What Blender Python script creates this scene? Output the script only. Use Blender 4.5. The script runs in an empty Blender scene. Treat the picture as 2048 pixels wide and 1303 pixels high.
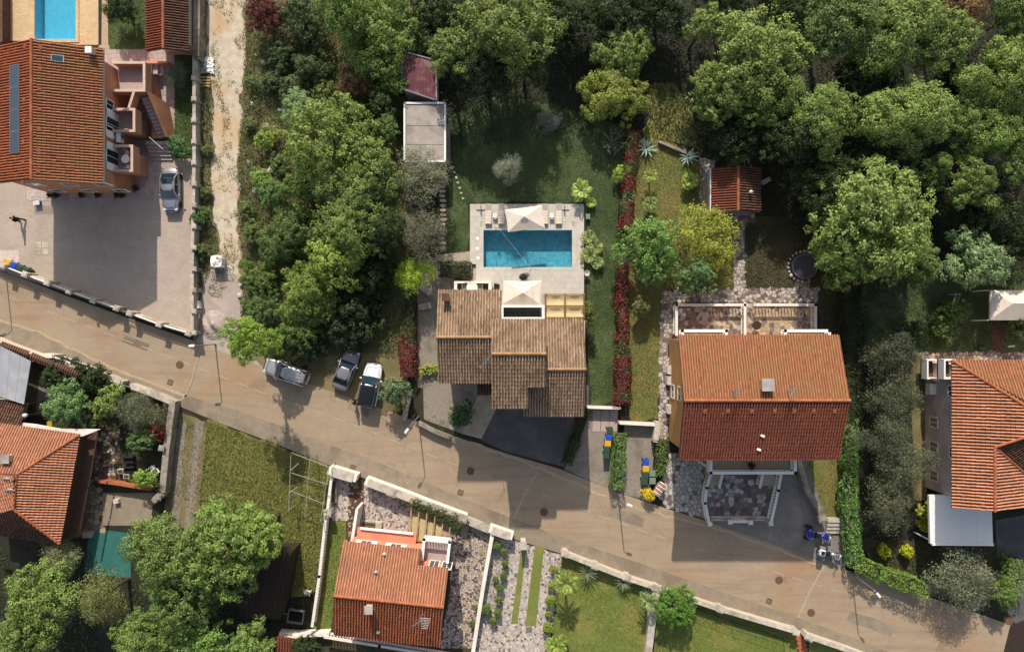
import bpy, bmesh, math, random
import numpy as np
from mathutils import Vector, Matrix
rng = np.random.default_rng(7); random.seed(7)
sc = bpy.context.scene; col = sc.collection
R = math.radians; PI = math.pi
# ---------------------------------------------------------------- camera, sky, sun, exposure
HC = 70.0; PPM = 20.0; CX, CY = 1024.0, 651.5
cam = bpy.data.objects.new('camera', bpy.data.cameras.new('camera')); col.objects.link(cam)
cam.location = (0, 0, HC); cam.rotation_euler = (0, 0, 0)
cam.data.sensor_width = 36; cam.data.lens = 36*HC/(2048/PPM); cam.data.clip_end = 2000
sc.camera = cam
SUNV = Vector((0.154, -1.4, -1.0)).normalized()          # direction the sunlight travels
EL = math.asin(-SUNV.z); AZ = math.atan2(-SUNV.x, -SUNV.y)
world = bpy.data.worlds.new('World'); sc.world = world; world.use_nodes = True
nt = world.node_tree; nt.nodes.clear()
sky = nt.nodes.new('ShaderNodeTexSky'); sky.sky_type = 'NISHITA'; sky.sun_disc = False
sky.sun_elevation = EL; sky.sun_rotation = AZ; sky.air_density = 1.0; sky.dust_density = 2.0; sky.ozone_density = 1.0
bg = nt.nodes.new('ShaderNodeBackground'); bg.inputs[1].default_value = 0.125
out = nt.nodes.new('ShaderNodeOutputWorld')
hz = nt.nodes.new('ShaderNodeHueSaturation'); hz.inputs['Saturation'].default_value = .72   # hazy pale sky
nt.links.new(sky.outputs[0], hz.inputs['Color']); nt.links.new(hz.outputs[0], bg.inputs[0]); nt.links.new(bg.outputs[0], out.inputs[0])
sun = bpy.data.objects.new('sun', bpy.data.lights.new('sun', 'SUN')); col.objects.link(sun)
sun.data.energy = 4.2; sun.data.angle = R(0.53); sun.data.color = (1.0, 0.92, 0.81)
sun.rotation_euler = SUNV.to_track_quat('-Z', 'Y').to_euler(); sun.location = (0, 60, 60)
vs = sc.view_settings; vs.view_transform = 'Standard'; vs.look = 'None'; vs.exposure = 0.48; vs.gamma = 1.0; vs.use_curve_mapping = False
sc.cycles.max_bounces = 5; sc.cycles.diffuse_bounces = 2; sc.cycles.transparent_max_bounces = 8; sc.cycles.transmission_bounces = 4
# ---------------------------------------------------------------- pixel -> world at a given height
def P(px, py, h=0.0):
    k = (1 - h/HC)/PPM
    return Vector(((px-CX)*k, -(py-CY)*k, h))
def G(px, py): return (px-CX)/PPM, -(py-CY)/PPM
def X(px, h=0.0): return (px-CX)*(1-h/HC)/PPM
def Y(py, h=0.0): return -(py-CY)*(1-h/HC)/PPM
# ---------------------------------------------------------------- objects
ORG = {}
def tag(o, label=None, cat=None, group=None, kind=None):
    if label: o['label'] = label
    if cat: o['category'] = cat
    if group: o['group'] = group
    if kind: o['kind'] = kind
    return o
def thing(name, loc, label, cat, group=None, rz=0.0):
    o = bpy.data.objects.new(name, None); col.objects.link(o); o.empty_display_size = .3
    o.location = loc; o.rotation_euler = (0, 0, rz); ORG[o.name] = Vector(loc)
    return tag(o, label, cat, group)
def link(name, me, parent=None, loc=(0, 0, 0), rot=(0, 0, 0), scale=(1, 1, 1), color=None):
    o = bpy.data.objects.new(name, me); col.objects.link(o)
    o.location = loc; o.rotation_euler = rot; o.scale = scale
    if parent is not None:
        o.parent = parent; ORG[o.name] = ORG.get(parent.name, Vector((0, 0, 0)))
    else: ORG[o.name] = Vector(loc)
    if color: o.color = (*color, 1)
    return o
def kids(o): return KIDS.get(o.name, [])
def dup(root, loc, rz=0.0, label=None, scale=None):
    ch = {}
    for o in col.objects:
        if o.parent is not None: ch.setdefault(o.parent.name, []).append(o)
    r = root.copy(); col.objects.link(r); r.location = loc; r.rotation_euler = (0, 0, rz)
    if scale: r.scale = scale
    if label: r['label'] = label
    ORG[r.name] = Vector(loc)
    for a in ch.get(root.name, []):
        b = a.copy(); col.objects.link(b); b.parent = r
        for c in ch.get(a.name, []):
            d = c.copy(); col.objects.link(d); d.parent = b
    return r
class MB:
    def __init__(s): s.v = []; s.f = []
    def add(s, vs, fs):
        b = len(s.v); s.v += [tuple(v) for v in vs]; s.f += [tuple(i+b for i in f) for f in fs]; return s
    def box(s, c, d, rz=0.0, M=None):
        x, y, z = d[0]/2, d[1]/2, d[2]/2
        vs = [Vector((a, b, e)) for e in (-z, z) for a, b in ((-x, -y), (x, -y), (x, y), (-x, y))]
        if M is None: M = Matrix.Rotation(rz, 3, 'Z')
        c = Vector(c)
        return s.add([M @ v + c for v in vs], [(3, 2, 1, 0), (4, 5, 6, 7), (0, 1, 5, 4), (1, 2, 6, 5), (2, 3, 7, 6), (3, 0, 4, 7)])
    def bb(s, x0, y0, z0, x1, y1, z1):
        return s.box(((x0+x1)/2, (y0+y1)/2, (z0+z1)/2), (abs(x1-x0), abs(y1-y0), abs(z1-z0)))
    def bar(s, p, q, w, h, up=(0, 0, 1)):
        p, q = Vector(p), Vector(q); d = q-p; L = d.length
        if L < 1e-6: return s
        x = d/L; u = Vector(up)
        if abs(x.dot(u)) > .99: u = Vector((1, 0, 0))
        y = u.cross(x).normalized(); z = x.cross(y)
        M = Matrix((x, y, z)).transposed()
        return s.box((p+q)/2, (L, w, h), M=M)
    def tube(s, pts, rad, n=6, cap=True):
        pts = [Vector(p) for p in pts]
        if not hasattr(rad, '__len__'): rad = [rad]*len(pts)
        b = len(s.v)
        for i, p in enumerate(pts):
            d = (pts[min(i+1, len(pts)-1)]-pts[max(i-1, 0)]).normalized()
            u = Vector((0, 0, 1)) if abs(d.z) < .9 else Vector((1, 0, 0))
            a = d.cross(u).normalized(); c = a.cross(d)
            for k in range(n):
                t = 2*PI*k/n; s.v.append(tuple(p+(a*math.cos(t)+c*math.sin(t))*rad[i]))
        for i in range(len(pts)-1):
            for k in range(n):
                s.f.append((b+i*n+k, b+(i+1)*n+k, b+(i+1)*n+(k+1) % n, b+i*n+(k+1) % n))
        if cap:
            s.f.append(tuple(b+k for k in range(n))); e = b+(len(pts)-1)*n
            s.f.append(tuple(e+k for k in reversed(range(n))))
        return s
    def prism(s, poly, z0, z1):
        a = sum(poly[i][0]*poly[(i+1) % len(poly)][1]-poly[(i+1) % len(poly)][0]*poly[i][1] for i in range(len(poly)))
        if a < 0: poly = poly[::-1]
        n = len(poly); b = len(s.v)
        zz0 = z0 if hasattr(z0, '__len__') else [z0]*n; zz1 = z1 if hasattr(z1, '__len__') else [z1]*n
        if a < 0 and hasattr(z1, '__len__'): zz1 = zz1[::-1]
        s.v += [(p[0], p[1], z) for p, z in zip(poly, zz0)]+[(p[0], p[1], z) for p, z in zip(poly, zz1)]
        s.f.append(tuple(b+i for i in reversed(range(n)))); s.f.append(tuple(b+n+i for i in range(n)))
        for i in range(n): s.f.append((b+i, b+(i+1) % n, b+n+(i+1) % n, b+n+i))
        return s
    def lathe(s, prof, c=(0, 0, 0), n=10, M=None):
        b = len(s.v); c = Vector(c); m = len(prof)
        for r, z in prof:
            for k in range(n):
                v = Vector((r*math.cos(2*PI*k/n), r*math.sin(2*PI*k/n), z))
                s.v.append(tuple((M @ v if M else v)+c))
        for i in range(m-1):
            for k in range(n): s.f.append((b+i*n+k, b+i*n+(k+1) % n, b+(i+1)*n+(k+1) % n, b+(i+1)*n+k))
        s.f.append(tuple(b+k for k in reversed(range(n)))); s.f.append(tuple(b+(m-1)*n+k for k in range(n)))
        return s
    def mesh(s, name, mat, smooth=False, off=None):
        me = bpy.data.meshes.new(name)
        v = s.v if off is None else [(a[0]-off[0], a[1]-off[1], a[2]-off[2]) for a in s.v]
        me.from_pydata(v, [], s.f); me.materials.append(mat)
        if smooth: me.polygons.foreach_set('use_smooth', [True]*len(me.polygons))
        me.update(); return me
    def build(s, name, mat, parent=None, local=False, smooth=False, bevel=0.0):
        off = None if (local or parent is None) else ORG[parent.name]
        o = link(name, s.mesh(name, mat, smooth, off), parent)
        if bevel:
            m = o.modifiers.new('b', 'BEVEL'); m.width = bevel; m.segments = 2; m.limit_method = 'ANGLE'
        return o
# ---------------------------------------------------------------- materials
def lin(h):
    h = h.lstrip('#'); c = [int(h[i:i+2], 16)/255 for i in (0, 2, 4)]
    return tuple(x/12.92 if x <= .04045 else ((x+.055)/1.055)**2.4 for x in c)
def C(c): return (*(lin(c) if isinstance(c, str) else c), 1)
class NT:
    def __init__(s, name):
        s.m = bpy.data.materials.new(name); s.m.use_nodes = True; s.t = s.m.node_tree; s.t.nodes.clear()
        s.o = s.n('OutputMaterial'); s.p = s.n('BsdfPrincipled'); s.l(s.p.outputs[0], s.o.inputs[0])
        s.tc = s.n('TexCoord')
    def n(s, k): return s.t.nodes.new('ShaderNode'+k)
    def l(s, a, b): s.t.links.new(a, b)
    def noise(s, scale, detail=4, rough=.6, dist=0, vec=None):
        x = s.n('TexNoise'); x.inputs['Scale'].default_value = scale; x.inputs['Detail'].default_value = detail
        x.inputs['Roughness'].default_value = rough; x.inputs['Distortion'].default_value = dist
        s.l(vec or s.tc.outputs['Object'], x.inputs['Vector']); return x.outputs[0]
    def ramp(s, f, stops):
        x = s.n('ValToRGB'); e = x.color_ramp.elements
        e[0].position, e[0].color = stops[0][0], C(stops[0][1]); e[1].position, e[1].color = stops[-1][0], C(stops[-1][1])
        for p, c in stops[1:-1]: k = e.new(p); k.color = C(c)
        s.l(f, x.inputs[0]); return x.outputs[0]
    def mix(s, f, a, b, mode='MIX'):
        x = s.n('Mix'); x.data_type = 'RGBA'; x.blend_type = mode
        for k, v in ((0, f), (6, a), (7, b)):
            if hasattr(v, 'links'): s.l(v, x.inputs[k])
            elif k == 0: x.inputs[0].default_value = v
            else: x.inputs[k].default_value = C(v)
        return x.outputs[2]
    def math(s, op, a, b=None, clamp=False):
        x = s.n('Math'); x.operation = op; x.use_clamp = clamp
        for k, v in ((0, a), (1, b)):
            if v is None: continue
            if hasattr(v, 'links'): s.l(v, x.inputs[k])
            else: x.inputs[k].default_value = v
        return x.outputs[0]
    def bump(s, f, strength=.4, dist=.02):
        x = s.n('Bump'); x.inputs['Strength'].default_value = strength; x.inputs['Distance'].default_value = dist
        s.l(f, x.inputs['Height']); s.l(x.outputs[0], s.p.inputs['Normal'])
    def done(s, colr=None, rough=.8, spec=.3, metal=0.0):
        if colr is not None:
            if hasattr(colr, 'links'): s.l(colr, s.p.inputs['Base Color'])
            else: s.p.inputs['Base Color'].default_value = C(colr)
        s.p.inputs['Roughness'].default_value = rough; s.p.inputs['Metallic'].default_value = metal
        s.p.inputs['Specular IOR Level'].default_value = spec
        return s.m
def mat(name, c1, c2=None, scale=3.0, c3=None, s3=.4, rough=.8, spec=.3, metal=0.0, rnd=0.0, isl=0.0, bump=0.0, bs=30.0, lo=.35, hi=.65, grit=0.0, world=False):
    m = NT(name); v = None
    if world: v = m.n('NewGeometry').outputs['Position']
    c = m.mix(m.ramp(m.noise(scale, 5, .65, 0, v), [(lo, (0, 0, 0)), (hi, (1, 1, 1))]), c1, c2 or c1)
    if c3: c = m.mix(m.ramp(m.noise(s3, 4, .6, .5, v), [(.48, (0, 0, 0)), (.68, (1, 1, 1))]), c, c3)
    def scale_by(c, f, amt):
        k = m.math('ADD', m.math('MULTIPLY', f, amt), 1-amt/2)
        x = m.n('Mix'); x.data_type = 'RGBA'; x.blend_type = 'MULTIPLY'; x.inputs[0].default_value = 1
        g = m.n('CombineColor')
        for i in range(3): m.l(k, g.inputs[i])
        m.l(c, x.inputs[6]); m.l(g.outputs[0], x.inputs[7]); return x.outputs[2]
    if rnd: c = scale_by(c, m.n('ObjectInfo').outputs['Random'], rnd)
    if isl: c = scale_by(c, m.n('NewGeometry').outputs['Random Per Island'], isl)
    if grit: c = scale_by(c, m.noise(14, 3, .7, 0, v), grit)
    if bump: m.bump(m.noise(bs, 4, .6, 0, v), bump, .03)
    return m.done(c, rough, spec, metal)
def leafmat(name, trans=.35):
    m = NT(name)
    oi = m.n('ObjectInfo'); ge = m.n('NewGeometry')
    r = ge.outputs['Random Per Island']
    hs = m.n('HueSaturation')
    m.l(m.math('ADD', m.math('MULTIPLY', r, .035), .484), hs.inputs['Hue'])
    big = m.noise(1.3, 2)
    m.l(m.math('MULTIPLY', m.math('ADD', m.math('MULTIPLY', r, .9), .55), m.math('ADD', m.math('MULTIPLY', big, .9), .55)), hs.inputs['Value'])
    hs.inputs['Saturation'].default_value = 1.0
    m.l(oi.outputs['Color'], hs.inputs['Color'])
    m.done(hs.outputs[0], .55, .25)
    t = m.n('BsdfTranslucent'); m.l(hs.outputs[0], t.inputs[0])
    x = m.n('MixShader'); x.inputs[0].default_value = trans
    m.l(m.p.outputs[0], x.inputs[1]); m.l(t.outputs[0], x.inputs[2]); m.l(x.outputs[0], m.o.inputs[0])
    return m.m
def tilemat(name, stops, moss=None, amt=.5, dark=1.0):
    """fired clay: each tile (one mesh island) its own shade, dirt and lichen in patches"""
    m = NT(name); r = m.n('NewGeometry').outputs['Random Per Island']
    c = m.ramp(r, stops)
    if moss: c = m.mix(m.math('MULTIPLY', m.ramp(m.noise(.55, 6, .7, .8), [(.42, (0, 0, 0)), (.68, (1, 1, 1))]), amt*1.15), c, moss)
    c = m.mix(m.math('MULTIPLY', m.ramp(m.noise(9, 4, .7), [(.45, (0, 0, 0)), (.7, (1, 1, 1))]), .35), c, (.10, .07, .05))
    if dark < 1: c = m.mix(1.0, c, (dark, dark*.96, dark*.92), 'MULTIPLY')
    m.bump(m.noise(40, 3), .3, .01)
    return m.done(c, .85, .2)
M = {}
M['soil'] = mat('soil', '#4a3f2c', '#37341f', 1.2, '#2b2e1a', .25, grit=.7, bump=.8, bs=12)
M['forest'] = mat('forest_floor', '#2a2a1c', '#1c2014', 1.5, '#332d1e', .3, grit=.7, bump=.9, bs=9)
def roadmat():
    m = NT('asphalt'); v = m.n('NewGeometry').outputs['Position']
    c = m.mix(m.ramp(m.noise(.18, 4, .6, .4, v), [(.35, (0, 0, 0)), (.65, (1, 1, 1))]), '#988670', '#8e7b67')
    c = m.mix(m.ramp(m.noise(1.1, 6, .75, .3, v), [(.35, (0, 0, 0)), (.8, (1, 1, 1))]), c, '#9c8a70')
    c = m.mix(m.math('MULTIPLY', m.ramp(m.noise(.09, 3, .6, 1.0, v), [(.52, (0, 0, 0)), (.7, (1, 1, 1))]), .6), c, '#97714f')
    mp = m.n('Mapping'); mp.inputs['Rotation'].default_value = (0, 0, .36); mp.inputs['Scale'].default_value = (.12, 1.1, 1); m.l(v, mp.inputs[0])
    c = m.mix(m.math('MULTIPLY', m.ramp(m.noise(1.0, 5, .65, .2, mp.outputs[0]), [(.48, (0, 0, 0)), (.66, (1, 1, 1))]), .45), c, '#7a6753')
    c = m.mix(m.math('MULTIPLY', m.ramp(m.noise(.45, 3, .5, .3, v), [(.66, (0, 0, 0)), (.7, (1, 1, 1))]), .3), c, '#6b5b4b')
    k = m.noise(22, 3, .8, 0, v)
    c = m.mix(m.math('MULTIPLY', m.ramp(k, [(.5, (0, 0, 0)), (.72, (1, 1, 1))]), .3), c, '#5d5346')
    # fine cracks and tar seams
    x = m.n('TexVoronoi'); x.feature = 'DISTANCE_TO_EDGE'; x.inputs['Scale'].default_value = .22
    w = m.n('VectorMath'); w.operation = 'ADD'; nn = m.n('TexNoise'); nn.inputs['Scale'].default_value = 1.2; nn.inputs['Detail'].default_value = 5
    m.l(v, nn.inputs['Vector']); m.l(v, w.inputs[0]); m.l(nn.outputs[1], w.inputs[1]); m.l(w.outputs[0], x.inputs['Vector'])
    c = m.mix(m.math('MULTIPLY', m.ramp(x.outputs[0], [(.0, (1, 1, 1)), (.008, (0, 0, 0))]), .3), c, '#5c5145')
    m.bump(m.noise(45, 3, .7, 0, v), .35, .01)
    return m.done(c, .85, .25)
M['road'] = roadmat()
M['walk'] = mat('sidewalk_asphalt', '#7d7060', '#8b7d6a', 1.6, '#6d6152', .3, grit=.35, bump=.4, bs=40, world=True)
M['concrete'] = mat('concrete', '#a99c86', '#978a76', 1.4, '#8a7d69', .5, grit=.35, bump=.4)
M['pale'] = mat('pale_concrete', '#a8967b', '#96846b', 3.0, grit=.3)
M['dash'] = mat('worn_road_paint', '#ab9c82', '#a08f74', 9.0, grit=.4)
M['iron'] = mat('cast_iron', '#6e533e', '#574131', 12, rough=.7, bump=.5, bs=60)
def pavermat(name, c1, c2, mortar, w, h, sc_=1.0, rot=0.0):
    m = NT(name); b = m.n('TexBrick'); mp = m.n('Mapping'); mp.inputs['Rotation'].default_value = (0, 0, rot)
    m.l(m.tc.outputs['Object'], mp.inputs[0]); m.l(mp.outputs[0], b.inputs['Vector'])
    b.inputs['Scale'].default_value = sc_; b.inputs['Brick Width'].default_value = w; b.inputs['Row Height'].default_value = h
    b.inputs['Mortar Size'].default_value = .012; b.inputs['Color1'].default_value = C(c1); b.inputs['Color2'].default_value = C(c2); b.inputs['Mortar'].default_value = C(mortar)
    c = m.mix(m.math('MULTIPLY', m.ramp(m.noise(.5, 5, .7, .5), [(.4, (0, 0, 0)), (.7, (1, 1, 1))]), .5), b.outputs[0], mortar)
    c = m.mix(m.math('MULTIPLY', m.ramp(m.noise(11, 4, .75), [(.45, (0, 0, 0)), (.7, (1, 1, 1))]), .3), c, c2)
    m.bump(b.outputs[1], -.3, .01)
    return m.done(c, .85, .25)
M['paver'] = pavermat('yard_pavers', '#b6a697', '#a79789', '#8a7c6e', .21, .11)
M['deckstone'] = pavermat('pool_surround', '#c9b08a', '#b99f7b', '#9d8666', .3, .2)
M['slab'] = mat('travertine_slab', '#b9b2a6', '#aea79b', 2.5, rnd=.12, grit=.2, rough=.6, bump=.15)
M['white'] = mat('white_plaster', '#d8d2c8', '#c9c2b6', 1.5, grit=.15, rough=.8)
M['whitep'] = mat('white_paint', '#dcd9d2', rough=.5, spec=.4)
M['cap'] = mat('capstone', '#bcb2a3', '#a2988a', 2.5, '#8b8071', .7, rnd=.2, grit=.3, bump=.4)
M['wallst'] = mat('weathered_wall', '#9b9082', '#7d7367', 1.5, '#5d564b', .5, grit=.5, bump=.5)
M['terracotta_wall'] = mat('terracotta_render', '#bb8462', '#ac7655', .8, '#a26d4e', .4, grit=.15)
M['salmon'] = mat('salmon_render', '#cb8468', '#bf785d', .8, grit=.12)
M['tanwall'] = mat('ochre_render', '#b98a58', '#ad7f50', .8, grit=.12)
M['pinkwall'] = mat('pink_render', '#c4aea6', '#b39d95', .6, '#a8928a', .3, grit=.15)
M['creamwall'] = mat('cream_render', '#bdb3a0', '#aca28f', .8, grit=.15)
M['pinktile'] = mat('pink_paving_tile', '#a8968f', '#998780', 3, rnd=.15, isl=.25, grit=.25)
M['wood'] = mat('weathered_wood', '#6b5440', '#4d3b2c', 4, rnd=.3, grit=.4)
M['palewood'] = mat('pale_timber', '#a48b57', '#8d7546', 5, rnd=.25, grit=.3)
M['darkwood'] = mat('dark_timber', '#3a2c23', '#2a201a', 5, rnd=.3, grit=.4)
M['pinkcap'] = mat('pale_pink_coping', '#bfa698', '#b09789', 3, grit=.2)
M['brown'] = mat('brown_paint', '#5d4334', '#4b3428', 3, grit=.2)
M['steel'] = mat('galvanised_steel', '#8e9092', '#7c7e80', 4, rough=.45, metal=.5, spec=.5)
M['whitemetal'] = mat('white_enamel', '#d5d4cf', '#c6c5c0', 5, rough=.4, spec=.5)
M['black'] = mat('black_rubber', '#1b1b1c', '#141415', 8, rough=.7)
M['dark'] = mat('dark_interior', '#15130f', '#1c1916', 2, rough=.9)
M['chrome'] = mat('chrome', '#c9cbd0', rough=.18, metal=1.0)
def glassmat(name, c, rough=.06, spec=.8):
    m = NT(name); m.p.inputs['Coat Weight'].default_value = .6; m.p.inputs['Coat Roughness'].default_value = .03
    return m.done(m.mix(m.noise(2, 3), c, c), rough, spec)
M['glass'] = glassmat('dark_glass', '#1d2a33')
M['glassb'] = glassmat('blue_glass', '#22333e')
M['smoked'] = mat('smoked_glazing', '#17191b', '#1d1f20', 2, rough=.25, spec=.4)
M['poolcover'] = mat('pool_cover', '#47444f', '#3b3944', 3, rough=.7, grit=.2)
M['solar'] = glassmat('solar_cells', '#2b3340', .25, .4)
def carpaint(name, c, metal=.4, rough=.3):
    m = NT(name); m.p.inputs['Coat Weight'].default_value = .5; m.p.inputs['Coat Roughness'].default_value = .08
    return m.done(m.mix(m.ramp(m.noise(6, 5, .7), [(.5, (0, 0, 0)), (.8, (1, 1, 1))]), c, tuple(x*.8 for x in lin(c))), rough, .5, metal)
M['silver'] = carpaint('silver_paint', '#9a9ca2', .55, .32)
M['wagon'] = carpaint('pale_silver_paint', '#a3a39d', .5, .35)
M['greycar'] = carpaint('grey_paint', '#7d7b82', .35, .4)
M['whitecar'] = carpaint('white_paint_gloss', '#d7d6d0', .0, .3)
M['blackcar'] = carpaint('black_paint', '#131417', .1, .22)
M['bluebike'] = carpaint('blue_paint', '#1c2a86', .3, .25)
M['lamp_red'] = mat('red_lens', '#7a1616', rough=.2, spec=.6)
M['lamp_clear'] = mat('clear_lens', '#b9bec4', rough=.15, spec=.7)
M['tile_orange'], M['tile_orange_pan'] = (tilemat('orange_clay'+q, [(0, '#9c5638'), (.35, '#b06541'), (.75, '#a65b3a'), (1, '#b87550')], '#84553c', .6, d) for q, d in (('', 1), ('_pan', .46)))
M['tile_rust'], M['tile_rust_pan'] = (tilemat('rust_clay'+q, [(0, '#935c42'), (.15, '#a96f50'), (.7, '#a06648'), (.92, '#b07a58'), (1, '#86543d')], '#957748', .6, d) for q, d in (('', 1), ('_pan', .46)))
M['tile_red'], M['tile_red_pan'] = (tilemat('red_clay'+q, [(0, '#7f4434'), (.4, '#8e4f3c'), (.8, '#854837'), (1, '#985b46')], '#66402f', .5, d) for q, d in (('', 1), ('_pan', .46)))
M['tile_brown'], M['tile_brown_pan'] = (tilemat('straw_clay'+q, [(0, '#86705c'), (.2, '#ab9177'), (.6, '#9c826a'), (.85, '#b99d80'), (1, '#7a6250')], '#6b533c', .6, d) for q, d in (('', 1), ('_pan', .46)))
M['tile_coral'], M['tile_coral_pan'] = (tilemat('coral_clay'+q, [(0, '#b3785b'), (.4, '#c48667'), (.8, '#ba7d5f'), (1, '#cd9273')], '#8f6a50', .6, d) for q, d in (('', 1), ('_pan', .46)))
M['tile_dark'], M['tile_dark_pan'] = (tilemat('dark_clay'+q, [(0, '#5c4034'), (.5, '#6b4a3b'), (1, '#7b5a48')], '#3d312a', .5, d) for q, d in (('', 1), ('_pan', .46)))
M['ridge'] = mat('ridge_clay', '#a2603d', '#8c5136', 4, isl=.3, grit=.3)
M['ridgeb'] = mat('ridge_straw', '#a27e58', '#8b6a49', 4, isl=.3, grit=.3)
M['grassM'] = leafmat('grass_blade', .3); M['leaf'] = leafmat('leaf', .38)
M['bark'] = mat('bark', '#4d4235', '#352c23', 6, grit=.5, bump=.8, bs=20)
M['lawn'] = mat('lawn', '#6f7838', '#636e30', 1.2, '#82793f', .35, grit=.6, bump=.9, bs=25)
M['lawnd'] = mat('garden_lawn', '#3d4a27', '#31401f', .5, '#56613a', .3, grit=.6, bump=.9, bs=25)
M['drylawn'] = mat('dry_lawn', '#70703a', '#636535', 1.0, '#7e6b3e', .3, grit=.6, bump=.9, bs=25)
M['meadow'] = mat('meadow', '#78753a', '#857c46', .8, '#6d6d32', .25, grit=.7, bump=.9, bs=18)
M['wild'] = mat('scrub_ground', '#6a633f', '#7c6b4c', .8, '#54532f', .3, grit=.7, bump=.9, bs=14)
M['track'] = mat('limestone_track', '#bfb29f', '#aa9c87', 1.6, '#b0946f', .22, grit=.6, bump=.6, bs=16)
M['sand'] = mat('building_sand', '#a3958a', '#93867c', 2.0, '#aa9a8c', .5, grit=.3, bump=.7, bs=12)
M['gravel'] = mat('grey_gravel', '#8a8073', '#7a7065', 4, '#6c6257', .6, grit=.6, bump=.9, bs=18)
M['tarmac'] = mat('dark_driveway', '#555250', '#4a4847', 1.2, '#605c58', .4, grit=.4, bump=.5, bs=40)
M['asphaltC'] = mat('grey_driveway', '#77716a', '#6b655f', 1.5, '#827b72', .4, grit=.35, bump=.5, bs=40)
M['mortar'] = mat('mortar', '#7a7066', '#665c53', 3, grit=.4)
M['mortarl'] = mat('pale_mortar', '#a89b8d', '#978a7d', 3, grit=.4)
M['stone'] = mat('paving_stone', '#aca59c', '#979189', 3, rnd=.5, isl=.0, grit=.25, bump=.3)
M['stoned'] = mat('dark_paving_stone', '#756560', '#62544f', 3, rnd=.6, grit=.25, bump=.3)
M['stonet'] = mat('tan_paving_stone', '#ab987a', '#9b886c', 3, rnd=.4, grit=.25, bump=.3)
M['chips'] = mat('marble_chips', '#b9ada4', '#a89b92', 3, isl=.6, grit=.25)
M['rock'] = mat('limestone_rock', '#b5aea2', '#9a9287', 3, rnd=.3, grit=.4, bump=.8, bs=8)
M['cloth'] = mat('cream_canvas', '#cfc4b4', '#c4b9a9', 2, rough=.9)
M['beige'] = mat('beige_shade_cloth', '#b3a17c', '#a5946f', 2, rough=.9)
M['yellow'] = mat('yellow_plastic', '#c79a1e', '#b98e1a', 6, rough=.5)
M['blue'] = mat('blue_plastic', '#2049a8', '#1c4198', 6, rough=.5)
M['green'] = mat('green_plastic', '#2f4a37', '#28402f', 6, rough=.5)
M['lightgreen'] = mat('grey_green_plastic', '#6f7e66', '#66755d', 6, rough=.5)
M['greypl'] = mat('grey_plastic', '#6a6866', '#5d5b59', 6, rough=.6)
M['court'] = mat('teal_court', '#2c625a', '#285850', 1.0, '#356c62', .5, grit=.15)
M['metalred'] = mat('maroon_sheet', '#5e2a30', '#4f2329', 1.2, '#7d5a58', .9, rough=.55, grit=.4)
M['fibre'] = mat('fibre_cement', '#a79d94', '#938a82', 1.3, '#7f7870', .5, grit=.35, bump=.2)
M['sheetgrey'] = mat('grey_sheet', '#8f9094', '#85868a', 1.0, '#9b9c9e', .4, rough=.6, grit=.2)
M['skin'] = mat('skin', '#b98d72', rough=.6)
M['clothdark'] = mat('black_clothing', '#1d1c20', '#151418', 6, rough=.9)
M['hair'] = mat('dark_hair', '#17110d', '#221912', 20, rough=.7)
M['flowery'] = mat('orange_cloth', '#b9562e', '#a54a26', 5, rough=.9)
def poolmat(name, c1, c2):
    m = NT(name); b = m.n('TexBrick'); m.l(m.tc.outputs['Object'], b.inputs['Vector'])
    b.offset = 0; b.inputs['Scale'].default_value = 1; b.inputs['Brick Width'].default_value = .24; b.inputs['Row Height'].default_value = .24; b.inputs['Mortar Size'].default_value = .008
    b.inputs['Color1'].default_value = C(c1); b.inputs['Color2'].default_value = C(c2); b.inputs['Mortar'].default_value = C('#8fb7bd')
    return m.done(b.outputs[0], .4, .4)
M['pooltile'] = poolmat('ripple_light_tile', '#9fc6cc', '#78aab4')  # contrast between the two tile tones stands in for rippled light
M['pooltileb'] = poolmat('bright_pool_mosaic', '#93cad8', '#84bfd0')
def watermat(name, tint):
    m = NT(name); tr = m.n('BsdfTransparent'); tr.inputs[0].default_value = C(tint)
    gl = m.n('BsdfGlossy'); gl.inputs['Roughness'].default_value = .05
    lw = m.n('LayerWeight')
    bp = m.n('Bump'); bp.inputs['Strength'].default_value = .35; bp.inputs['Distance'].default_value = .08
    m.l(m.noise(3.0, 3, .6, .6), bp.inputs['Height']); m.l(bp.outputs[0], gl.inputs['Normal']); m.l(bp.outputs[0], lw.inputs['Normal']); fz = m.math('ADD', m.math('MULTIPLY', m.math('POWER', lw.outputs['Facing'], 5.0), .9), .025)
    x = m.n('MixShader'); m.l(fz, x.inputs[0]); m.l(tr.outputs[0], x.inputs[1]); m.l(gl.outputs[0], x.inputs[2]); m.l(x.outputs[0], m.o.inputs[0])
    return m.m
M['water'] = watermat('pool_water', (.46, .74, .81)); M['waterb'] = watermat('bright_pool_water', (.47, .79, .88))
M['net'] = mat('grey_frame', '#8d907f', '#7c7f70', 6, rough=.5)
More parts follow.
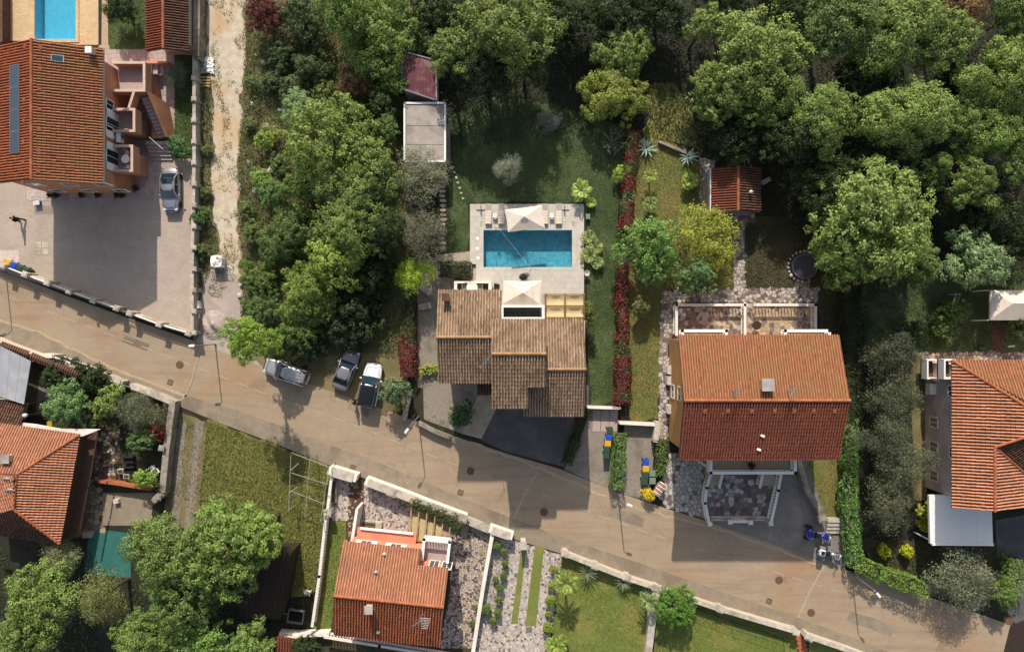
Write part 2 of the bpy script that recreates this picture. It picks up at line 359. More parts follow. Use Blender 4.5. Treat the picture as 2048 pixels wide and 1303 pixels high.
# ---------------------------------------------------------------- numpy helpers for foliage
def nrm(a): return a/np.maximum(np.linalg.norm(a, axis=-1, keepdims=True), 1e-9)
def quads_mesh(name, V, mat):
    """V: (n,4,3) loose quads"""
    n = len(V); me = bpy.data.meshes.new(name)
    me.vertices.add(n*4); me.vertices.foreach_set('co', V.reshape(-1).astype(np.float32))
    me.loops.add(n*4); me.loops.foreach_set('vertex_index', np.arange(n*4, dtype=np.int32))
    me.polygons.add(n); me.polygons.foreach_set('loop_start', np.arange(0, n*4, 4, dtype=np.int32))
    try: me.polygons.foreach_set('loop_total', np.full(n, 4, dtype=np.int32))
    except Exception: pass
    me.materials.append(mat); me.update(calc_edges=True); return me
def leaf_quads(Cc, N, size, asp=.6):
    n = len(Cc); N = nrm(N); r = rng.normal(size=(n, 3)); t = nrm(np.cross(N, r)); b = np.cross(N, t)
    s = np.asarray(size).reshape(-1, 1)*.5
    droop = N*s*-.25
    return np.stack([Cc-t*s+droop, Cc-b*s*asp, Cc+t*s+droop, Cc+b*s*asp], 1)
def rdir(n, up=0.0):
    d = rng.normal(size=(n, 3)); d = nrm(d); d[:, 2] += up; return nrm(d)
def crown_mesh(name, lobes, n, leaf, asp=.6, vs=.72, sub=14, spread=.68, lr=(.26, .42), fuzz=.2, low=-.35):
    """unit crown: lobes on a dome, clumps on every lobe, leaves on every clump"""
    L = []; ph = [random.uniform(0, 6.28) for _ in range(4)]; am = .0 if low < -.5 else 1.0
    for i in range(lobes):
        f = (i+.5)/lobes; z = 1-f*(1-low)
        a = i*2.39996+random.uniform(-.5, .5); rr = math.sqrt(max(0, 1-z*z))
        k = spread*random.uniform(.7, 1.18)*(1+am*(.16*math.sin(2*a+ph[0])+.15*math.sin(3*a+ph[1])+.1*math.sin(5*a+ph[2])))
        L.append((rr*math.cos(a)*k, rr*math.sin(a)*k, z*vs*spread*random.uniform(.7, 1.2)*(1+am*.18*math.sin(a+ph[3])), random.uniform(*lr)))
    L.append((0, 0, .1, .5)); L = np.array(L)
    w = L[:, 3]**2; idx = rng.choice(len(L), n, p=w/w.sum())
    SD = rdir(len(L)*sub, .35).reshape(len(L), sub, 3)
    si = rng.integers(0, sub, n); d = SD[idx, si]
    srad = .30*L[idx, 3]
    off = rdir(n, .25)
    rad = L[idx, 3][:, None]
    Cc = L[idx, :3]+d*rad*.82+off*srad[:, None]*rng.uniform(.55, 1.1, (n, 1))+rng.normal(size=(n, 3))*fuzz*leaf
    N = d*.5+off*.7+rng.normal(size=(n, 3))*.38+np.array([0, .15, .4])
    # some stray inner leaves so that the crown has body behind its gaps
    return quads_mesh(name, leaf_quads(Cc, N, leaf*rng.uniform(.6, 1.25, n), asp), M['leaf']), L
CROWN = {}
for k in range(5): CROWN['big%d' % k] = crown_mesh('oak_crown', 32+3*k, 20000, .05, .62, .72, 18, lr=(.2, .36))
for k in range(4): CROWN['mid%d' % k] = crown_mesh('tree_crown', 20+2*k, 9000, .07, .62, .72, 14, lr=(.24, .42))
for k in range(3): CROWN['bush%d' % k] = crown_mesh('bush_crown', 11+2*k, 2600, .125, .6, .7, 11, spread=.6, lr=(.3, .5))
for k in range(3): CROWN['olive%d' % k] = crown_mesh('olive_crown', 22+2*k, 9000, .075, .26, .75, 18, lr=(.24, .4), fuzz=.9)
for k in range(2): CROWN['feather%d' % k] = crown_mesh('feathery_crown', 20, 5200, .13, .2, .55, 9, lr=(.28, .5), fuzz=.5)
CROWN['ball'] = crown_mesh('clipped_crown', 30, 5200, .15, .7, .95, 10, spread=.66, lr=(.34, .38), low=-.9)
CROWN['bigball'] = crown_mesh('clipped_crown', 70, 20000, .05, .7, .95, 12, spread=.74, lr=(.24, .27), fuzz=.1, low=-.8)
DG, GG, YG, OL, LG = (.018, .026, .008), (.080, .102, .026), (.13, .135, .022), (.078, .08, .05), (.10, .135, .055)  # DG: leaf green darkened to carry the shade its plants stand in
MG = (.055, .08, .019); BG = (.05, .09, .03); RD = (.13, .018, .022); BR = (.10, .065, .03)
FOL = 2.85
def jit(c, a=.12):
    k = 1+random.uniform(-a, a); return tuple(max(0.004, FOL*x*k*(1+random.uniform(-a, a)*.25)) for x in c)
def tree(px, py, rpx, h, kind, colr, label, name='tree', cat='tree', group=None, vs=1.0, trunk=True, base=None):
    hm = h*.62; k = 1-hm/HC; r = rpx*k/PPM
    loc = P(px, py, hm); loc.z = 0
    fam = [q for q in CROWN if q.startswith(kind)] if kind not in CROWN else [kind]
    me, L = CROWN[random.choice(fam)]
    t = thing(name, loc, label, cat, group, random.uniform(0, 2*PI))
    half = .95*r*.75*vs
    zc = h-half if h > half*1.1 else half*.55
    c = link('crown', me, t, (0, 0, zc), (random.uniform(-.12, .12), random.uniform(-.12, .12), 0), (r*random.uniform(.88, 1.12), r*random.uniform(.88, 1.12), r*vs), jit(colr))
    if trunk:
        mb = MB(); tr = max(.05, .045*r+.03); top = zc-.1*r
        mb.tube([(0, 0, 0), (tr*.6, -tr*.4, top*.5), (0, tr*.5, top)], [tr*1.5, tr, tr*.75], 6)
        for i in range(9):
            q = L[random.randrange(len(L)-1)]
            mb.tube([(0, tr*.4, top*.8), (q[0]*r*.45, q[1]*r*.45, zc+q[2]*r*vs*.3), (q[0]*r*1.12, q[1]*r*1.12, zc+q[2]*r*vs*1.05)], [tr*.6, tr*.35, tr*.12], 5)
        mb.build('trunk', M['bark'], t, local=True)
    return t
# ---------------------------------------------------------------- polygons
def area(p): return .5*sum(p[i][0]*p[(i+1) % len(p)][1]-p[(i+1) % len(p)][0]*p[i][1] for i in range(len(p)))
def ccw(p): return p if area(p) > 0 else p[::-1]
def inside(poly, x, y):
    poly = np.asarray(poly, float); x = np.asarray(x); y = np.asarray(y); r = np.zeros(x.shape, bool); j = len(poly)-1
    for i in range(len(poly)):
        a, b = poly[i], poly[j]; c = ((a[1] > y) != (b[1] > y)) & (x < (b[0]-a[0])*(y-a[1])/(b[1]-a[1]+1e-12)+a[0]); r ^= c; j = i
    return r
def rough_edge(poly, step=.5, amp=.18):
    o = []; n = len(poly)
    for i in range(n):
        a, b = Vector(poly[i]), Vector(poly[(i+1) % n]); d = b-a; m = max(1, int(d.length/step)); q = Vector((-d.y, d.x)).normalized()
        f1, f2 = random.uniform(0, 6), random.uniform(0, 6)
        for k in range(m):
            t = k/m; e = min(1, t*6, (1-t)*6); s_ = t*d.length
            o.append(tuple(a+d*t+q*amp*e*(math.sin(s_*.9+f1)+.7*math.sin(s_*2.3+f2)+random.gauss(0, .35))))
    return o
def patch(name, pts, z, m, label, cat, rough=0.0, px=True, thick=0.0, kind='structure', h=0.0):
    p = [tuple(P(a, b, h)[:2]) for a, b in pts] if px else pts
    p = ccw(p)
    if rough: p = rough_edge(p, .45, rough)
    me = bpy.data.meshes.new(name)
    if thick: mb = MB().prism(p, z-thick, z); me.from_pydata(mb.v, [], mb.f)
    else: me.from_pydata([(a, b, z) for a, b in p], [], [tuple(range(len(p)))])
    bm = bmesh.new(); bm.from_mesh(me); bmesh.ops.triangulate(bm, faces=[f for f in bm.faces if len(f.verts) > 4]); bm.to_mesh(me); bm.free()
    me.materials.append(m); o = link(name, me); return tag(o, label, cat, None, kind)
def strip(name, pts, w, z, m, label, cat, kind='structure'):
    """ribbon along a pixel polyline, w metres wide"""
    q = [Vector(G(*a)) for a in pts]; Lf, Rt = [], []
    for i, a in enumerate(q):
        d = (q[min(i+1, len(q)-1)]-q[max(i-1, 0)]).normalized(); n = Vector((-d.y, d.x)); ww = w*random.uniform(.75, 1.25)
        Lf.append(a+n*ww/2); Rt.append(a-n*ww/2)
    me = bpy.data.meshes.new(name); n = len(q)
    me.from_pydata([(v.x, v.y, z) for v in Lf+Rt], [], [(i, n+i, n+i+1, i+1) for i in range(n-1)]); me.materials.append(m)
    me.update(); o = link(name, me); return tag(o, label, cat, None, kind)
def poly_pts(poly, dens):
    p = np.array(poly); lo, hi = p.min(0), p.max(0); n = int((hi[0]-lo[0])*(hi[1]-lo[1])*dens)
    x = rng.uniform(lo[0], hi[0], n); y = rng.uniform(lo[1], hi[1], n); k = inside(poly, x, y); return x[k], y[k]
def vnoise(x, y, s, seed=0):
    g = np.random.default_rng(seed).random((64, 64)); u = x*s+100.3; v = y*s+57.7
    i, j = np.floor(u).astype(int), np.floor(v).astype(int); fu, fv = u-i, v-j; fu = fu*fu*(3-2*fu); fv = fv*fv*(3-2*fv)
    a = g[i % 64, j % 64]*(1-fu)+g[(i+1) % 64, j % 64]*fu; b = g[i % 64, (j+1) % 64]*(1-fu)+g[(i+1) % 64, (j+1) % 64]*fu
    return a*(1-fv)+b*fv
def grass(name, polys, dens, hgt, colr, label, size=.12, thr=0.0, up=.6, px=True, z=.0, seed=1, ns=.35, cat='grass'):
    """blades and small leaves standing in tufts: one stuff object"""
    Q = []
    for poly in polys:
        w = [G(*a) for a in poly] if px else poly
        x, y = poly_pts(w, dens)
        nz = vnoise(x, y, ns, seed)*.65+vnoise(x, y, ns*3.3, seed+1)*.35
        k = nz > thr+rng.uniform(-.1, .1, len(nz)); x, y, nz = x[k], y[k], nz[k]; n = len(x)
        if not n: continue
        hh = hgt*(.3+1.1*np.clip((nz-thr)/(1-thr+.01), 0, 1))
        Cc = np.stack([x, y, z+rng.uniform(.1, 1, n)*hh], 1); N = rng.normal(size=(n, 3)); N[:, 2] = np.abs(N[:, 2])+up
        Q.append(leaf_quads(Cc, N, size*rng.uniform(.5, 1.4, n), .45))
    o = link(name, quads_mesh(name, np.concatenate(Q), M['grassM']), color=tuple(2.0*q for q in colr)); return tag(o, label, cat, None, 'stuff')
def hedge(pts, w, h, colr, label, name='hedge', cat='hedge', mixc=None, leaf=.17, dens=120, px=True, group=None, wob=.12, hz=None):
    """clipped row of shrubs along a pixel line: leaves over a lumpy body, stems inside"""
    q = [P(a, b, h*.8) for a, b in pts] if px else [Vector((*a, 0)) for a in pts]
    loc = Vector((q[0].x, q[0].y, 0)); t = thing(name, loc, label, cat, group)
    Q = []; core = MB()
    for a, b in zip(q[:-1], q[1:]):
        d = Vector((b.x-a.x, b.y-a.y, 0)); Lr = d.length; d.normalize(); n = Vector((-d.y, d.x, 0))
        N = int(Lr*(w+2*h*.8)*dens); u = rng.uniform(-.15, Lr+.15, N); per = w+2*h*.85; s = rng.uniform(0, per, N)
        top = (s > h*.85) & (s < h*.85+w); left = s <= h*.85
        v = np.where(top, s-h*.85-w/2, np.where(left, -w/2, w/2)); z = np.where(top, h, np.where(left, s+.15*h, (per-s)+.15*h))
        nn = np.zeros((N, 3)); nn[:, 0] = np.where(top, 0, np.where(left, -n.x, n.x)); nn[:, 1] = np.where(top, 0, np.where(left, -n.y, n.y)); nn[:, 2] = np.where(top, 1, .3)
        lump = (vnoise(u+a.x*3, s+a.y, 1.3, 5)-.5)*wob*4+(vnoise(u+a.x*3, s, 3.5, 6)-.5)*wob*2
        rnd = np.clip((np.abs(v)-(w/2-.25*w))/(.25*w), 0, 1)*top
        z = z-rnd**2*.2*h
        Cc = np.stack([a.x+d.x*u+n.x*v-loc.x, a.y+d.y*u+n.y*v-loc.y, np.maximum(z, .05)], 1)+nrm(nn)*lump[:, None]+rng.normal(size=(N, 3))*.035
        Q.append(leaf_quads(Cc, nn+rng.normal(size=(N, 3))*.55, leaf*rng.uniform(.6, 1.3, N), .6))
        core.bar(Vector((a.x, a.y, h*.33)), Vector((b.x, b.y, h*.33)), w*.6, h*.62)
    Q = np.concatenate(Q)
    if mixc: g = vnoise(Q[:, 0, 0]+loc.x*3, Q[:, 0, 1]+loc.y, 1.1, 21)+rng.normal(size=len(Q))*.12 > .62; link('foliage', quads_mesh('hedge_foliage', Q[g], M['leaf']), t, color=jit(mixc, .06)); Q = Q[~g]
    link('foliage', quads_mesh('hedge_foliage', Q, M['leaf']), t, color=jit(colr, .06))
    core.build('stems', M['bark'], t)
    return t
# ---------------------------------------------------------------- paving
def clip(poly, px_, py_, nx, ny):
    o = []; n = len(poly)
    for i in range(n):
        a, b = poly[i], poly[(i+1) % n]; da = (a[0]-px_)*nx+(a[1]-py_)*ny; db = (b[0]-px_)*nx+(b[1]-py_)*ny
        if da <= 0: o.append(a)
        if (da < 0 < db) or (db < 0 < da): t = da/(da-db); o.append((a[0]+(b[0]-a[0])*t, a[1]+(b[1]-a[1])*t))
    return o
def shrink(poly, g):
    n = len(poly); cx = sum(p[0] for p in poly)/n; cy = sum(p[1] for p in poly)/n; o = poly
    for i in range(n):
        a, b = poly[i], poly[(i+1) % n]; dx, dy = b[0]-a[0], b[1]-a[1]; L = math.hypot(dx, dy)
        if L < 1e-6: continue
        nx, ny = dy/L, -dx/L
        o = clip(o, a[0]-nx*g, a[1]-ny*g, nx, ny)
        if len(o) < 3: return None
    return o
def cells(poly, s, gap, keep=1.0, jitter=.85):
    """broken-stone cells that fill a polygon (world xy)"""
    p = np.array(poly); lo, hi = p.min(0)-s, p.max(0)+s; grid = {}
    nx, ny = int((hi[0]-lo[0])/s)+1, int((hi[1]-lo[1])/s)+1
    for i in range(nx):
        for j in range(ny): grid[i, j] = (lo[0]+(i+.5+random.uniform(-.5, .5)*jitter)*s, lo[1]+(j+.5+random.uniform(-.5, .5)*jitter)*s)
    res = []
    for (i, j), c in grid.items():
        if not inside(poly, np.array([c[0]]), np.array([c[1]]))[0] or random.random() > keep: continue
        q = [(c[0]-s, c[1]-s), (c[0]+s, c[1]-s), (c[0]+s, c[1]+s), (c[0]-s, c[1]+s)]
        for di in (-2, -1, 0, 1, 2):
            for dj in (-2, -1, 0, 1, 2):
                e = grid.get((i+di, j+dj))
                if e is None or (di == 0 and dj == 0): continue
                mx, my = (c[0]+e[0])/2, (c[1]+e[1])/2; dx, dy = e[0]-c[0], e[1]-c[1]; L = math.hypot(dx, dy) or 1
                q = clip(q, mx-dx/L*gap/2, my-dy/L*gap/2, dx/L, dy/L)
                if len(q) < 3: break
            if len(q) < 3: break
        if len(q) >= 3: res.append(q)
    return res
def crazy(name, pts, z, s, label, mats, base='mortar', indiv=True, keep=1.0, gap=.05, thick=.03, probs=None, px=True, cat='paving', parent=None, jitter=.85):
    p = [G(*a) for a in pts] if px else pts; p = ccw(p)
    if parent is None: o = patch(name, p, z, M[base], label, cat, px=False)
    else:
        mb = MB(); mb.prism(p, z-.02, z); o = mb.build(name, M[base], parent)
    cs = cells(p, s, gap, keep, jitter); random.shuffle(cs)
    groups = {}
    for q in cs:
        mk = random.choices(mats, probs)[0]
        zt = z+thick*random.uniform(.6, 1.1)
        if indiv:
            mb = MB().prism(q, z-.005, zt); mb.build('stone', M[mk], o)
        else: groups.setdefault(mk, MB()).prism(q, z-.005, zt)
    for mk, mb in groups.items(): mb.build('stones', M[mk], o)['kind'] = 'stuff'
    return o
def steps(parent, a, b, w, n, z0, z1, m, part='step'):
    """straight flight: treads from a (height z0) to b (height z1), each its own piece"""
    a, b = Vector((*a, 0)), Vector((*b, 0)); d = (b-a)/n; dn = d.normalized(); ang = math.atan2(dn.y, dn.x)
    for i in range(n):
        z = z0+(z1-z0)*(i+1)/n if z1 > z0 else z0+(z1-z0)*i/n
        c = a+d*(i+.5); mb = MB().box((c.x, c.y, z/2), (d.length-.004, w, z), ang); mb.build(part, m, parent)
# ---------------------------------------------------------------- tiled roofs
def slope(parent, pts, mname, pitch=.27, row=.38, amp=.085, name='roof_tiles', lift=.02):
    """pts: 3-D polygon, first two = the eave. Barrel tiles in courses, one part per slope"""
    pts = [Vector(p) for p in pts]; u = (pts[1]-pts[0]).normalized()
    n = Vector((0, 0, 0))
    for i in range(len(pts)):
        a, b = pts[i], pts[(i+1) % len(pts)]; n += a.cross(b)
    n.normalize()
    if n.z < 0: n = -n
    v = n.cross(u)
    cen = sum(pts, Vector())/len(pts)
    if v.dot(cen-pts[0]) < 0: v = -v
    o = pts[0]; q = [((p-o).dot(u), (p-o).dot(v)) for p in pts]
    um, uM = min(p[0] for p in q), max(p[0] for p in q); nc = max(1, round((uM-um)/pitch)); w = (uM-um)/nc
    V = []; F = []
    prof = [(0, -.1), (.05, .5), (.17, .9), (.27, 1), (.37, .9), (.49, .5), (.54, -.1)]; pan = [(.45, -.12), (.77, -.3), (1.09, -.12)]; mi = []
    for c in range(nc):
        uc = um+(c+.5)*w; vs_ = []
        for i in range(len(q)):
            a, b = q[i], q[(i+1) % len(q)]
            if (a[0] > uc) != (b[0] > uc): vs_.append(a[1]+(b[1]-a[1])*(uc-a[0])/(b[0]-a[0]))
        vs_.sort()
        for v0, v1 in zip(vs_[::2], vs_[1::2]):
            k = math.floor(v0/row)
            while k*row < v1:
                a, b = max(v0, k*row)-.03, min(v1, (k+1)*row)+.02
                k += 1
                if b-a < .06: continue
                base = len(V); j = random.gauss(0, .009); zl = random.uniform(.05, .066)
                for (t, zr) in ((a, lift+zl), (b, lift+.004)):
                    for pu, pz in prof: V.append(o+u*(uc+(pu-.5)*w+j)+v*(t+j)+n*(zr+amp*pz))
                for i in range(6): F.append((base+i, base+i+1, base+8+i, base+7+i))
                for i in range(7): V.append(V[base+i]-n*.03)
                for i in range(6): F.append((base+14+i, base+15+i, base+i+1, base+i))
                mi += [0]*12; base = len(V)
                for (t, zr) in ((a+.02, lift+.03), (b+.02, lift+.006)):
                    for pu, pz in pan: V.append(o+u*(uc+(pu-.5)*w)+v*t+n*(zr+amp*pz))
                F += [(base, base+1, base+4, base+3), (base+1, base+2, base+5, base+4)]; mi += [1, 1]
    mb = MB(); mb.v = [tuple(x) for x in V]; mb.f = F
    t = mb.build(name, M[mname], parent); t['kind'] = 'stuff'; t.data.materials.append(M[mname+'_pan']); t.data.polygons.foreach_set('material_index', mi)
    sl = MB(); k = len(pts); dn = n*.16
    sl.v = [tuple(p-n*.012) for p in pts]+[tuple(p-dn) for p in pts]
    sl.f = [tuple(range(k)), tuple(k+i for i in reversed(range(k)))]+[(k+i, k+(i+1) % k, (i+1) % k, i) for i in range(k)]
    sl.build('roof', M['brown'], parent)
    return t
def ridge(parent, a, b, m='ridge', step=.4, r=.13):
    a, b = Vector(a), Vector(b); d = b-a; k = max(1, int(d.length/step)); mb = MB()
    for i in range(k):
        p, q = a+d*(i/k), a+d*((i+1.08)/k); mb.tube([p+Vector((0, 0, .02)), q+Vector((0, 0, .045))], [r*.92, r*1.08], 8)
    o = mb.build('ridge_tiles', M[m], parent); o['kind'] = 'stuff'; return o
def window(parent, c, face, w, h, m='whitep', name='window', shut=False, proud=.0):
    """c centre on the wall plane, face = outward angle in degrees"""
    a = R(face); n = Vector((math.cos(a), math.sin(a), 0)); u = Vector((-n.y, n.x, 0)); c = Vector(c)+n*proud
    mb = MB(); t = .09
    def bar(p, q): mb.bar(p, q, .12, t, up=(0, 0, 1) if abs((Vector(q)-Vector(p)).z) < 1e-4 else n)
    z = Vector((0, 0, 1))
    for s in (-1, 1):
        mb.bar(c+u*s*w/2-z*(h/2+.045), c+u*s*w/2+z*(h/2+.045), t, .12, up=n)
        mb.bar(c-u*w/2+z*s*h/2, c+u*w/2+z*s*h/2, .11, t)
    mb.bar(c-z*h/2, c+z*h/2, .05, .08, up=n)
    f = mb.build(name, M[m], parent)
    g = MB(); g.bar(c-u*(w/2-.01)+n*.012, c+u*(w/2-.01)+n*.012, .02, h-.02); g.build('pane', M['glass'], f)
    if shut:
        for s in (-1, 1):
            sh = MB(); sh.bar(c+u*s*(w/2+.06)+n*.05, c+u*s*(w*1.0)+n*.05, .05, h); sh.build('shutter', M['whitep'], parent)
    return f
BAL = MB().lathe([(.05, 0), (.06, .06), (.035, .1), (.07, .3), (.04, .52), (.03, .62), (.05, .66), (.05, .72)], n=8)
BALME = BAL.mesh('baluster', M['white'], True)
def balustrade(parent, pts, z, h=.95, sp=.3, m='white', railw=.26, ends=True, bal=True):
    sc_ = (h-.22)/.72
    rail = MB(); low = MB()
    for a, b in zip(pts[:-1], pts[1:]):
        a, b = Vector((*a, z)), Vector((*b, z)); d = b-a
        ex = d.normalized()*railw*.499
        rail.bar(a+Vector((0, 0, h-.05))-ex, b+Vector((0, 0, h-.05))+ex, railw, .1)
        low.bar(a+Vector((0, 0, .06)), b+Vector((0, 0, .06)), railw*.85, .12)
        if bal:
            n = max(1, int(d.length/sp))
            for i in range(n): link('baluster', BALME, parent, a+d*((i+.5)/n)+Vector((0, 0, .11))-ORG[parent.name], scale=(1, 1, sc_))
    rail.build('handrail', M[m], parent); low.build('kerb', M[m], parent)
def pillar(parent, x, y, z, w, h, m='cap', capm='cap', rz=0.0):
    mb = MB().box((x, y, z+h/2), (w, w, h), rz); p = mb.build('pillar', M[m], parent)
    c = MB().box((x, y, z+h+.04), (w*1.35, w*1.35, .08), rz); c.box((x, y, z+h+.11), (w*.9, w*.9, .06), rz); c.build('cap', M[capm], p); return p
def gable(parent, x0, x1, y0, y1, zE, zR, axis='x', m='white', ry=None, yE=None, name='wall'):
    """solid walls of a gabled block; axis = direction of the ridge"""
    mb = MB(); mid = ((y0+y1)/2 if axis == 'x' else (x0+x1)/2) if ry is None else ry
    if axis == 'x':
        pr = [(y0, 0), (y1, 0), (y1, zE), (mid, zR), (y0, zE)]
        vs_ = [(x0, a, z) for a, z in pr]+[(x1, a, z) for a, z in pr]
    else:
        pr = [(x0, 0), (x1, 0), (x1, zE), (mid, zR), (x0, zE)]
        vs_ = [(a, y0, z) for a, z in pr]+[(a, y1, z) for a, z in pr]
    n = 5; mb.v = vs_; mb.f = [tuple(range(n)), tuple(reversed(range(n, 2*n)))]+[(i, n+i, n+(i+1) % n, (i+1) % n) for i in range(n)]
    return mb.build(name, M[m], parent)
def chimney(parent, x, y, z0, w, h, m='creamwall', cap='fibre'):
    b = MB().box((x, y, z0+h/2), (w, w, h)); c = b.build('chimney', M[m], parent)
    k = MB().box((x, y, z0+h+.05), (w*1.35, w*1.35, .1)); k.build('chimney_cap', M[cap], c); return c
def antenna(parent, x, y, z, h=1.6, rz=0.0, name='antenna', m='steel', n=7, L=1.4):
    mb = MB(); mb.tube([(x, y, z), (x, y, z+h)], .03, 5); c, s = math.cos(rz), math.sin(rz)
    mb.tube([(x-c*L/2, y-s*L/2, z+h), (x+c*L/2, y+s*L/2, z+h)], .022, 4)
    for i in range(n):
        t = (i/(n-1)-.5)*L; w = .25+.25*(i/n); mb.tube([(x+c*t+s*w, y+s*t-c*w, z+h), (x+c*t-s*w, y+s*t+c*w, z+h)], .014, 4)
    return mb.build(name, M[m], parent)
# ================================================================ GROUND AND PAVED AREAS
POOLS = {'b': (967, 460, 1144, 534), 'a': (70, -60, 152, 79)}
xs = sorted([-600, 600]+[G(p[0], 0)[0] for p in POOLS.values()]+[G(p[2], 0)[0] for p in POOLS.values()])
ys = sorted([-600, 600]+[G(0, p[1])[1] for p in POOLS.values()]+[G(0, p[3])[1] for p in POOLS.values()])
gv = [(x, y, 0) for y in ys for x in xs]; gf = []
rects = [(*G(p[0], p[3]), *G(p[2], p[1])) for p in POOLS.values()]
for j in range(len(ys)-1):
    for i in range(len(xs)-1):
        mx, my = (xs[i]+xs[i+1])/2, (ys[j]+ys[j+1])/2
        if any(r[0] < mx < r[2] and r[1] < my < r[3] for r in rects): continue
        a = j*len(xs)+i; gf.append((a, a+1, a+1+len(xs), a+len(xs)))
me = bpy.data.meshes.new('ground'); me.from_pydata(gv, [], gf); me.materials.append(M['forest'])
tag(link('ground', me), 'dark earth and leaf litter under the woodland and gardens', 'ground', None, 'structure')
ROADN = [(-200, 470), (0, 541), (60, 562), (130, 590), (260, 637), (385, 680), (470, 712), (530, 735), (620, 768), (700, 795), (790, 826), (905, 870), (1010, 905), (1120, 937), (1240, 985), (1330, 1015), (1420, 1043), (1520, 1078), (1600, 1108), (1690, 1138), (1760, 1160), (1850, 1190), (2020, 1248), (2200, 1310)]
ROADS = [(-200, 565), (0, 640), (80, 668), (250, 745), (372, 790), (450, 812), (560, 850), (640, 882), (760, 925), (900, 985), (1030, 1038), (1150, 1082), (1300, 1132), (1450, 1185), (1600, 1235), (1700, 1272), (1800, 1312), (2000, 1390)]
WALKS = [(-200, 610), (0, 690), (100, 722), (250, 772), (345, 806), (440, 845), (560, 890), (655, 928), (760, 967), (930, 1036), (1030, 1078), (1130, 1108), (1300, 1165), (1440, 1215), (1600, 1265), (1740, 1320), (2000, 1420)]
patch('road', ROADN+ROADS[::-1], .03, M['road'], 'dusty tan asphalt road running diagonally between the gardens', 'road', kind='structure')
patch('sidewalk', ROADS+WALKS[::-1], .06, M['walk'], 'grey brown asphalt pavement along the lower side of the road', 'pavement', thick=.06)
# concrete trench repairs
def wig(pts, amp=1.2, step=14):
    o = []
    for a, b in zip(pts[:-1], pts[1:]):
        L = math.hypot(b[0]-a[0], b[1]-a[1]); n = max(1, int(L/step))
        for i in range(n): t = i/n; o.append((a[0]+(b[0]-a[0])*t+random.gauss(0, amp*.4), a[1]+(b[1]-a[1])*t+random.gauss(0, amp)))
    return o+[pts[-1]]
strip('trench_patch', wig([(-20, 634), (80, 664), (180, 714), (262, 750), (330, 774), (374, 792)]), .28, .066, M['pale'], 'pale concrete trench repair along the pavement edge at the left', 'road patch')
strip('trench_patch', wig([(346, 806), (372, 790), (385, 760), (400, 700)]), .14, .066, M['pale'], 'pale concrete trench repair crossing the road by the sand heap', 'road patch')
strip('trench_patch', wig([(895, 868), (960, 893), (1040, 920), (1110, 948), (1190, 985)], 2), .3, .034, M['pale'], 'pale cracked concrete strip below the dark driveway', 'road patch')
strip('trench_patch', wig([(1190, 985), (1290, 1020), (1400, 1047), (1480, 1070), (1560, 1100), (1640, 1130)], 1.5), .2, .034, M['pale'], 'pale concrete strip below the grey driveway and motorcycles', 'road patch')
strip('trench_patch', wig([(1075, 945), (1050, 985), (1028, 1035), (1018, 1062)]), .17, .036, M['pale'], 'pale repair line crossing the road by the stone gate pillar', 'road patch')
strip('trench_patch', wig([(1650, 1128), (1620, 1180), (1598, 1230), (1588, 1255)]), .17, .036, M['pale'], 'pale repair line crossing the road near the motorcycles', 'road patch')
def polyline_at(pts, s):
    for a, b in zip(pts[:-1], pts[1:]):
        L = math.hypot(b[0]-a[0], b[1]-a[1])
        if s <= L: return (a[0]+(b[0]-a[0])*s/L, a[1]+(b[1]-a[1])*s/L), math.atan2(-(b[1]-a[1]), b[0]-a[0])
        s -= L
    return None, 0
for pts, lb in (([(700, 800), (742, 815), (736, 834), (694, 818)], 'slightly darker asphalt patch on the road beside the white car'), ([(1222, 1012), (1290, 1036), (1284, 1054), (1216, 1030)], 'dark asphalt repair patch on the road below the bins'), ([(250, 668), (300, 688), (294, 702), (244, 683)], 'dark asphalt repair patch below the left front wall'), ([(1700, 1220), (1790, 1252), (1782, 1272), (1692, 1240)], 'long asphalt patch on the lower right road')):
    patch('road_patch', pts, .0345, M['walk'], lb, 'road patch', rough=.04)
DL = [(-10, 583), (35, 600), (305, 700), (540, 790), (700, 846), (850, 905), (970, 951), (1100, 993), (1230, 1042), (1330, 1075), (1450, 1115), (1560, 1146), (1700, 1188), (1860, 1250)]
mk = bpy.data.objects.new('road_marking', None); col.objects.link(mk); tag(mk, 'worn pale dashed centre line painted along the road', 'road marking', None, 'structure')
DME = MB().box((0, 0, .0355), (1.15, .075, .003)).mesh('dash', M['dash'])
s = 0
while True:
    p, a = polyline_at(DL, s)
    if p is None: break
    if random.random() > .06: link('dash', DME, mk, (*G(*p), 0), (0, 0, a))
    s += 40.6
def manhole(px, py, label, z=.031, r=.36):
    t = thing('manhole_cover', (*G(px, py), z), label, 'manhole', 'manhole covers in the road')
    MB().lathe([(r*1.12, 0), (r*1.12, .008), (r, .009), (r, .004)], n=20).build('rim', M['iron'], t, local=True)
    mb = MB().lathe([(r*.94, 0), (r*.94, .012)], n=20)
    for i in range(-3, 4): mb.box((0, i*r*.24, .014), (2*r*.86*math.sqrt(1-(i*.24)**2), .025, .006))
    mb.build('lid', M['iron'], t, local=True)
def drain(px, py, label, z=.031, rz=-.35):
    t = thing('drain_grate', (*G(px, py), z), label, 'drain', 'drain grates along the road', rz)
    mb = MB()
    for s in (-1, 1): mb.box((0, s*.24, .01), (.56, .06, .02)); mb.box((s*.26, 0, .01), (.06, .42, .02))
    mb.build('frame', M['iron'], t, local=True)
    for i in range(5): MB().box((0, -.17+i*.085, .008), (.46, .04, .014)).build('bar', M['iron'], t, local=True)
manhole(360, 729, 'round manhole cover in sunlit road left of the street lamp')
manhole(941, 941, 'round manhole cover in the house shadow below the dark driveway')
manhole(1088, 1023, 'round manhole cover at the lower tip of the stepped house shadow')
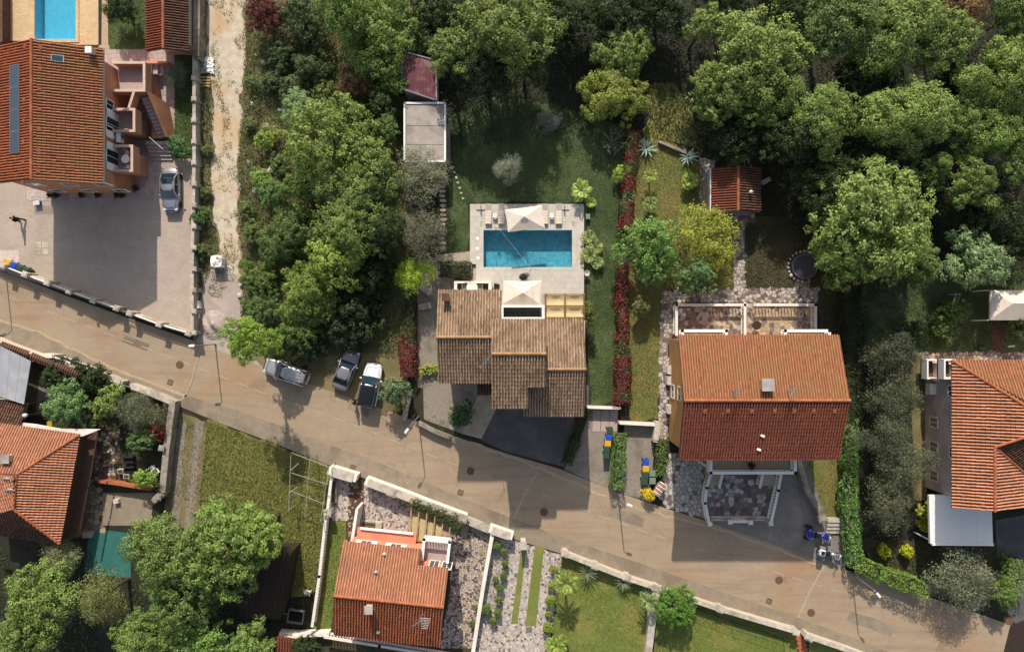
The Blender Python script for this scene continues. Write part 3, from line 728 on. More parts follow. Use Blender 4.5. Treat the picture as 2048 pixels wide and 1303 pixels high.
manhole(1558, 1159, 'round manhole cover in the sunlit road below the motorcycles')
manhole(1622, 1224, 'faint round cover at the lower road edge below the motorcycles')
manhole(2018, 1241, 'round manhole cover at the right end of the road by the dark terrace')
drain(341, 764, 'square drain grate by the pavement opposite the left garden wall corner')
drain(706, 934, 'square drain grate beside the white wall gateway', .061)
drain(921, 984, 'rusty square drain grate at the pavement above the pergola')
drain(1538, 1201, 'rusty square drain grate near the lower road edge on the right')
drain(770, 825, 'square drain grate behind the white car')
# ---- yard of the big terracotta house, far left
patch('driveway', [(-60, 340), (-60, 525), (0, 541), (60, 560), (137, 585), (260, 630), (385, 668), (391, 320), (395, 100), (200, 90), (0, 340)], .012, M['paver'], 'large sand coloured paver yard in front of the terracotta house', 'yard')
PT = patch('tiled_path', [(200, 98), (372, 98), (350, 200), (345, 322), (322, 330), (322, 400), (268, 402), (60, 402), (55, 340), (200, 330)], .016, M['mortarl'], 'pink tiled path round the terracotta house', 'paving')
mb = MB(); pp = [G(*a) for a in [(206, 100), (350, 100), (346, 322), (322, 330), (320, 398), (60, 398), (58, 372), (206, 372)]]
xa, xb, ya, yb = G(56, 0)[0], G(372, 0)[0], G(0, 402)[1], G(0, 98)[1]
for i in range(int((xb-xa)/.42)):
    for j in range(int((yb-ya)/.42)):
        x, y = xa+i*.42+.21, ya+j*.42+.21
        if inside(pp, np.array([x]), np.array([y]))[0]: mb.box((x, y, .022), (.40, .40, .016))
mb.build('paving_tiles', M['pinktile'], PT)['kind'] = 'stuff'
patch('pool_deck', [(-60, -80), (68, -80), (68, 82), (-60, 82)], .02, M['deckstone'], 'sandy stone deck left of the bright blue pool', 'pool deck')
patch('pool_deck', [(154, -80), (197, -80), (197, 90), (154, 90)], .02, M['deckstone'], 'sandy stone deck right of the bright blue pool', 'pool deck')
patch('pool_deck', [(68, 80.5), (154, 80.5), (154, 98), (68, 98)], .02, M['deckstone'], 'narrow stone deck between the bright blue pool and roof', 'pool deck')
patch('garden_path', [(205, -80), (215, -80), (217, 98), (203, 98)], .024, M['pale'], 'narrow pale path beside the pool deck of the left house', 'path')
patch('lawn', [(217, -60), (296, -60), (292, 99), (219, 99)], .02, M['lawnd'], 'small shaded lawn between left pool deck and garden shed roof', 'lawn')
patch('flower_bed', [(348, 110), (388, 110), (388, 316), (345, 318)], .02, M['lawnd'], 'narrow green bed along the left boundary wall', 'flower bed')
patch('stone_mosaic', [(0, 500), (38, 500), (38, 535), (0, 530)], .016, M['chips'], 'stone mosaic corner behind the wheelie bins', 'paving')
DRN = patch('access_cover', [(68, 481), (97, 481), (99, 511), (69, 511)], .018, M['pale'], 'square paved access cover in the left yard', 'cover')
for i in range(2):
    for j in range(2): x, y = G(76+i*15, 489+j*14); MB().box((x, y, .026), (.66, .6, .016)).build('paver', M['cap'], DRN)
# ---- waste ground and track between left house and wood
patch('scrubland', [(398, -60), (820, -60), (815, 760), (700, 780), (530, 738), (388, 690), (398, 300)], .006, M['wild'], 'overgrown scrub ground between the track and the wood', 'scrubland', rough=.2)
patch('track', [(416, -40), (492, -40), (489, 60), (487, 150), (480, 260), (474, 330), (476, 420), (478, 470), (486, 560), (480, 600), (412, 600), (410, 540), (440, 500), (425, 420), (422, 330), (428, 200), (418, 120), (412, 40)], .012, M['track'], 'pale limestone track climbing beside the left boundary wall', 'track', rough=.22)
patch('sand_lot', [(412, 548), (440, 540), (476, 548), (488, 590), (484, 640), (470, 675), (530, 737), (455, 708), (392, 683), (392, 640), (398, 600)], .018, M['sand'], 'grey sand and rubble lot at the foot of the track', 'sand', rough=.12)
patch('parking_ground', [(520, 742), (560, 715), (640, 745), (700, 700), (745, 690), (790, 740), (812, 810), (790, 830), (700, 798), (620, 770)], .014, M['wild'], 'brown earth parking strip beside the road', 'parking', rough=.1)
patch('clearing', [(1290, 170), (1345, 165), (1385, 230), (1400, 300), (1340, 282), (1285, 280), (1300, 230)], .01, M['meadow'], 'sunny rough clearing between the trees above the agaves', 'clearing', rough=.15)
# ---- centre property
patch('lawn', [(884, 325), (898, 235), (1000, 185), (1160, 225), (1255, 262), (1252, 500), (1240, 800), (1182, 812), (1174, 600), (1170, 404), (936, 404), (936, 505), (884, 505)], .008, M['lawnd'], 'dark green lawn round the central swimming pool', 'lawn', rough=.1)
patch('patio', [(834, 520), (942, 505), (948, 582), (880, 600), (880, 775), (836, 775)], .012, M['gravel'], 'grey gravel patio on the west side of the central house', 'patio')
patch('forecourt', [(846, 765), (960, 768), (965, 790), (922, 866), (848, 838)], .018, M['gravel'], 'gravel forecourt in front of the central house entrance', 'forecourt')
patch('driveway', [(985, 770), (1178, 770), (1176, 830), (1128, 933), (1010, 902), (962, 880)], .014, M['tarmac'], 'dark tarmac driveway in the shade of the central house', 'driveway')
patch('ramp', [(957, 788), (990, 788), (992, 818), (963, 877), (922, 866)], .05, M['concrete'], 'pale concrete entrance ramp beside the dark driveway', 'ramp', thick=.05)
patch('side_drive', [(1182, 815), (1236, 815), (1234, 880), (1222, 978), (1128, 938), (1170, 850)], .016, M['gravel'], 'gravel drive between the dark driveway and clipped hedge', 'driveway')
patch('side_drive', [(1250, 848), (1312, 852), (1308, 905), (1300, 1003), (1232, 982)], .016, M['gravel'], 'gravel drive between clipped hedge and orange house', 'driveway', rough=.06)
for i in range(3): patch('paving_slab', [(1186+i*17, 820), (1201+i*17, 820), (1200+i*17, 862), (1185+i*17, 862)], .03, M['pinktile'], ['west', 'middle', 'east'][i]+' pinkish slab in the row above the wheelie bins', 'slab', thick=.012)
# pool surround: separate slabs
px0, py0, px1, py1 = POOLS['b']
DK = [(940, 408), (1166, 408), (1164, 588), (1088, 588), (1088, 610), (1003, 610), (1003, 580), (946, 580), (946, 532), (940, 505)]
deck = patch('pool_deck', [(940, 408), (1166, 408), (1166, 458), (940, 458)], .045, M['mortarl'], 'pale travertine deck round the central swimming pool', 'pool deck')
mb = MB()
for q in ([(940, 458), (965, 458), (965, 536), (940, 520)], [(1146, 458), (1166, 458), (1164, 536), (1146, 536)], [(946, 536), (1164, 536), (1163, 612), (946, 612)]):
    mb.prism(ccw([G(*a) for a in q]), .0, .045)
mb.build('bed', M['mortarl'], deck)
dkw = ccw([G(*a) for a in DK]); hole = (G(px0-6, 0)[0], G(0, py1+6)[1], G(px1+6, 0)[0], G(0, py0-6)[1])
xa, ya = G(940, 0)[0], G(0, 612)[1]; i = 0
for i in range(19):
    for j in range(17):
        x0, y0, x1, y1 = xa+i*.6, ya+j*.6, xa+i*.6+.592, ya+j*.6+.592
        if not inside(dkw, np.array([(x0+x1)/2]), np.array([(y0+y1)/2]))[0]: continue
        if x1 > hole[0] and x0 < hole[2] and y1 > hole[1] and y0 < hole[3]:
            if x0 < hole[0] < x1 and hole[0]-x0 > .1: x1 = hole[0]-.008
            elif x0 < hole[2] < x1 and x1-hole[2] > .1: x0 = hole[2]+.008
            elif y0 < hole[1] < y1 and hole[1]-y0 > .1: y1 = hole[1]-.008
            elif y0 < hole[3] < y1 and y1-hole[3] > .1: y0 = hole[3]+.008
            else: continue
        MB().bb(x0, y0, .046, x1, y1, .075+random.uniform(-.002, .002)).build('slab', M['slab'], deck)
def pool(name, px, tilem, waterm, depth, label, cop):
    (x0, y0), (x1, y1) = G(px[0], px[3]), G(px[2], px[1]); t = thing(name, ((x0+x1)/2, (y0+y1)/2, 0), label, 'swimming pool')
    b = MB(); d = -depth
    b.add([(x0, y0, d), (x1, y0, d), (x1, y1, d), (x0, y1, d)], [(0, 1, 2, 3)]); b.build('basin_floor', M[tilem], t)
    w = MB(); g = .3
    w.bb(x0-g, y0-g, d, x0, y1+g, .0-.01); w.bb(x1, y0-g, d, x1+g, y1+g, -.01); w.bb(x0, y0-g, d, x1, y0, -.01); w.bb(x0, y1, d, x1, y1+g, -.01)
    w.build('basin_wall', M[tilem], t)
    # coping stones
    def run(ax, c, a, e):
        n = max(1, round((e-a)/.75)); s = (e-a)/n
        for i in range(n):
            m = MB()
            if ax == 'x': m.bb(a+i*s+.003, c-.16, .0, a+(i+1)*s-.003, c+.16, .09)
            else: m.bb(c-.16, a+i*s+.003, .0, c+.16, a+(i+1)*s-.003, .09)
            m.build('coping', M[cop], t)
    run('x', y0-.16, x0-.32, x1+.32); run('x', y1+.16, x0-.32, x1+.32); run('y', x0-.16, y0, y1); run('y', x1+.16, y0, y1)
    wt = MB(); wt.add([(x0, y0, -.07), (x1, y0, -.07), (x1, y1, -.07), (x0, y1, -.07)], [(0, 1, 2, 3)]); wt.build('water', M[waterm], t)
    return t, (x0, y0, x1, y1)
pl, rc = pool('swimming_pool', POOLS['b'], 'pooltile', 'water', 1.35, 'rectangular teal swimming pool in pale deck behind the central house', 'slab')
x0, y0, x1, y1 = rc
MB().bb(x0+.4, y0+.02, -1.35, x0+1.3, y0+.9, -.75).build('pool_step', M['pooltile'], pl)
pool('swimming_pool', POOLS['a'], 'pooltileb', 'waterb', 1.2, 'bright blue pool cut off by the top edge at upper left', 'deckstone')
# ---- right property (orange gabled house)
patch('lawn', [(1258, 285), (1330, 280), (1412, 330), (1404, 435), (1470, 440), (1472, 578), (1326, 582), (1320, 700), (1318, 838), (1258, 842)], .008, M['drylawn'], 'dry yellow green lawn between red hedge and garden shed', 'lawn', rough=.12)
patch('lawn', [(1488, 435), (1640, 430), (1700, 560), (1690, 920), (1640, 900), (1636, 578), (1488, 578)], .008, M['soil'], 'dark shaded lawn right of the stone garden path', 'lawn', rough=.1)
patch('driveway', [(1405, 915), (1612, 918), (1655, 1040), (1690, 1062), (1690, 1138), (1600, 1108), (1432, 1046), (1405, 1036)], .034, M['asphaltC'], 'grey driveway under the balcony of the orange house', 'driveway')
patch('lawn', [(1610, 918), (1682, 918), (1682, 1034), (1648, 1034)], .02, M['drylawn'], 'narrow yellow green grass strip by the curved low wall', 'lawn')
crazy('stone_terrace', [(1340, 905), (1408, 905), (1402, 960), (1408, 1000), (1418, 1040), (1330, 1012), (1318, 990), (1334, 930)], .03, .42, 'grey crazy paving apron left of the orange house entrance', ['stone', 'stone', 'stone', 'stoned'], 'mortar', probs=[4, 3, 3, 1], gap=.07)
crazy('stone_path', [(1322, 582), (1346, 582), (1346, 670), (1336, 690), (1336, 878), (1318, 880)], .03, .38, 'pale stone path along the left wall of the orange house', ['stone', 'stonet', 'stoned'], probs=[6, 1, 2], gap=.07)
crazy('stone_terrace', [(1346, 578), (1636, 575), (1636, 604), (1346, 604)], .03, .38, 'stone paved strip behind the orange house terraces', ['stone', 'stonet', 'stoned'], probs=[6, 1, 2], gap=.07)
crazy('stone_path', [(1468, 430), (1490, 430), (1490, 576), (1466, 576)], .03, .36, 'straight stone path from garden shed to the orange house', ['stone', 'stoned'], probs=[3, 1], gap=.07)
crazy('stone_path', [(1398, 314), (1432, 322), (1424, 345), (1420, 425), (1402, 442)], .03, .38, 'stone path along the west side of the brick garden shed', ['stone', 'stonet'], probs=[3, 1], gap=.07)
crazy('stone_path', [(1470, 425), (1510, 425), (1510, 447), (1470, 447)], .034, .4, 'dark stone landing in front of the garden shed door', ['stoned', 'stone'], probs=[2, 1], gap=.06)
crazy('stone_path', [(1590, 558), (1622, 558), (1618, 576), (1588, 576)], .034, .4, 'short stone path to the round covered pool', ['stone', 'stonet'], gap=.06)
crazy('stone_terrace', [(1348, 606), (1486, 606), (1486, 700), (1348, 700)], .06, .42, 'left walled terrace of dark mosaic stones behind the orange house', ['stoned', 'stone', 'stonet'], 'mortarl', probs=[5, 2, 1], gap=.05)
crazy('stone_terrace', [(1494, 606), (1628, 606), (1628, 700), (1494, 700)], .06, .46, 'right walled terrace of tan mosaic stones behind the orange house', ['stonet', 'stoned', 'stone'], 'mortarl', probs=[4, 2, 1], gap=.06)
crazy('stone_terrace', [(1412, 940), (1552, 940), (1536, 1040), (1424, 1040)], .06, .46, 'sunken forecourt of dark mosaic stones below the white balcony', ['stoned', 'stone'], 'mortar', probs=[3, 2], gap=.05)
# ---- far right property
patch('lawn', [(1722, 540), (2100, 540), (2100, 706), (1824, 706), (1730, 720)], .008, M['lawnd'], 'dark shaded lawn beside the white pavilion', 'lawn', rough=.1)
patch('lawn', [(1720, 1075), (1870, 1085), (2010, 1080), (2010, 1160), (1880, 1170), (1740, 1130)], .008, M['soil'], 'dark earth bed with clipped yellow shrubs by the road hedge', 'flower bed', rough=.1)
crazy('paved_path', [(1823, 703), (2090, 703), (2090, 724), (1850, 724), (1850, 716), (1823, 716)], .02, .34, 'brown stone path behind the pink house', ['stonet', 'stoned', 'stone'], 'brown', indiv=False, probs=[2, 3, 1])
patch('paved_path', [(1984, 640), (2010, 640), (2010, 704), (1982, 704)], .024, M['brown'], 'narrow brown paved path down from the white pavilion', 'path')
patch('earth_path', [(1822, 716), (1852, 716), (1852, 1000), (1826, 1000)], .014, M['wild'], 'pale earth path between the olive row and pink house', 'path', rough=.08)
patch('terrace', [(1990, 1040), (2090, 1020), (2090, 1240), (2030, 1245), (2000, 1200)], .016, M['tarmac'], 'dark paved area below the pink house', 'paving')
patch('deck', [(2020, 1250), (2110, 1215), (2110, 1360), (2000, 1330)], .06, M['darkwood'], 'dark brown deck at the lower right corner', 'deck', thick=.06)
# ---- lower left
patch('meadow', [(415, 838), (560, 892), (655, 930), (648, 1060), (640, 1180), (560, 1200), (420, 1080), (398, 1005)], .008, M['meadow'], 'sunlit rough grass meadow below the road', 'meadow', rough=.15)
patch('track', [(352, 818), (412, 842), (404, 1000), (392, 1060), (330, 1050), (332, 1000), (346, 900)], .012, M['wild'], 'grassy farm track between garden wall and meadow', 'track', rough=.1)
patch('wheel_rut', [(358, 838), (372, 842), (366, 900), (362, 1000), (356, 1070), (336, 1070), (342, 1000), (352, 900)], .018, M['gravel'], 'left pale wheel rut of the farm track', 'wheel rut', rough=.08)
patch('wheel_rut', [(392, 840), (408, 844), (398, 900), (390, 1000), (384, 1070), (366, 1070), (374, 1000), (384, 900)], .018, M['gravel'], 'right pale wheel rut of the farm track', 'wheel rut', rough=.08)
patch('garden', [(60, 722), (250, 772), (345, 808), (330, 930), (310, 1000), (150, 1080), (-60, 900), (-60, 720)], .008, M['soil'], 'shady earth garden round the hipped roof house', 'garden')
crazy('stone_terrace', [(188, 868), (242, 862), (240, 960), (180, 975)], .03, .42, 'broken stone terrace on the east side of the hipped roof house', ['stone', 'stoned', 'stonet'], 'brown', probs=[2, 4, 2], keep=.75, gap=.1)
patch('paved_yard', [(205, 985), (310, 985), (300, 1050), (205, 1050)], .02, M['walk'], 'brown striped brick yard below the orange kerb', 'yard')
crazy('stone_terrace', [(165, 975), (205, 970), (205, 1060), (160, 1068)], .03, .5, 'narrow stone strip beside the brick yard', ['stoned', 'stonet'], 'brown', indiv=False)
patch('water_terrace', [(80, 742), (130, 758), (110, 830), (72, 830)], .02, M['asphaltC'], 'grey terrace beside the grey sheet roof at left', 'terrace')
patch('sports_court', [(180, 1055), (262, 1066), (262, 1155), (168, 1145)], .04, M['court'], 'teal green court partly under the big tree', 'court', thick=.04)
# ---- bottom property (coral roof)
patch('garden', [(660, 940), (716, 955), (728, 962), (930, 1040), (985, 1065), (945, 1310), (620, 1310), (640, 1100)], .008, M['soil'], 'soil of the garden round the coral roofed house', 'garden')
patch('lawn', [(662, 1040), (692, 1040), (690, 1100), (668, 1200), (660, 1280), (625, 1270)], .014, M['lawn'], 'narrow lawn between white balustrade and coral roofed house', 'lawn')
crazy('stone_terrace', [(664, 950), (700, 960), (698, 1040), (664, 1040)], .03, .2, 'grey chip paving inside the white gateway', ['chips', 'chips', 'stoned'], 'mortarl', indiv=False, probs=[3, 3, 1], gap=.035)
crazy('garden_path', [(698, 958), (730, 966), (726, 1060), (690, 1085), (696, 1040)], .034, .3, 'brown path with cream stones from gateway to coral roofed house', ['stonet', 'brown'], 'brown', indiv=False, keep=.7, gap=.09)
crazy('stone_terrace', [(728, 964), (818, 1000), (818, 1080), (724, 1080)], .03, .2, 'grey chip terrace behind the white front wall', ['chips', 'stoned'], 'mortarl', indiv=False, probs=[5, 1], gap=.035)
crazy('stone_terrace', [(905, 1035), (985, 1068), (960, 1200), (945, 1295), (880, 1295), (900, 1180)], .03, .21, 'pebbled side yard right of the coral roofed house', ['chips', 'stoned', 'stonet'], 'mortar', indiv=False, probs=[4, 2, 1], gap=.05)
patch('terrace', [(818, 1000), (905, 1035), (905, 1090), (812, 1090)], .02, M['pinktile'], 'terrace floor under the wooden pergola', 'terrace')
# ---- striped driveway
GD = crazy('driveway', [(990, 1068), (1124, 1110), (1095, 1310), (945, 1310), (958, 1240)], .03, .2, 'pebbled stone driveway with two grass stripes', ['chips', 'stoned', 'stone'], 'mortarl', indiv=False, probs=[9, 1, 2], gap=.03)
for a, lb in (([(1042, 1100), (1052, 1100), (1035, 1246), (1022, 1246)], 'left narrow grass stripe in the pebbled driveway'), ([(1070, 1090), (1088, 1092), (1072, 1250), (1050, 1250)], 'right wide grass stripe in the pebbled driveway')):
    patch('grass_stripe', a, .07, M['lawn'], lb, 'grass stripe', thick=.03)
MB().box((*G(1058, 1258), .05), (.6, .55, .05)).build('access_cover', M['greypl']); tag(bpy.data.objects['access_cover.001'] if 'access_cover.001' in bpy.data.objects else bpy.data.objects['access_cover'], 'small grey square cover below the wide grass stripe', 'cover')
patch('lawn', [(1124, 1112), (1310, 1172), (1290, 1320), (1098, 1320), (1106, 1250)], .014, M['lawn'], 'sunlit lawn with palms below the long wall', 'lawn')
patch('lawn', [(1318, 1176), (1450, 1218), (1590, 1266), (1600, 1330), (1306, 1330)], .014, M['lawn'], 'sunlit lawn with round shrub and wire fence', 'lawn')
patch('lawn', [(1618, 1275), (1740, 1318), (1740, 1350), (1615, 1350)], .014, M['lawn'], 'small lawn beyond the brick gate at the bottom edge', 'lawn')
# ================================================================ HOUSES
def house(name, x, y, label, cat='house'): return thing(name, (x, y, 0), label, cat)
# ---- A: terracotta house, far left
A = house('house', -41.7, 18.8, 'large terracotta walled house with orange gable roof and solar panels')
hE, hR = 7.2, 9.2
xE, xR, xW, yN, yS = X(205.5, hE), X(64, hR), -46.9, Y(97, hE), Y(368, hE)
gable(A, xW+.9, xE-1.0, yS+.5, yN-.4, hE-.25, hR-.3, 'y', 'terracotta_wall', ry=xR)
slope(A, [(xE, yS, hE), (xE, yN, hE), (xR, yN, hR), (xR, yS, hR)], 'tile_rust', .25, .36)
slope(A, [(xW, yN, hE), (xW, yS, hE), (xR, yS, hR), (xR, yN, hR)], 'tile_orange', .25, .36)
ridge(A, (xR, yS, hR+.05), (xR, yN, hR+.05))
wl = xE-1.0
MB().tube([(xE+.06, yS, hE-.05), (xE+.06, yN, hE-.05)], .08, 6).build('gutter', M['steel'], A)
def onslope(px, py, side):           # point on A's roof seen at a pixel
    h = 8.0
    for _ in range(6):
        x = X(px, h); h = hR-(hR-hE)*abs(x-xR)/(xE-xR)
    return Vector((X(px, h), Y(py, h), h))
sl = math.atan2(hR-hE, xE-xR)
for i in range(4):
    a, b = onslope(33, 131+i*44.3, -1), onslope(33, 131+(i+1)*44.3-1.2, -1); c = (a+b)/2+Vector((-.05, 0, .17))
    Mx = Matrix.Rotation(-sl, 3, 'Y')
    p = MB().box(c, (1.25, abs(b.y-a.y), .07), M=Mx).build('solar_panel', M['steel'], A)
    MB().box(c+Mx @ Vector((0, 0, .04)), (1.15, abs(b.y-a.y)-.1, .012), M=Mx).build('cells', M['solar'], p)
    for k in (-1, 1): MB().box(c+Mx @ Vector((0, k*.42, -.1)), (1.0, .05, .14), M=Mx).build('bracket', M['steel'], p)
c = onslope(117, 118, 1); Mx = Matrix.Rotation(sl, 3, 'Y')
s_ = MB().box(c+Vector((0, 0, .12)), (1.0, .62, .16), M=Mx).build('skylight', M['steel'], A); MB().box(c+Vector((.02, 0, .21)), (.82, .46, .02), M=Mx).build('pane', M['glassb'], s_)
c = onslope(187, 106, 1); chimney(A, c.x, c.y, c.z-.3, .42, 1.0, 'creamwall', 'whitep')
for i in range(7):
    for xx in (83, 52):
        c = onslope(xx-i*.8, 96+i*41 if xx == 83 else 94+i*41+ (i > 0)*25, 1); MB().box(c+Vector((0, 0, .12)), (.3, .3, .1), M=Matrix.Rotation(sl*(1 if xx == 83 else -1), 3, 'Y')).build('vent_tile', M['tile_red'], A)
for y, z, w, h in ((Y(210, 4.4), 4.4, .9, 1.2), (Y(263, 4.4), 4.4, .9, 1.2), (Y(150, 1.7), 1.7, 1.0, 1.1)): window(A, (wl, y, z), 0, w, h, shut=False)
for y, z in ((18.9, 3.95), (15.9, 3.95)):
    window(A, (wl, y, z), 0, 1.3, 2.0, name='balcony_door', shut=True)
for x in (-47.5+i*3.1 for i in range(1, 4)):
    for z in (1.6, 4.6): window(A, (x, yS+.5, z), 270, 1.1, 1.3)
# balconies on the east wall
def balcony(par, x0, x1, y0, y1, z, wm='terracotta_wall', open_side=None):
    f = MB().bb(x0, y0, z-.18, x1, y1, z).build('balcony', M['pinktile'], par)
    w = .18
    mb = MB(); mb.bb(x1-w, y0, z, x1, y1, z+.95); mb.bb(x0, y0, z, x1-w-.002, y0+w, z+.95); mb.bb(x0, y1-w, z, x1-w-.002, y1, z+.95); mb.build('parapet', M[wm], f)
    cp = MB(); e = .03
    cp.bb(x1-w-e, y0-e, z+.952, x1+e, y1+e, z+1.01); cp.bb(x0, y0-e, z+.952, x1-w-e-.002, y0+w+e, z+1.01); cp.bb(x0, y1-w-e, z+.952, x1-w-e-.002, y1+e, z+1.01)
    cp.build('parapet_cap', M['pinkcap'], f)
    MB().bb(x0, y0+.3, 0, x1-.6, y1-.3, z-.182).build('balcony_base', M[wm], f)
    return f
balcony(A, wl, -35.75, 14.55, 17.05, 3.0)
balcony(A, wl, -35.55, 18.3, 20.5, 3.0)
balcony(A, wl, -34.6, 22.1, 24.9, 3.0)
# outside stairs
st = MB(); st.bb(-35.5, 18.5, 0, -34.5, 22.0, .95); st.build('stair_base', M['terracotta_wall'], A)
steps(A, (-34.95, 21.9), (-34.3, 18.6), 1.0, 11, 3.0, 1.0, M['pinktile'])
b = MB(); a0, a1 = Vector((-34.45, 22.1, 0)), Vector((-33.7, 18.4, 0))
b.prism([(a0.x, a0.y), (a1.x, a1.y), (a1.x+.2, a1.y), (a0.x+.2, a0.y)], 0, [3.95, 1.9, 1.9, 3.95]); b.build('stair_wall', M['terracotta_wall'], A)
b = MB(); a0, a1 = Vector((-35.75, 22.1, 0)), Vector((-36.25, 20.5, 0)); b.prism([(a0.x, a0.y), (a1.x, a1.y), (a1.x+.18, a1.y), (a0.x+.18, a0.y)], 2.9, 3.95); b.build('stair_wall', M['terracotta_wall'], A)
b = MB(); b.prism([(a0.x-.03, a0.y), (a1.x-.03, a1.y), (a1.x+.21, a1.y), (a0.x+.21, a0.y)], 3.952, 4.0); b.build('parapet_cap', M['pinkcap'], A)
for i in range(5): MB().bb(-36.2+i*.05, 17.9-i*.34, 0, -33.9-.0, 18.24-i*.34, .9-i*.18).build('step', M['pinktile'], A)
MB().tube([(-35.3, 18.35, 1.9), (-34.2, 17.3, 1.4)], .03, 5).build('handrail', M['whitep'], A)
# low wing along the path
steps(A, (-36.4, 25.3), (-34.0, 25.3), .9, 5, 1.4, .2, M['pinktile'])
MB().bb(-37.4, 25.75, 0, -33.8, 25.95, 1.3).build('stair_parapet', M['salmon'], A)
# ---- garden shelter with tiled roof beside house A
g = house('garden_shelter', -35, 31, 'narrow tiled gable roof shelter beside the boundary wall at top left', 'shelter')
x0, x1, xr, h0, h1 = X(293, 3.0), X(377, 3.0), X(327, 3.7), 3.0, 3.7
for a, b in ((x0, 'w'), (x1, 'e')): pass
slope(g, [(x1, Y(103, 3), h0), (x1, 36, h0), (xr, 36, h1), (xr, Y(103, 3), h1)], 'tile_dark', .25, .36)
slope(g, [(x0, 36, h0), (x0, Y(103, 3), h0), (xr, Y(103, 3), h1), (xr, 36, h1)], 'tile_red', .25, .36)
ridge(g, (xr, Y(103, 3), h1+.05), (xr, 36, h1+.05))
gable(g, x0+.35, x1-.4, 27.2+.2, 36, h0-.22, h1-.3, 'y', 'creamwall', ry=xr)
# ---- B: central house, three tiled volumes
B = house('house', 0, -3, 'central house with three straw coloured tiled roofs in front of the pool')
wE, wR, mE, mR, eE, eR = 7.4, 9.0, 9.35, 11.0, 7.35, 9.05
wN, wS, wr = Y(580, wE), Y(765, wE), -.98
wl_, wn, ws = -6.6, X(1003, 7.6), X(984, 8)
slope(B, [(wl_, wN, wE), (wn, wN, wE), (wn, .45, 8.43), (ws+.15, .45, 8.43), (ws+.15, wr, wR), (wl_, wr, wR)], 'tile_brown', .25, .37, .075)
slope(B, [(wl_, wS, wE), (ws+.15, wS, wE), (ws+.15, wr, wR), (wl_, wr, wR)], 'tile_brown', .25, .37, .075)
ridge(B, (wl_, wr, wR+.05), (ws, wr, wR+.05), 'ridgeb')
mS, mr, mx0, mx1, mxn = Y(815, mE), -2.34, -1.74, 2.87, 1.45
ms = (mR-mE)/(mr-mS); yN2 = .55; zN2 = mR-ms*(yN2-mr); yn = Y(772, 10.0); zn = mR-ms*(mr-yn)
slope(B, [(mx0, yN2, zN2), (mx1, yN2, zN2), (mx1, mr, mR), (mx0, mr, mR)], 'tile_brown', .25, .37, .075)
slope(B, [(mx0, mS, mE), (mxn, mS, mE), (mxn, yn, zn), (mx1, yn, zn), (mx1, mr, mR), (mx0, mr, mR)], 'tile_brown', .25, .37, .075)
ridge(B, (mx0, mr, mR+.05), (mx1, mr, mR+.05), 'ridgeb')
eS, er, ex1 = Y(831, eE), -3.77, X(1169, 8); es = (eR-eE)/(er-eS); zEN = eR-es*(.6-er)
slope(B, [(2.6, .6, zEN), (ex1, .6, zEN), (ex1, er, eR), (2.6, er, eR)], 'tile_brown', .25, .37, .075)
z5 = eE+es*(-5.3-eS)
slope(B, [(1.03, eS, eE), (ex1, eS, eE), (ex1, er, eR), (2.6, er, eR), (2.6, -5.3, z5), (1.03, -5.3, z5)], 'tile_brown', .25, .37, .075)
ridge(B, (2.7, er, eR+.05), (ex1, er, eR+.05), 'ridgeb')
gable(B, wl_+.35, -1.7, wS+.45, wN-.4, wE-.22, wR-.28, 'x', 'white', ry=wr)
mw = MB(); mw.v = []
pr = [(yn+.4, 0), (yN2-.35, 0), (yN2-.35, zN2-.1-.2), (mr, mR-.28), (yn+.4, zn-.15)]
mw.v = [(mx0+.2, a, z) for a, z in pr]+[(mx1-.2, a, z) for a, z in pr]; mw.f = [(0, 1, 2, 3, 4), (9, 8, 7, 6, 5)]+[(i, 5+i, 5+(i+1) % 5, (i+1) % 5) for i in range(5)]; mw.build('wall', M['white'], B)
MB().prism([(mx0+.2, mS+.45), (mxn-.2, mS+.45), (mxn-.2, yn+.5), (mx0+.2, yn+.5)], 0, [mE-.1, mE-.1, zn-.25, zn-.25]).build('wall', M['white'], B)
gable(B, 1.3, ex1-.35, eS+.45, .35, eE-.22, eR-.28, 'x', 'white', ry=er)
MB().bb(ex1+.0, Y(812, 4), 0, ex1+.5, Y(640, 4), 3.6).build('side_wing', M['creamwall'], B)
for x in (3.0, 4.9): window(B, (x, eS+.45, 5.0), 270, 1.2, 1.3)
for x in (-5.2, -3.2): window(B, (x, wS+.45, 5.0), 270, 1.2, 1.3)
window(B, (3.6, eS+.45, 1.2), 270, 3.2, 2.2, name='garage_door')
gd = MB().bb(-3.3, Y(790, 3), 2.7, -1.9, Y(765, 3), 2.9); gd.build('porch_roof', M['brown'], B)
slope(B, [(-3.35, -6.6, 2.95), (-1.75, -6.6, 2.95), (-1.75, -4.9, 3.4), (-3.35, -4.9, 3.4)], 'tile_dark', .25, .37)
chimney(B, X(891, 9), Y(594, 9), 7.3, .5, 1.5, 'brown', 'brown')
antenna(B, X(972, 9.3), Y(722, 9.3), 8.2, 1.5, .9)
# loggia between the two north wings: white frame, dark glazing
lg = MB(); za = 3.1; q0, q1, q2, q3 = X(1002, za), X(1089, za), Y(637, za), Y(610, za)
for a in ((q0, q2, q0+.22, q3), (q1-.22, q2, q1, q3), (q0+.222, q3-.2, q1-.222, q3), (q0+.222, q2, q1-.222, q2+.15)): lg.bb(a[0], a[1], 0 if a[0] != q0+.222 else za-.2, a[2], a[3], za)
lg.build('loggia_frame', M['whitep'], B)
MB().bb(q0+.23, q2+.16, 0.02, q1-.23, q3-.21, .06).build('loggia_floor', M['dark'], B)
for i in range(3): MB().bb(q0+.25+i*1.2, q2+.3, 2.5, q0+1.3+i*1.2, q3-.3, 2.53).build('glazing', M['smoked'], B)
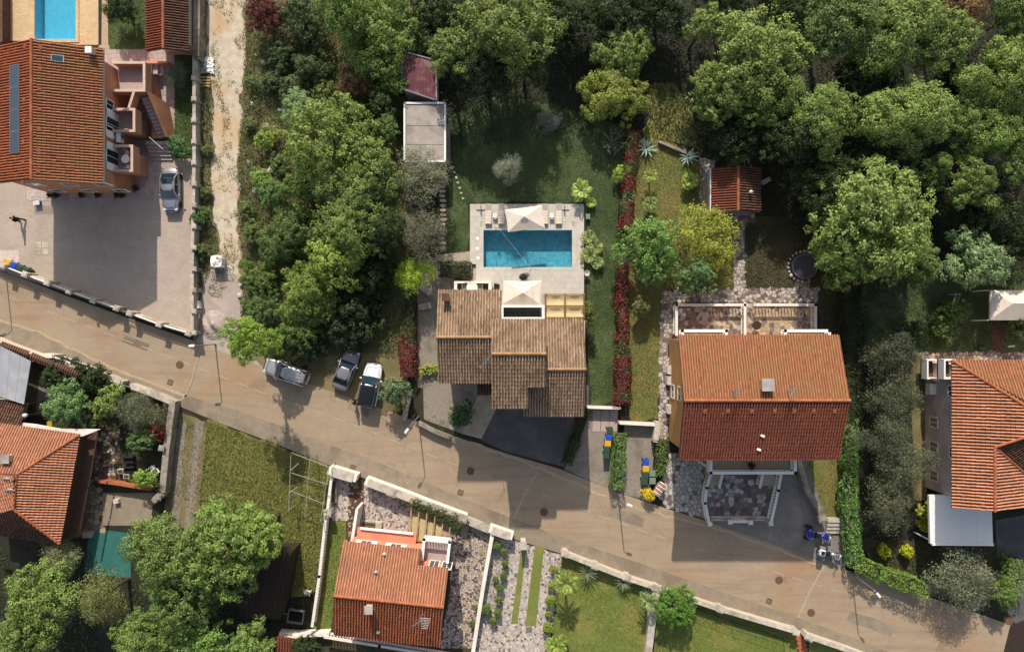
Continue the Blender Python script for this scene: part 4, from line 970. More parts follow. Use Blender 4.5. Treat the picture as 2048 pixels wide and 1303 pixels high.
# ---- C: orange gabled house, right
Cc_ = house('house', 21.7, -6.3, 'large ochre house with orange gable roof and white balustrade balconies')
hE, hR = 8.35, 10.3
x0, x1, yN, yS, yr = X(1357, hE), X(1678, hE), Y(670, hE), Y(918.5, hE), -6.35
slope(Cc_, [(x0, yN, hE), (x1, yN, hE), (x1, yr, hR), (x0, yr, hR)], 'tile_rust', .235, .35, .07)
slope(Cc_, [(x1, yS, hE), (x0, yS, hE), (x0, yr, hR), (x1, yr, hR)], 'tile_red', .235, .35, .075)  # darker tile than the north slope, with the south side's shade in its colour
ridge(Cc_, (x0, yr, hR+.05), (x1, yr, hR+.05))
gable(Cc_, 15.7, x1-.35, -11.4, yN-.5, hE-.2, hR-.3, 'x', 'tanwall', ry=yr)
for y, z in ((Y(783, 2), 1.7), (Y(786, 4), 4.4)): window(Cc_, (15.7, y, z), 180, 1.25, 1.25)
for x in (17.5, 20, 24, 27): window(Cc_, (x, -11.4, 6.6), 270, 1.1, 1.9, name='balcony_door')
chimney(Cc_, X(1535, 10.6), Y(769, 10.6), 9.4, .78, 1.3, 'tanwall', 'fibre')
for px, lb in ((1472, 0), (1583, 0)): antenna(Cc_, X(px, 11), Y(783, 11), 9.7, 1.6, .9, L=.9)
for i, px in enumerate((1409, 1456, 1503, 1549, 1588, 1627, 1668)):
    y = Y(822, 10); z = hR-(hR-hE)*(yr-y)/(yr-yS); MB().box((X(px, 10), y, z+.1), (.28, .3, .12), M=Matrix.Rotation(.37, 3, 'X')).build('vent_tile', M['ridge'], Cc_)
for px, py in ((1523, 870), (1519, 899)):
    h = 9; y = Y(py, h); z = hR-(hR-hE)*(yr-y)/(yr-yS); MB().box((X(px, h), y, z+.12), (.35, .2, .12), rz=-.4).build('vent_pipe', M['whitep'], Cc_)
# south balcony
za = 5.3; bx0, bx1, by = X(1413, za), X(1586, za), Y(944, za)
fl = MB().bb(bx0, by, za-.2, bx1, -11.4, za).build('balcony', M['pale'], Cc_)
ORGb = fl
balustrade(Cc_, [(bx0+.15, -11.4), (bx0+.15, by+.15), (bx1-.15, by+.15), (bx1-.15, -11.4)], za, .95, .26, 'whitep')
for x in (bx0+.4, 19.3, 22.6, bx1-.4): MB().lathe([(.2, 0), (.2, .3), (.15, .4), (.15, za-.6), (.22, za-.2)], (x, by+.3, 0), 10).build('column', M['white'], Cc_)
# north balconies
za = 4.6
for a, b in ((1358, 1449), (1561, 1652)):
    ax, bx = X(a, za), X(b, za); yb = Y(659, za+.9)
    MB().bb(ax, yN-.5, za-.2, bx, yb, za).build('balcony', M['pale'], Cc_)
    balustrade(Cc_, [(ax+.1, yN-.5), (ax+.1, yb-.1), (bx-.1, yb-.1), (bx-.1, yN-.5)], za, .95, .3, 'whitep')
# terrace balustrades at the back
balustrade(Cc_, [G(1348, 668), G(1348, 610), G(1486, 610)], .1, 1.0, .32)
balustrade(Cc_, [G(1483, 607), G(1483, 668)], .1, 1.0, .32)
balustrade(Cc_, [G(1506, 610), G(1622, 610), G(1622, 668)], .1, 1.0, .32)
# stair balustrades at the front, curving out to the road
balustrade(Cc_, [G(1422, 922), G(1407, 970), G(1404, 1000), G(1412, 1038)], .05, 1.1, .3)
balustrade(Cc_, [G(1556, 930), G(1548, 975), G(1534, 1038)], .05, 1.1, .3)
balustrade(Cc_, [G(1440, 940), G(1433, 968)], .05, 1.0, .3)
balustrade(Cc_, [G(1519, 940), G(1513, 968)], .05, 1.0, .3)
balustrade(Cc_, [G(1456, 1037), G(1490, 1037)], .05, .9, .3)
for a in ((1414, 1041), (1534, 1040), (1454, 1037), (1494, 1038)): pillar(Cc_, *G(*a), .05, .32, 1.0, 'cap', 'white')
for a, b, c, d in ((1410, 925, 1436, 968), (1517, 935, 1546, 968)): (gx0, gy0), (gx1, gy1) = G(a, d), G(c, b); MB().bb(gx0, gy0, .06, gx1, gy1, .5).build('landing', M['concrete'], Cc_)
for y in (1030, 1036): (gx0, gy0), (gx1, gy1) = G(1420, y+4), G(1530, y); MB().bb(gx0, gy0, .04, gx1, gy1, .16 if y == 1036 else .3).build('step', M['cap'], Cc_)
# ---- D: coral roofed house, bottom
D = house('house', -11.5, -24.5, 'salmon house with coral tiled gable roof below the road')
hE, hR = 5.5, 7.3
def ax2(o, u, v, h): return None
nA, nB = P(690, 1085, hE), P(903, 1119, hE)     # north eave ends
rA, rB = P(668, 1190, hR), P(887, 1213, hR)
u = Vector((rB.x-rA.x, rB.y-rA.y, 0)).normalized(); v = Vector((u.y, -u.x, 0))    # v runs downhill to the south
Lr = (rB-rA).length; dn = 4.35; dsn = 4.35
def DP(a, b, z): q = Vector((rA.x, rA.y, 0))+u*a+v*b; return Vector((q.x, q.y, z))
c0, c1 = 7.15, Lr                                        # the balcony notch in the north eave
zc = hR-(hR-hE)*3.05/dn
slope(D, [DP(0, -dn, hE), DP(c0, -dn, hE), DP(c0, -3.05, zc), DP(Lr, -3.05, zc), DP(Lr, 0, hR), DP(0, 0, hR)], 'tile_coral', .25, .36, .075)
slope(D, [DP(Lr, dsn, hE), DP(0, dsn, hE), DP(0, 0, hR), DP(Lr, 0, hR)], 'tile_orange', .25, .36, .085)
ridge(D, DP(0, 0, hR+.05), DP(Lr, 0, hR+.05))
i0, i1 = .35, Lr-.35
wm = MB(); w4 = [DP(i0, -dn+.5, 0), DP(c0-.05, -dn+.5, 0), DP(c0-.05, -2.6, 0), DP(i1, -2.6, 0), DP(i1, dsn-.5, 0), DP(i0, dsn-.5, 0)]
zz = lambda b: hR-.3-(hR-hE)*abs(b)/dn
ring = [(i0, -dn+.5), (c0-.05, -dn+.5), (c0-.05, -2.6), (i1, -2.6), (i1, dsn-.5), (i0, dsn-.5)]
vb = [DP(a, b, 0) for a, b in ring]; vt = [DP(a, b, zz(b)) for a, b in ring]; rt = [DP(i0, 0, zz(0)), DP(i1, 0, zz(0))]
wm.v = [tuple(p) for p in vb+vt+rt]; wm.f = [(i, (i+1) % 6, 6+(i+1) % 6, 6+i) for i in (0, 1, 2, 4)]+[(3, 4, 10, 13, 9), (5, 0, 6, 12, 11)]+[(0, 1, 2, 3, 4, 5)]
wm.f = [f for f in wm.f if f != (5, 0, 6, 11)]; wm.f = [f for f in wm.f if f not in [(5, 0, 6, 11)]]
wm.build('wall', M['salmon'], D)
MB().prism([tuple(DP(a, b, 0)[:2]) for a, b in ((c0, -dn+.3), (i1, -dn+.3), (i1, -2.6), (c0, -2.6))], 0, 2.98).build('wall', M['salmon'], D)
MB().prism([tuple(DP(a, b, 0)[:2]) for a, b in ((c0+.02, -dn+.31), (i1-.02, -dn+.31), (i1-.02, -2.62), (c0+.02, -2.62))], 2.99, 3.05).build('balcony_floor', M['pinktile'], D)
balustrade(D, [tuple(DP(c0+.05, -2.9, 0)[:2]), tuple(DP(c0+.05, -dn-.45, 0)[:2]), tuple(DP(i1+.1, -dn-.45, 0)[:2]), tuple(DP(i1+.1, -2.9, 0)[:2])], 3.06, 1.0, .26, 'whitep')
MB().prism([tuple(DP(a, b, 0)[:2]) for a, b in ((c0-.1, -dn-.55), (i1+.2, -dn-.55), (i1+.2, -dn+.3), (c0-.1, -dn+.3))], 2.9, 3.06).build('balcony', M['pinktile'], D)
fang = math.degrees(math.atan2(-v.y, -v.x))
for a in (1.8, 4.6): window(D, DP(a, -dn+.5, 3.9), fang, 1.0, 1.2, shut=True)
for a in (8.4, 9.6): window(D, DP(a, -2.6, 4.1), fang, .9, 1.9, name='balcony_door')
for a, z in ((2.4, 1.5), (5.2, 1.5)): window(D, DP(a, -dn+.5, z), fang, 1.2, 1.2, shut=True)
MB().prism([tuple(DP(a, b, 0)[:2]) for a, b in ((.6, -dn-.55), (6.3, -dn-.55), (6.3, -dn+.5), (.6, -dn+.5))], 2.55, 2.7).build('porch_roof', M['salmon'], D)
MB().prism([tuple(DP(a, b, 0)[:2]) for a, b in ((.9, -dn-.6), (6.0, -dn-.6), (6.0, -dn-.4), (.9, -dn-.4))], 2.72, 2.9).build('porch_rail', M['whitep'], D)
def onD(a, b): return DP(a, b, hR-(hR-hE)*abs(b)/dn)
q = onD(3.3, .75); chimney(D, q.x, q.y, q.z-.2, .55, 1.0, 'creamwall', 'fibre')
for a, b in ((3.9, -3.7), (3.4, -2.2), (4.1, 3.4)): q = onD(a, b); MB().lathe([(.13, 0), (.13, .25), (.2, .26), (.05, .38)], tuple(q), 8).build('vent_pipe', M['cap'], D)
q = onD(7.9, 1.1); antenna(D, q.x, q.y, q.z, 1.5, .6); antenna(D, q.x+.5, q.y-.3, q.z, 1.1, 1.5, L=.9)
MB().prism([(p.x, p.y) for p in (DP(.2, -6.6, 0), DP(.45, -6.6, 0), DP(.3, -3.2, 0), DP(.0, -3.2, 0))], 0, 2.6).build('side_wall', M['white'], D)
# ---- E: hipped roof house, lower left
E = house('house', -47, -15.5, 'house with orange hipped roof cut by the left edge of the photo')
hE, hR = 3.7, 5.8
ne, se = P(160, 868, hE), P(120, 1086, hE); ap = P(35, 948, hR); nw = P(-60, 838, hE); wr_ = P(-60, 942, hR)
sv1 = P(-60, 1060, hE)
slope(E, [ne, nw, wr_, ap], 'tile_coral', .25, .36, .075)
slope(E, [se, ne, ap, P(28, 1017, hR)], 'tile_coral', .25, .36, .09)
slope(E, [sv1, se, P(28, 1017, hR), P(-60, 1040, 5.1)], 'tile_dark', .25, .36)
slope(E, [P(-60, 1040, 5.15), P(28, 1017, hR+.05), ap+Vector((0, 0, .05)), wr_+Vector((0, 0, .05))], 'tile_coral', .25, .36)
for a, b in ((ne, ap), (ap, P(28, 1017, hR)), (P(28, 1017, hR), se)): ridge(E, a+Vector((0, 0, .08)), b+Vector((0, 0, .08)))
cen = Vector((-48, -16, 0)); 
def inn(p, d=.5): q = Vector((p.x, p.y, 0)); return tuple((q+(cen-q).normalized()*d)[:2])
MB().prism(ccw([inn(ne), inn(se), inn(sv1, 1), inn(nw, 1)]), 0, hE-.2).build('wall', M['brown'], E)
chimney(E, X(12, 5.6), Y(917, 5.6), 4.7, .6, 1.0, 'creamwall', 'fibre')
for px, py in ((16, 956), (22, 978)):
    q = P(px, py, 6.0); MB().lathe([(.02, 0), (.28, .06), (.42, .16)], tuple(q), 12, Matrix.Rotation(.9, 3, 'X')).build('dish', M['whitep'], E); MB().tube([tuple(q), (q.x, q.y, 5.2)], .03, 5).build('dish_mast', M['steel'], E)
MB().prism(ccw([P(-40, 836, 3)[:2], P(70, 848, 3)[:2], P(120, 857, 3)[:2], P(200, 858, 3)[:2], P(165, 872, 3)[:2], P(-40, 850, 3)[:2]]), 2.8, 3.0).build('terrace_roof', M['white'], E)
bal_ = MB().prism(ccw([P(150, 868, 2)[:2], P(194, 862, 2)[:2], P(160, 1072, 2)[:2], P(115, 1085, 2)[:2]]), 1.75, 1.95); bal_.build('balcony', M['brown'], E)
for a, b in (((196, 864), (178, 972)), ((176, 976), (160, 1060))): p, q = P(*a, 2.8), P(*b, 2.8); MB().bar(p, q, .12, .1).build('balcony_rail', M['darkwood'], E)
MB().bb(X(170, 0), Y(1072), 0, X(188), Y(1060), .5).build('step', M['pinktile'], E)
# ---- F: pink house with hipped roof, right edge
F = house('house', 48, -11, 'pink rendered house with bright orange hipped roof cut by the right edge')
hE, hR = 6.2, 9.0
a, b = P(1905, 720, hE), P(1901, 1015, hE); xe = X(1903, hE); yN, yS = a.y, b.y
fs = .36; xr_, xt = X(1994, 7.7), xe+8.2
zr_ = hE+fs*(xr_-xe); zt_ = hE+fs*8.2; yr_ = Y(893, zr_); yh = Y(720, hE)-6.1
pq = Vector((xr_, yr_, zr_)); qq = Vector((xt, Y(846, zt_), zt_)); rq = Vector((xt, Y(972, 6.6), zr_-fs*(xt-xr_)))
slope(F, [(xe, yS, hE), (xe, yN, hE), (xt, yh, zt_), qq, pq, (xr_, yS, zr_)], 'tile_coral', .29, .38, .12)
slope(F, [(60, yN, hE), (xe, yN, hE), (xt, yh, zt_), (60, yh, zt_)], 'tile_rust', .27, .36)
slope(F, [rq, pq, qq], 'tile_dark', .27, .38)  # turned from the sun: its shade is put into a darker tile
slope(F, [(xt, yS, rq.z), rq, pq, (xr_, yS, zr_)], 'tile_coral', .29, .38, .12)
u3 = Vector((0, 0, .09))
for a_, b_ in (((xe, yN, hE), (xt, yh, zt_)), (pq, (xr_, yS, zr_)), (pq, qq), (rq, pq)): ridge(F, Vector(a_)+u3, Vector(b_)+u3)
fx = X(1850); MB().bb(fx, yS+.5, 0, 60, yN-.5, hE-.15).build('wall', M['pinkwall'], F)
for px, py, z in ((1869, 844, 1.5), (1864, 893, 1.5), (1857, 950, 1.5), (1898, 782, 4.4), (1896, 905, 4.6)): window(F, (fx, Y(py, z), z), 180, 1.0, 1.25)
MB().bb(fx-.65, Y(781, 1.2)-.3, 1.2, fx-.02, Y(772, 1.2)+.3, 1.9).build('wall_unit', M['whitemetal'], F)
# stair tower with open lightwells at its north-west corner
tx0, tx1, ty0, ty1 = X(1846, .5), fx-.0, Y(758, 2), Y(716, 2)
for zt, pxa, pxb in ((2.2, 1854, 1876), (4.7, 1888, 1912)):
    w = MB(); xa, xb = X(pxa, zt), X(pxb, zt); ya, yb = Y(758, zt), Y(718, zt)
    w.bb(xa, ya, zt-.9, xa+.15, yb, zt); w.bb(xa+.152, yb-.15, zt-.9, xb, yb, zt); w.bb(xa+.152, ya, zt-.9, xb, ya+.15, zt); w.build('balcony_parapet', M['whitep'], F)
    MB().bb(xa, ya, zt-1.1, fx-.01, yb, zt-.902).build('balcony', M['brown'], F)
# awning / carport below it
cp = house('carport', 45.5, -19, 'white sheet roof carport below the pink house', 'carport')
q = [P(1862, 990, 3.1), P(1985, 1002, 3.1), P(1984, 1085, 2.8), P(1861, 1084, 2.8)]
q[1] = P(1985, 990, 3.1)
slab_ = MB(); slab_.prism(ccw([p[:2] for p in q]), 2.7, 2.85)
n = 4
for i in range(n):
    t0, t1 = i/n, (i+.992)/n; a0, a1 = q[0].lerp(q[1], t0), q[0].lerp(q[1], t1); b0, b1 = q[3].lerp(q[2], t0), q[3].lerp(q[2], t1)
    MB().prism(ccw([tuple(p[:2]) for p in (a0, a1, b1, b0)]), 2.9, 2.96).build('roof_panel', M['whitep'], cp)
slab_.build('roof_frame', M['whitep'], cp)
fr = MB(); fr.bar(q[0]+Vector((-.1, 0, -.1)), q[3]+Vector((-.1, 0, .2)), .25, .3); fr.bar(q[3]+Vector((0, -.1, .15)), q[2]+Vector((0, -.1, .15)), .2, .25); fr.build('fascia', M['whitep'], cp)
for p in (q[2], q[3]): MB().tube([(p.x, p.y+.2, 0), (p.x, p.y+.2, 2.7)], .07, 8).build('post', M['whitep'], cp)
# ---- white pavilion at the right edge
pv = house('pavilion', 52, 2, 'white hipped canvas pavilion at the right edge beside the dark lawn', 'pavilion')
z0, z1 = 2.6, 3.4; a, b, c, d = P(1981, 580, z0), P(2120, 580, z0), P(2120, 640, z0), P(1980, 640, z0); r1, r2 = P(2026, 606, z1), P(2080, 606, z1)
mb = MB(); mb.v = [tuple(p) for p in (a, b, c, d, r1, r2)]+[(p.x, p.y, z0-.2) for p in (a, b, c, d)]
mb.f = [(0, 4, 5, 1), (1, 5, 2), (2, 5, 4, 3), (3, 4, 0), (0, 1, 7, 6), (1, 2, 8, 7), (2, 3, 9, 8), (3, 0, 6, 9)]; mb.build('canopy', M['cloth'], pv)
for p in (a, d, b, c): MB().tube([(p.x*.997, p.y, 0), (p.x*.997, p.y, z0-.1)], .05, 6).build('post', M['whitep'], pv)
# ---- outbuildings in the middle
sh = house('shed', -9.3, 25, 'shed with maroon corrugated sheet roof in front of the wood', 'shed')
q = [P(804, 103, 3.4), P(872, 121, 3.0), P(873, 201, 3.0), P(804, 178, 3.4)]
n = 10
for i in range(n):
    t0, t1 = i/n, (i+.96)/n; a0, a1, b1, b0 = q[0].lerp(q[1], t0), q[0].lerp(q[1], t1), q[3].lerp(q[2], t1), q[3].lerp(q[2], t0)
    m = MB(); m.v = [tuple(p) for p in (a0, a1, b1, b0)]+[tuple(p-Vector((0, 0, .06))) for p in (a0, a1, b1, b0)]; m.f = [(3, 2, 1, 0), (4, 5, 6, 7), (0, 1, 5, 4), (1, 2, 6, 5), (2, 3, 7, 6), (3, 0, 4, 7)]
    m.bar(a1+Vector((0, 0, .03)), b1+Vector((0, 0, .03)), .06, .06); m.build('roof_sheet', M['metalred'], sh)
m = MB()
for a, b in zip(q, q[1:]+q[:1]): m.bar(a+Vector((0, 0, .03)), b+Vector((0, 0, .03)), .1, .14)
m.build('roof_trim', M['steel'], sh)
inq = [tuple((Vector(p[:2])*.94+Vector((sum(k.x for k in q)/4, sum(k.y for k in q)/4))*.06)) for p in q]
MB().prism(ccw(inq), 0, 2.85).build('wall', M['creamwall'], sh)
sg = house('garage', -8.6, 19, 'flat grey fibre cement roof outbuilding with white edge', 'outbuilding')
x0, x1, y0, y1 = X(809, 2.8), X(890, 2.8), Y(322, 2.8), Y(206, 2.8)
MB().bb(x0+.1, y0+.1, 0, x1-.1, y1-.1, 2.6).build('wall', M['creamwall'], sg)
n = 24; w = (x1-x0-.3)/n
for k, (ya, yb, z) in enumerate(((y1-.15, y1-2.15, 2.72), (y1-2.05, y1-3.95, 2.69), (y1-3.85, y0+.15, 2.66))):
    for j in range(4):
        m = MB()
        for i in range(6):
            xx = x0+.15+(j*6+i)*w; m.prism([(xx, yb), (xx+w*.55, yb), (xx+w*.55, ya), (xx, ya)], z-.04, z+.035); m.prism([(xx+w*.55, yb), (xx+w, yb), (xx+w, ya), (xx+w*.55, ya)], z-.04, z)
        m.build('roof_sheet', M['fibre'], sg)
m = MB()
for a, b in (((x0, y0), (x1, y0)), ((x1, y0), (x1, y1)), ((x1, y1), (x0, y1)), ((x0, y1), (x0, y0))): m.bar((*a, 2.7), (*b, 2.7), .18, .26)
m.build('roof_edge', M['whitep'], sg)
# brick garden shed
bs = house('shed', 22.0, 13, 'small garden shed with red tiled gable roof and stone path', 'shed')
hE, hR = 2.6, 3.5; xw, xe, xr, y0, y1 = X(1423, hE), X(1520, hE), X(1476, hR), Y(424, hE), Y(336, hE)
slope(bs, [(xw, y0, hE), (xw, y1, hE), (xr, y1, hR), (xr, y0, hR)], 'tile_red', .25, .36, .08)
slope(bs, [(xe, y1, hE), (xe, y0, hE), (xr, y0, hR), (xr, y1, hR)], 'tile_dark', .25, .36)
ridge(bs, (xr, y0, hR+.05), (xr, y1, hR+.05)); gable(bs, xw+.3, xe-.4, y0+.2, y1-.2, hE-.2, hR-.28, 'y', 'creamwall', ry=xr)
MB().tube([(xw-.07, y0, hE-.05), (xw-.07, y1, hE-.05)], .08, 6).build('gutter', M['whitep'], bs)
MB().prism(ccw([P(1452, 424, 2.3)[:2], P(1502, 422, 2.3)[:2], P(1495, 430, 2.3)[:2], P(1450, 430, 2.3)[:2]]), 2.2, 2.3).build('door_canopy', M['steel'], bs)
q = P(1501, 384, 3.4); MB().lathe([(.09, -.6), (.09, .2), (.16, .22), (.05, .32)], tuple(q), 8).build('vent_pipe', M['whitep'], bs)
# grey and tiled lean-to roofs, left edge
ls = house('lean_to', -49, -4, 'grey sheet roof lean-to behind the tile topped wall at left', 'lean-to')
q = [P(-40, 672, 2.7), P(62, 722, 2.7), P(48, 808, 3.0), P(-40, 780, 3.0)]
for p in q[:3]: MB().tube([(p.x*.998, p.y, 0), (p.x*.998, p.y, 2.6)], .06, 6).build('post', M['wood'], ls)
for i in range(5):
    t0, t1 = i/5, (i+.98)/5; a0, a1, b1, b0 = q[0].lerp(q[1], t0), q[0].lerp(q[1], t1), q[3].lerp(q[2], t1), q[3].lerp(q[2], t0)
    m = MB(); m.v = [tuple(p) for p in (a0, a1, b1, b0)]+[tuple(p-Vector((0, 0, .07))) for p in (a0, a1, b1, b0)]; m.f = [(3, 2, 1, 0), (4, 5, 6, 7), (0, 1, 5, 4), (1, 2, 6, 5), (2, 3, 7, 6), (3, 0, 4, 7)]; m.build('roof_sheet', M['sheetgrey'], ls)
lt = house('lean_to', -49.5, -9, 'small brown tiled lean-to roof between grey roof and hipped house', 'lean-to')
slope(lt, [P(-40, 792, 2.6), P(50, 806, 2.6), P(38, 852, 3.3), P(-40, 836, 3.3)][::-1], 'tile_dark', .25, .36)
MB().prism(ccw([P(-40, 800, 2.4)[:2], P(24, 812, 2.4)[:2], P(16, 846, 2.4)[:2], P(-40, 832, 2.4)[:2]]), 0, 2.4).build('wall', M['creamwall'], lt)
# dark sheet roof shed near the big tree
ds = house('shed', -22, -25.5, 'dark brown sheet roof shed half hidden by the big tree', 'shed')
q = [P(500, 1092, 2.8), P(585, 1098, 2.8), P(560, 1238, 2.5), P(478, 1232, 2.5)]
for i in range(9):
    t0, t1 = i/9, (i+.95)/9; a0, a1, b1, b0 = q[0].lerp(q[1], t0), q[0].lerp(q[1], t1), q[3].lerp(q[2], t1), q[3].lerp(q[2], t0)
    m = MB(); m.v = [tuple(p) for p in (a0, a1, b1, b0)]+[tuple(p-Vector((0, 0, .07))) for p in (a0, a1, b1, b0)]; m.f = [(3, 2, 1, 0), (4, 5, 6, 7), (0, 1, 5, 4), (1, 2, 6, 5), (2, 3, 7, 6), (3, 0, 4, 7)]; m.build('roof_sheet', M['darkwood'], ds)
MB().prism(ccw([tuple((Vector(p[:2])*.94+Vector((-22, -25.2))*.06)) for p in q]), 0, 2.4).build('wall', M['darkwood'], ds)
# tiny red roof at the bottom edge
tr = house('lean_to', -21, -31.5, 'small red tiled roof cut by the bottom edge beside the white fence', 'lean-to')
slope(tr, [P(590, 1325, 2.4), P(552, 1322, 2.4), P(556, 1272, 2.8), P(592, 1278, 2.8)], 'tile_red', .25, .36)
MB().prism(ccw([P(556, 1320, 2.2)[:2], P(588, 1322, 2.2)[:2], P(590, 1282, 2.2)[:2], P(558, 1278, 2.2)[:2]]), 0, 2.25).build('wall', M['creamwall'], tr)
# ================================================================ WALLS AND FENCES
def wall(label, pts, h, w=.25, m='wallst', capm='cap', pil=(), name='boundary_wall', cat='wall', capw=1.25, cl=1.6, ph=.35, pw=.42, rails=0, caps=True):
    q = [P(a, b, h) for a, b in pts]; t = thing(name, (q[0].x, q[0].y, 0), label, cat)
    body = MB(); hb = h-.08 if not rails else h-.42
    for a, b in zip(q[:-1], q[1:]):
        d = Vector((b.x-a.x, b.y-a.y, 0)); L = d.length; e = d.normalized()*w*.45
        body.bar(Vector((a.x, a.y, hb/2))-e, Vector((b.x, b.y, hb/2))+e, w, hb)
        if caps:
            n = max(1, round(L/cl))
            for i in range(n):
                s = a.lerp(b, i/n); f = a.lerp(b, (i+1)/n); g = (f-s).normalized()*.008
                MB().bar(Vector((s.x, s.y, hb+.04))+g, Vector((f.x, f.y, hb+.04))-g, w*capw, .075).build('capstone', M[capm], t)
        for k in range(rails):
            z = hb+.1+.28*(k+1)/rails; MB().tube([(a.x, a.y, z), (b.x, b.y, z)], .045, 6).build('rail', M['whitep'], t)
    body.build('wall', M[m], t)
    d = q[-1]-q[0]; rz = math.atan2(d.y, d.x)
    for px, py in pil: p = P(px, py, h+ph); pillar(t, p.x, p.y, 0, pw, h+ph-.12, m, capm, rz)
    return t
wall('left yard front wall with white rails and square pillars along the road', [(-60, 500), (0, 530), (48, 548), (137, 582), (230, 615)], 1.25, rails=2, pil=[(4, 531), (48, 548), (93, 565), (137, 582), (185, 600), (232, 616)], m='cap')
wall('left yard front wall section running to its right corner', [(258, 626), (317, 648), (382, 667)], 1.25, rails=2, pil=[(258, 626), (317, 648), (376, 666)], m='cap')
gt = thing('driveway_gate', P(232, 616, 0), 'low sliding metal gate in the left yard front wall', 'gate')
a, b = P(234, 617, 1.1), P(256, 625, 1.1)
for z in (.3, .7, 1.1): MB().bar(Vector((a.x, a.y, z)), Vector((b.x, b.y, z)), .06, .06).build('rail', M['steel'], gt)
for i in range(6): p = a.lerp(b, (i+.5)/6); MB().bar((p.x, p.y, .2), (p.x, p.y, 1.12), .04, .04).build('bar', M['steel'], gt)
wall('tall pale wall with pillars between the left yard and the track', [(388, 112), (388, 320), (384, 520), (384, 662)], 1.35, .26, 'cap', 'cap', pil=[(387, 155+i*42.5) for i in range(13)], cl=2.0, ph=.2, pw=.36)
wall('weathered grey wall beside the tiled shelter at top left', [(394, -40), (392, 112)], 1.6, .5, 'wallst', 'wallst', cl=2.4)
wall('plain pale wall left of the bright blue pool', [(1, -40), (1, 84)], 1.2, .3, 'brown', 'brown')
# tile topped wall at the left below the pavement
tw = wall('curved wall topped with brown barrel tiles above the grey sheet roof', [(-40, 672), (0, 690), (60, 712), (110, 732), (155, 748)], 2.2, .3, 'creamwall', 'creamwall', caps=False)
q = [P(*a, 2.3) for a in [(-40, 671), (0, 689), (60, 711), (110, 731), (157, 749)]]
for a, b in zip(q[:-1], q[1:]):
    L = (b-a).length; n = int(L/.24); d = (b-a).normalized(); nn = Vector((-d.y, d.x, 0))
    for i in range(n): p = a+d*((i+.5)*.24); MB().tube([p-nn*.36+Vector((0, 0, -.12)), p+Vector((0, 0, .04)), p+nn*.36+Vector((0, 0, -.12))], [.105, .1, .105], 7).build('cap_tile', M['tile_dark'], tw)
gw = thing('entrance_gate', P(110, 718, 0), 'white slatted gate set in the recess of the tile topped wall', 'gate')
a, b = P(104, 712, 1.7), P(176, 738, 1.7); d = (b-a)
MB().bar(a, b, .12, .1).build('top_rail', M['whitep'], gw); MB().bar(a-Vector((0, 0, 1.4)), b-Vector((0, 0, 1.4)), .1, .1).build('bottom_rail', M['whitep'], gw)
for i in range(22): p = a.lerp(b, (i+.5)/22); MB().bar((p.x, p.y, .2), (p.x, p.y, 1.68), .05, .05).build('slat', M['steel'], gw)
for px in ((70, 712), (103, 711)): pass
wall('short pale wall returning beside the white slatted gate', [(76, 710), (104, 712)], 1.9, .3, 'creamwall', 'white', cl=3)
wall('pale stone wall along the pavement above the shady garden', [(160, 743), (178, 742), (240, 765)], 1.3, .45, 'cap', 'cap', cl=1.1)
wall('short pale stone wall between small gate and garden corner', [(262, 772), (300, 786), (345, 805)], 1.2, .42, 'cap', 'cap', cl=1.1)
g2 = thing('garden_gate', P(238, 765, 0), 'small dark metal garden gate by the pavement', 'gate')
a, b = P(232, 765, 1.2), P(262, 774, 1.2)
for z in (.25, 1.2): MB().bar(Vector((a.x, a.y, z)), Vector((b.x, b.y, z)), .08, .08).build('rail', M['steel'], g2)
for i in range(9): p = a.lerp(b, (i+.5)/9); MB().bar((p.x, p.y, .2), (p.x, p.y, 1.18), .04, .04).build('bar', M['darkwood'], g2)
wall('weathered garden wall between the shady garden and farm track', [(344, 808), (332, 900), (324, 985), (308, 1000)], 1.3, .5, 'wallst', 'wallst', pil=[(322, 896), (316, 994)], cl=2.2)
wall('orange topped low wall above the brick yard', [(196, 962), (240, 968), (300, 978)], 1.0, .22, 'ridge', 'ridge', cl=2)
# bottom property walls
wall('white corner wall with coping left of the gateway', [(662, 942), (706, 955)], 1.5, .75, 'white', 'cap', cl=2.6)
wall('white coped wall right of the gateway above the chip terrace', [(735, 964), (800, 988), (856, 1010), (926, 1036)], 1.5, .62, 'white', 'cap', pil=[(783, 984), (856, 1011), (926, 1037)], cl=1.7, ph=.12, pw=.62)
wall('plain grey wall between pergola and pebbled side yard', [(932, 1040), (985, 1062)], 1.0, .55, 'cap', 'cap', cl=3)
wall('short white wall with planter box beside the striped driveway', [(984, 1060), (1020, 1072)], 1.4, .62, 'white', 'cap', cl=1.7)
wall('long thin white wall between pebbled yard and striped driveway', [(985, 1066), (965, 1180), (945, 1310)], 1.2, .3, 'white', 'white', cl=4)
bw = thing('balustrade_wall', P(660, 945, 0), 'white balustrade wall on the left side of the coral roofed house', 'wall')
for pp_ in ([(664, 955), (656, 1020)], [(653, 1030), (640, 1150), (626, 1248)]):
    balustrade(bw, [tuple(P(a, b, 1)[:2]) for a, b in pp_], .35, .95, .3)
    for a, b in zip(pp_[:-1], pp_[1:]): p, q = P(*a, .8), P(*b, .8); MB().bar(Vector((p.x, p.y, .17)), Vector((q.x, q.y, .17)), .3, .34).build('wall', M['white'], bw)
pillar(bw, *P(655, 1025, 1.5)[:2], 0, .55, 1.5, 'white', 'cap')
bw = thing('balustrade_wall', P(600, 1270, 0), 'white balustrade wall under the lower eave of the coral roof', 'wall')
balustrade(bw, [tuple(P(a, b, 1)[:2]) for a, b in ((652, 1270), (760, 1288), (945, 1318))], .4, .95, .3)
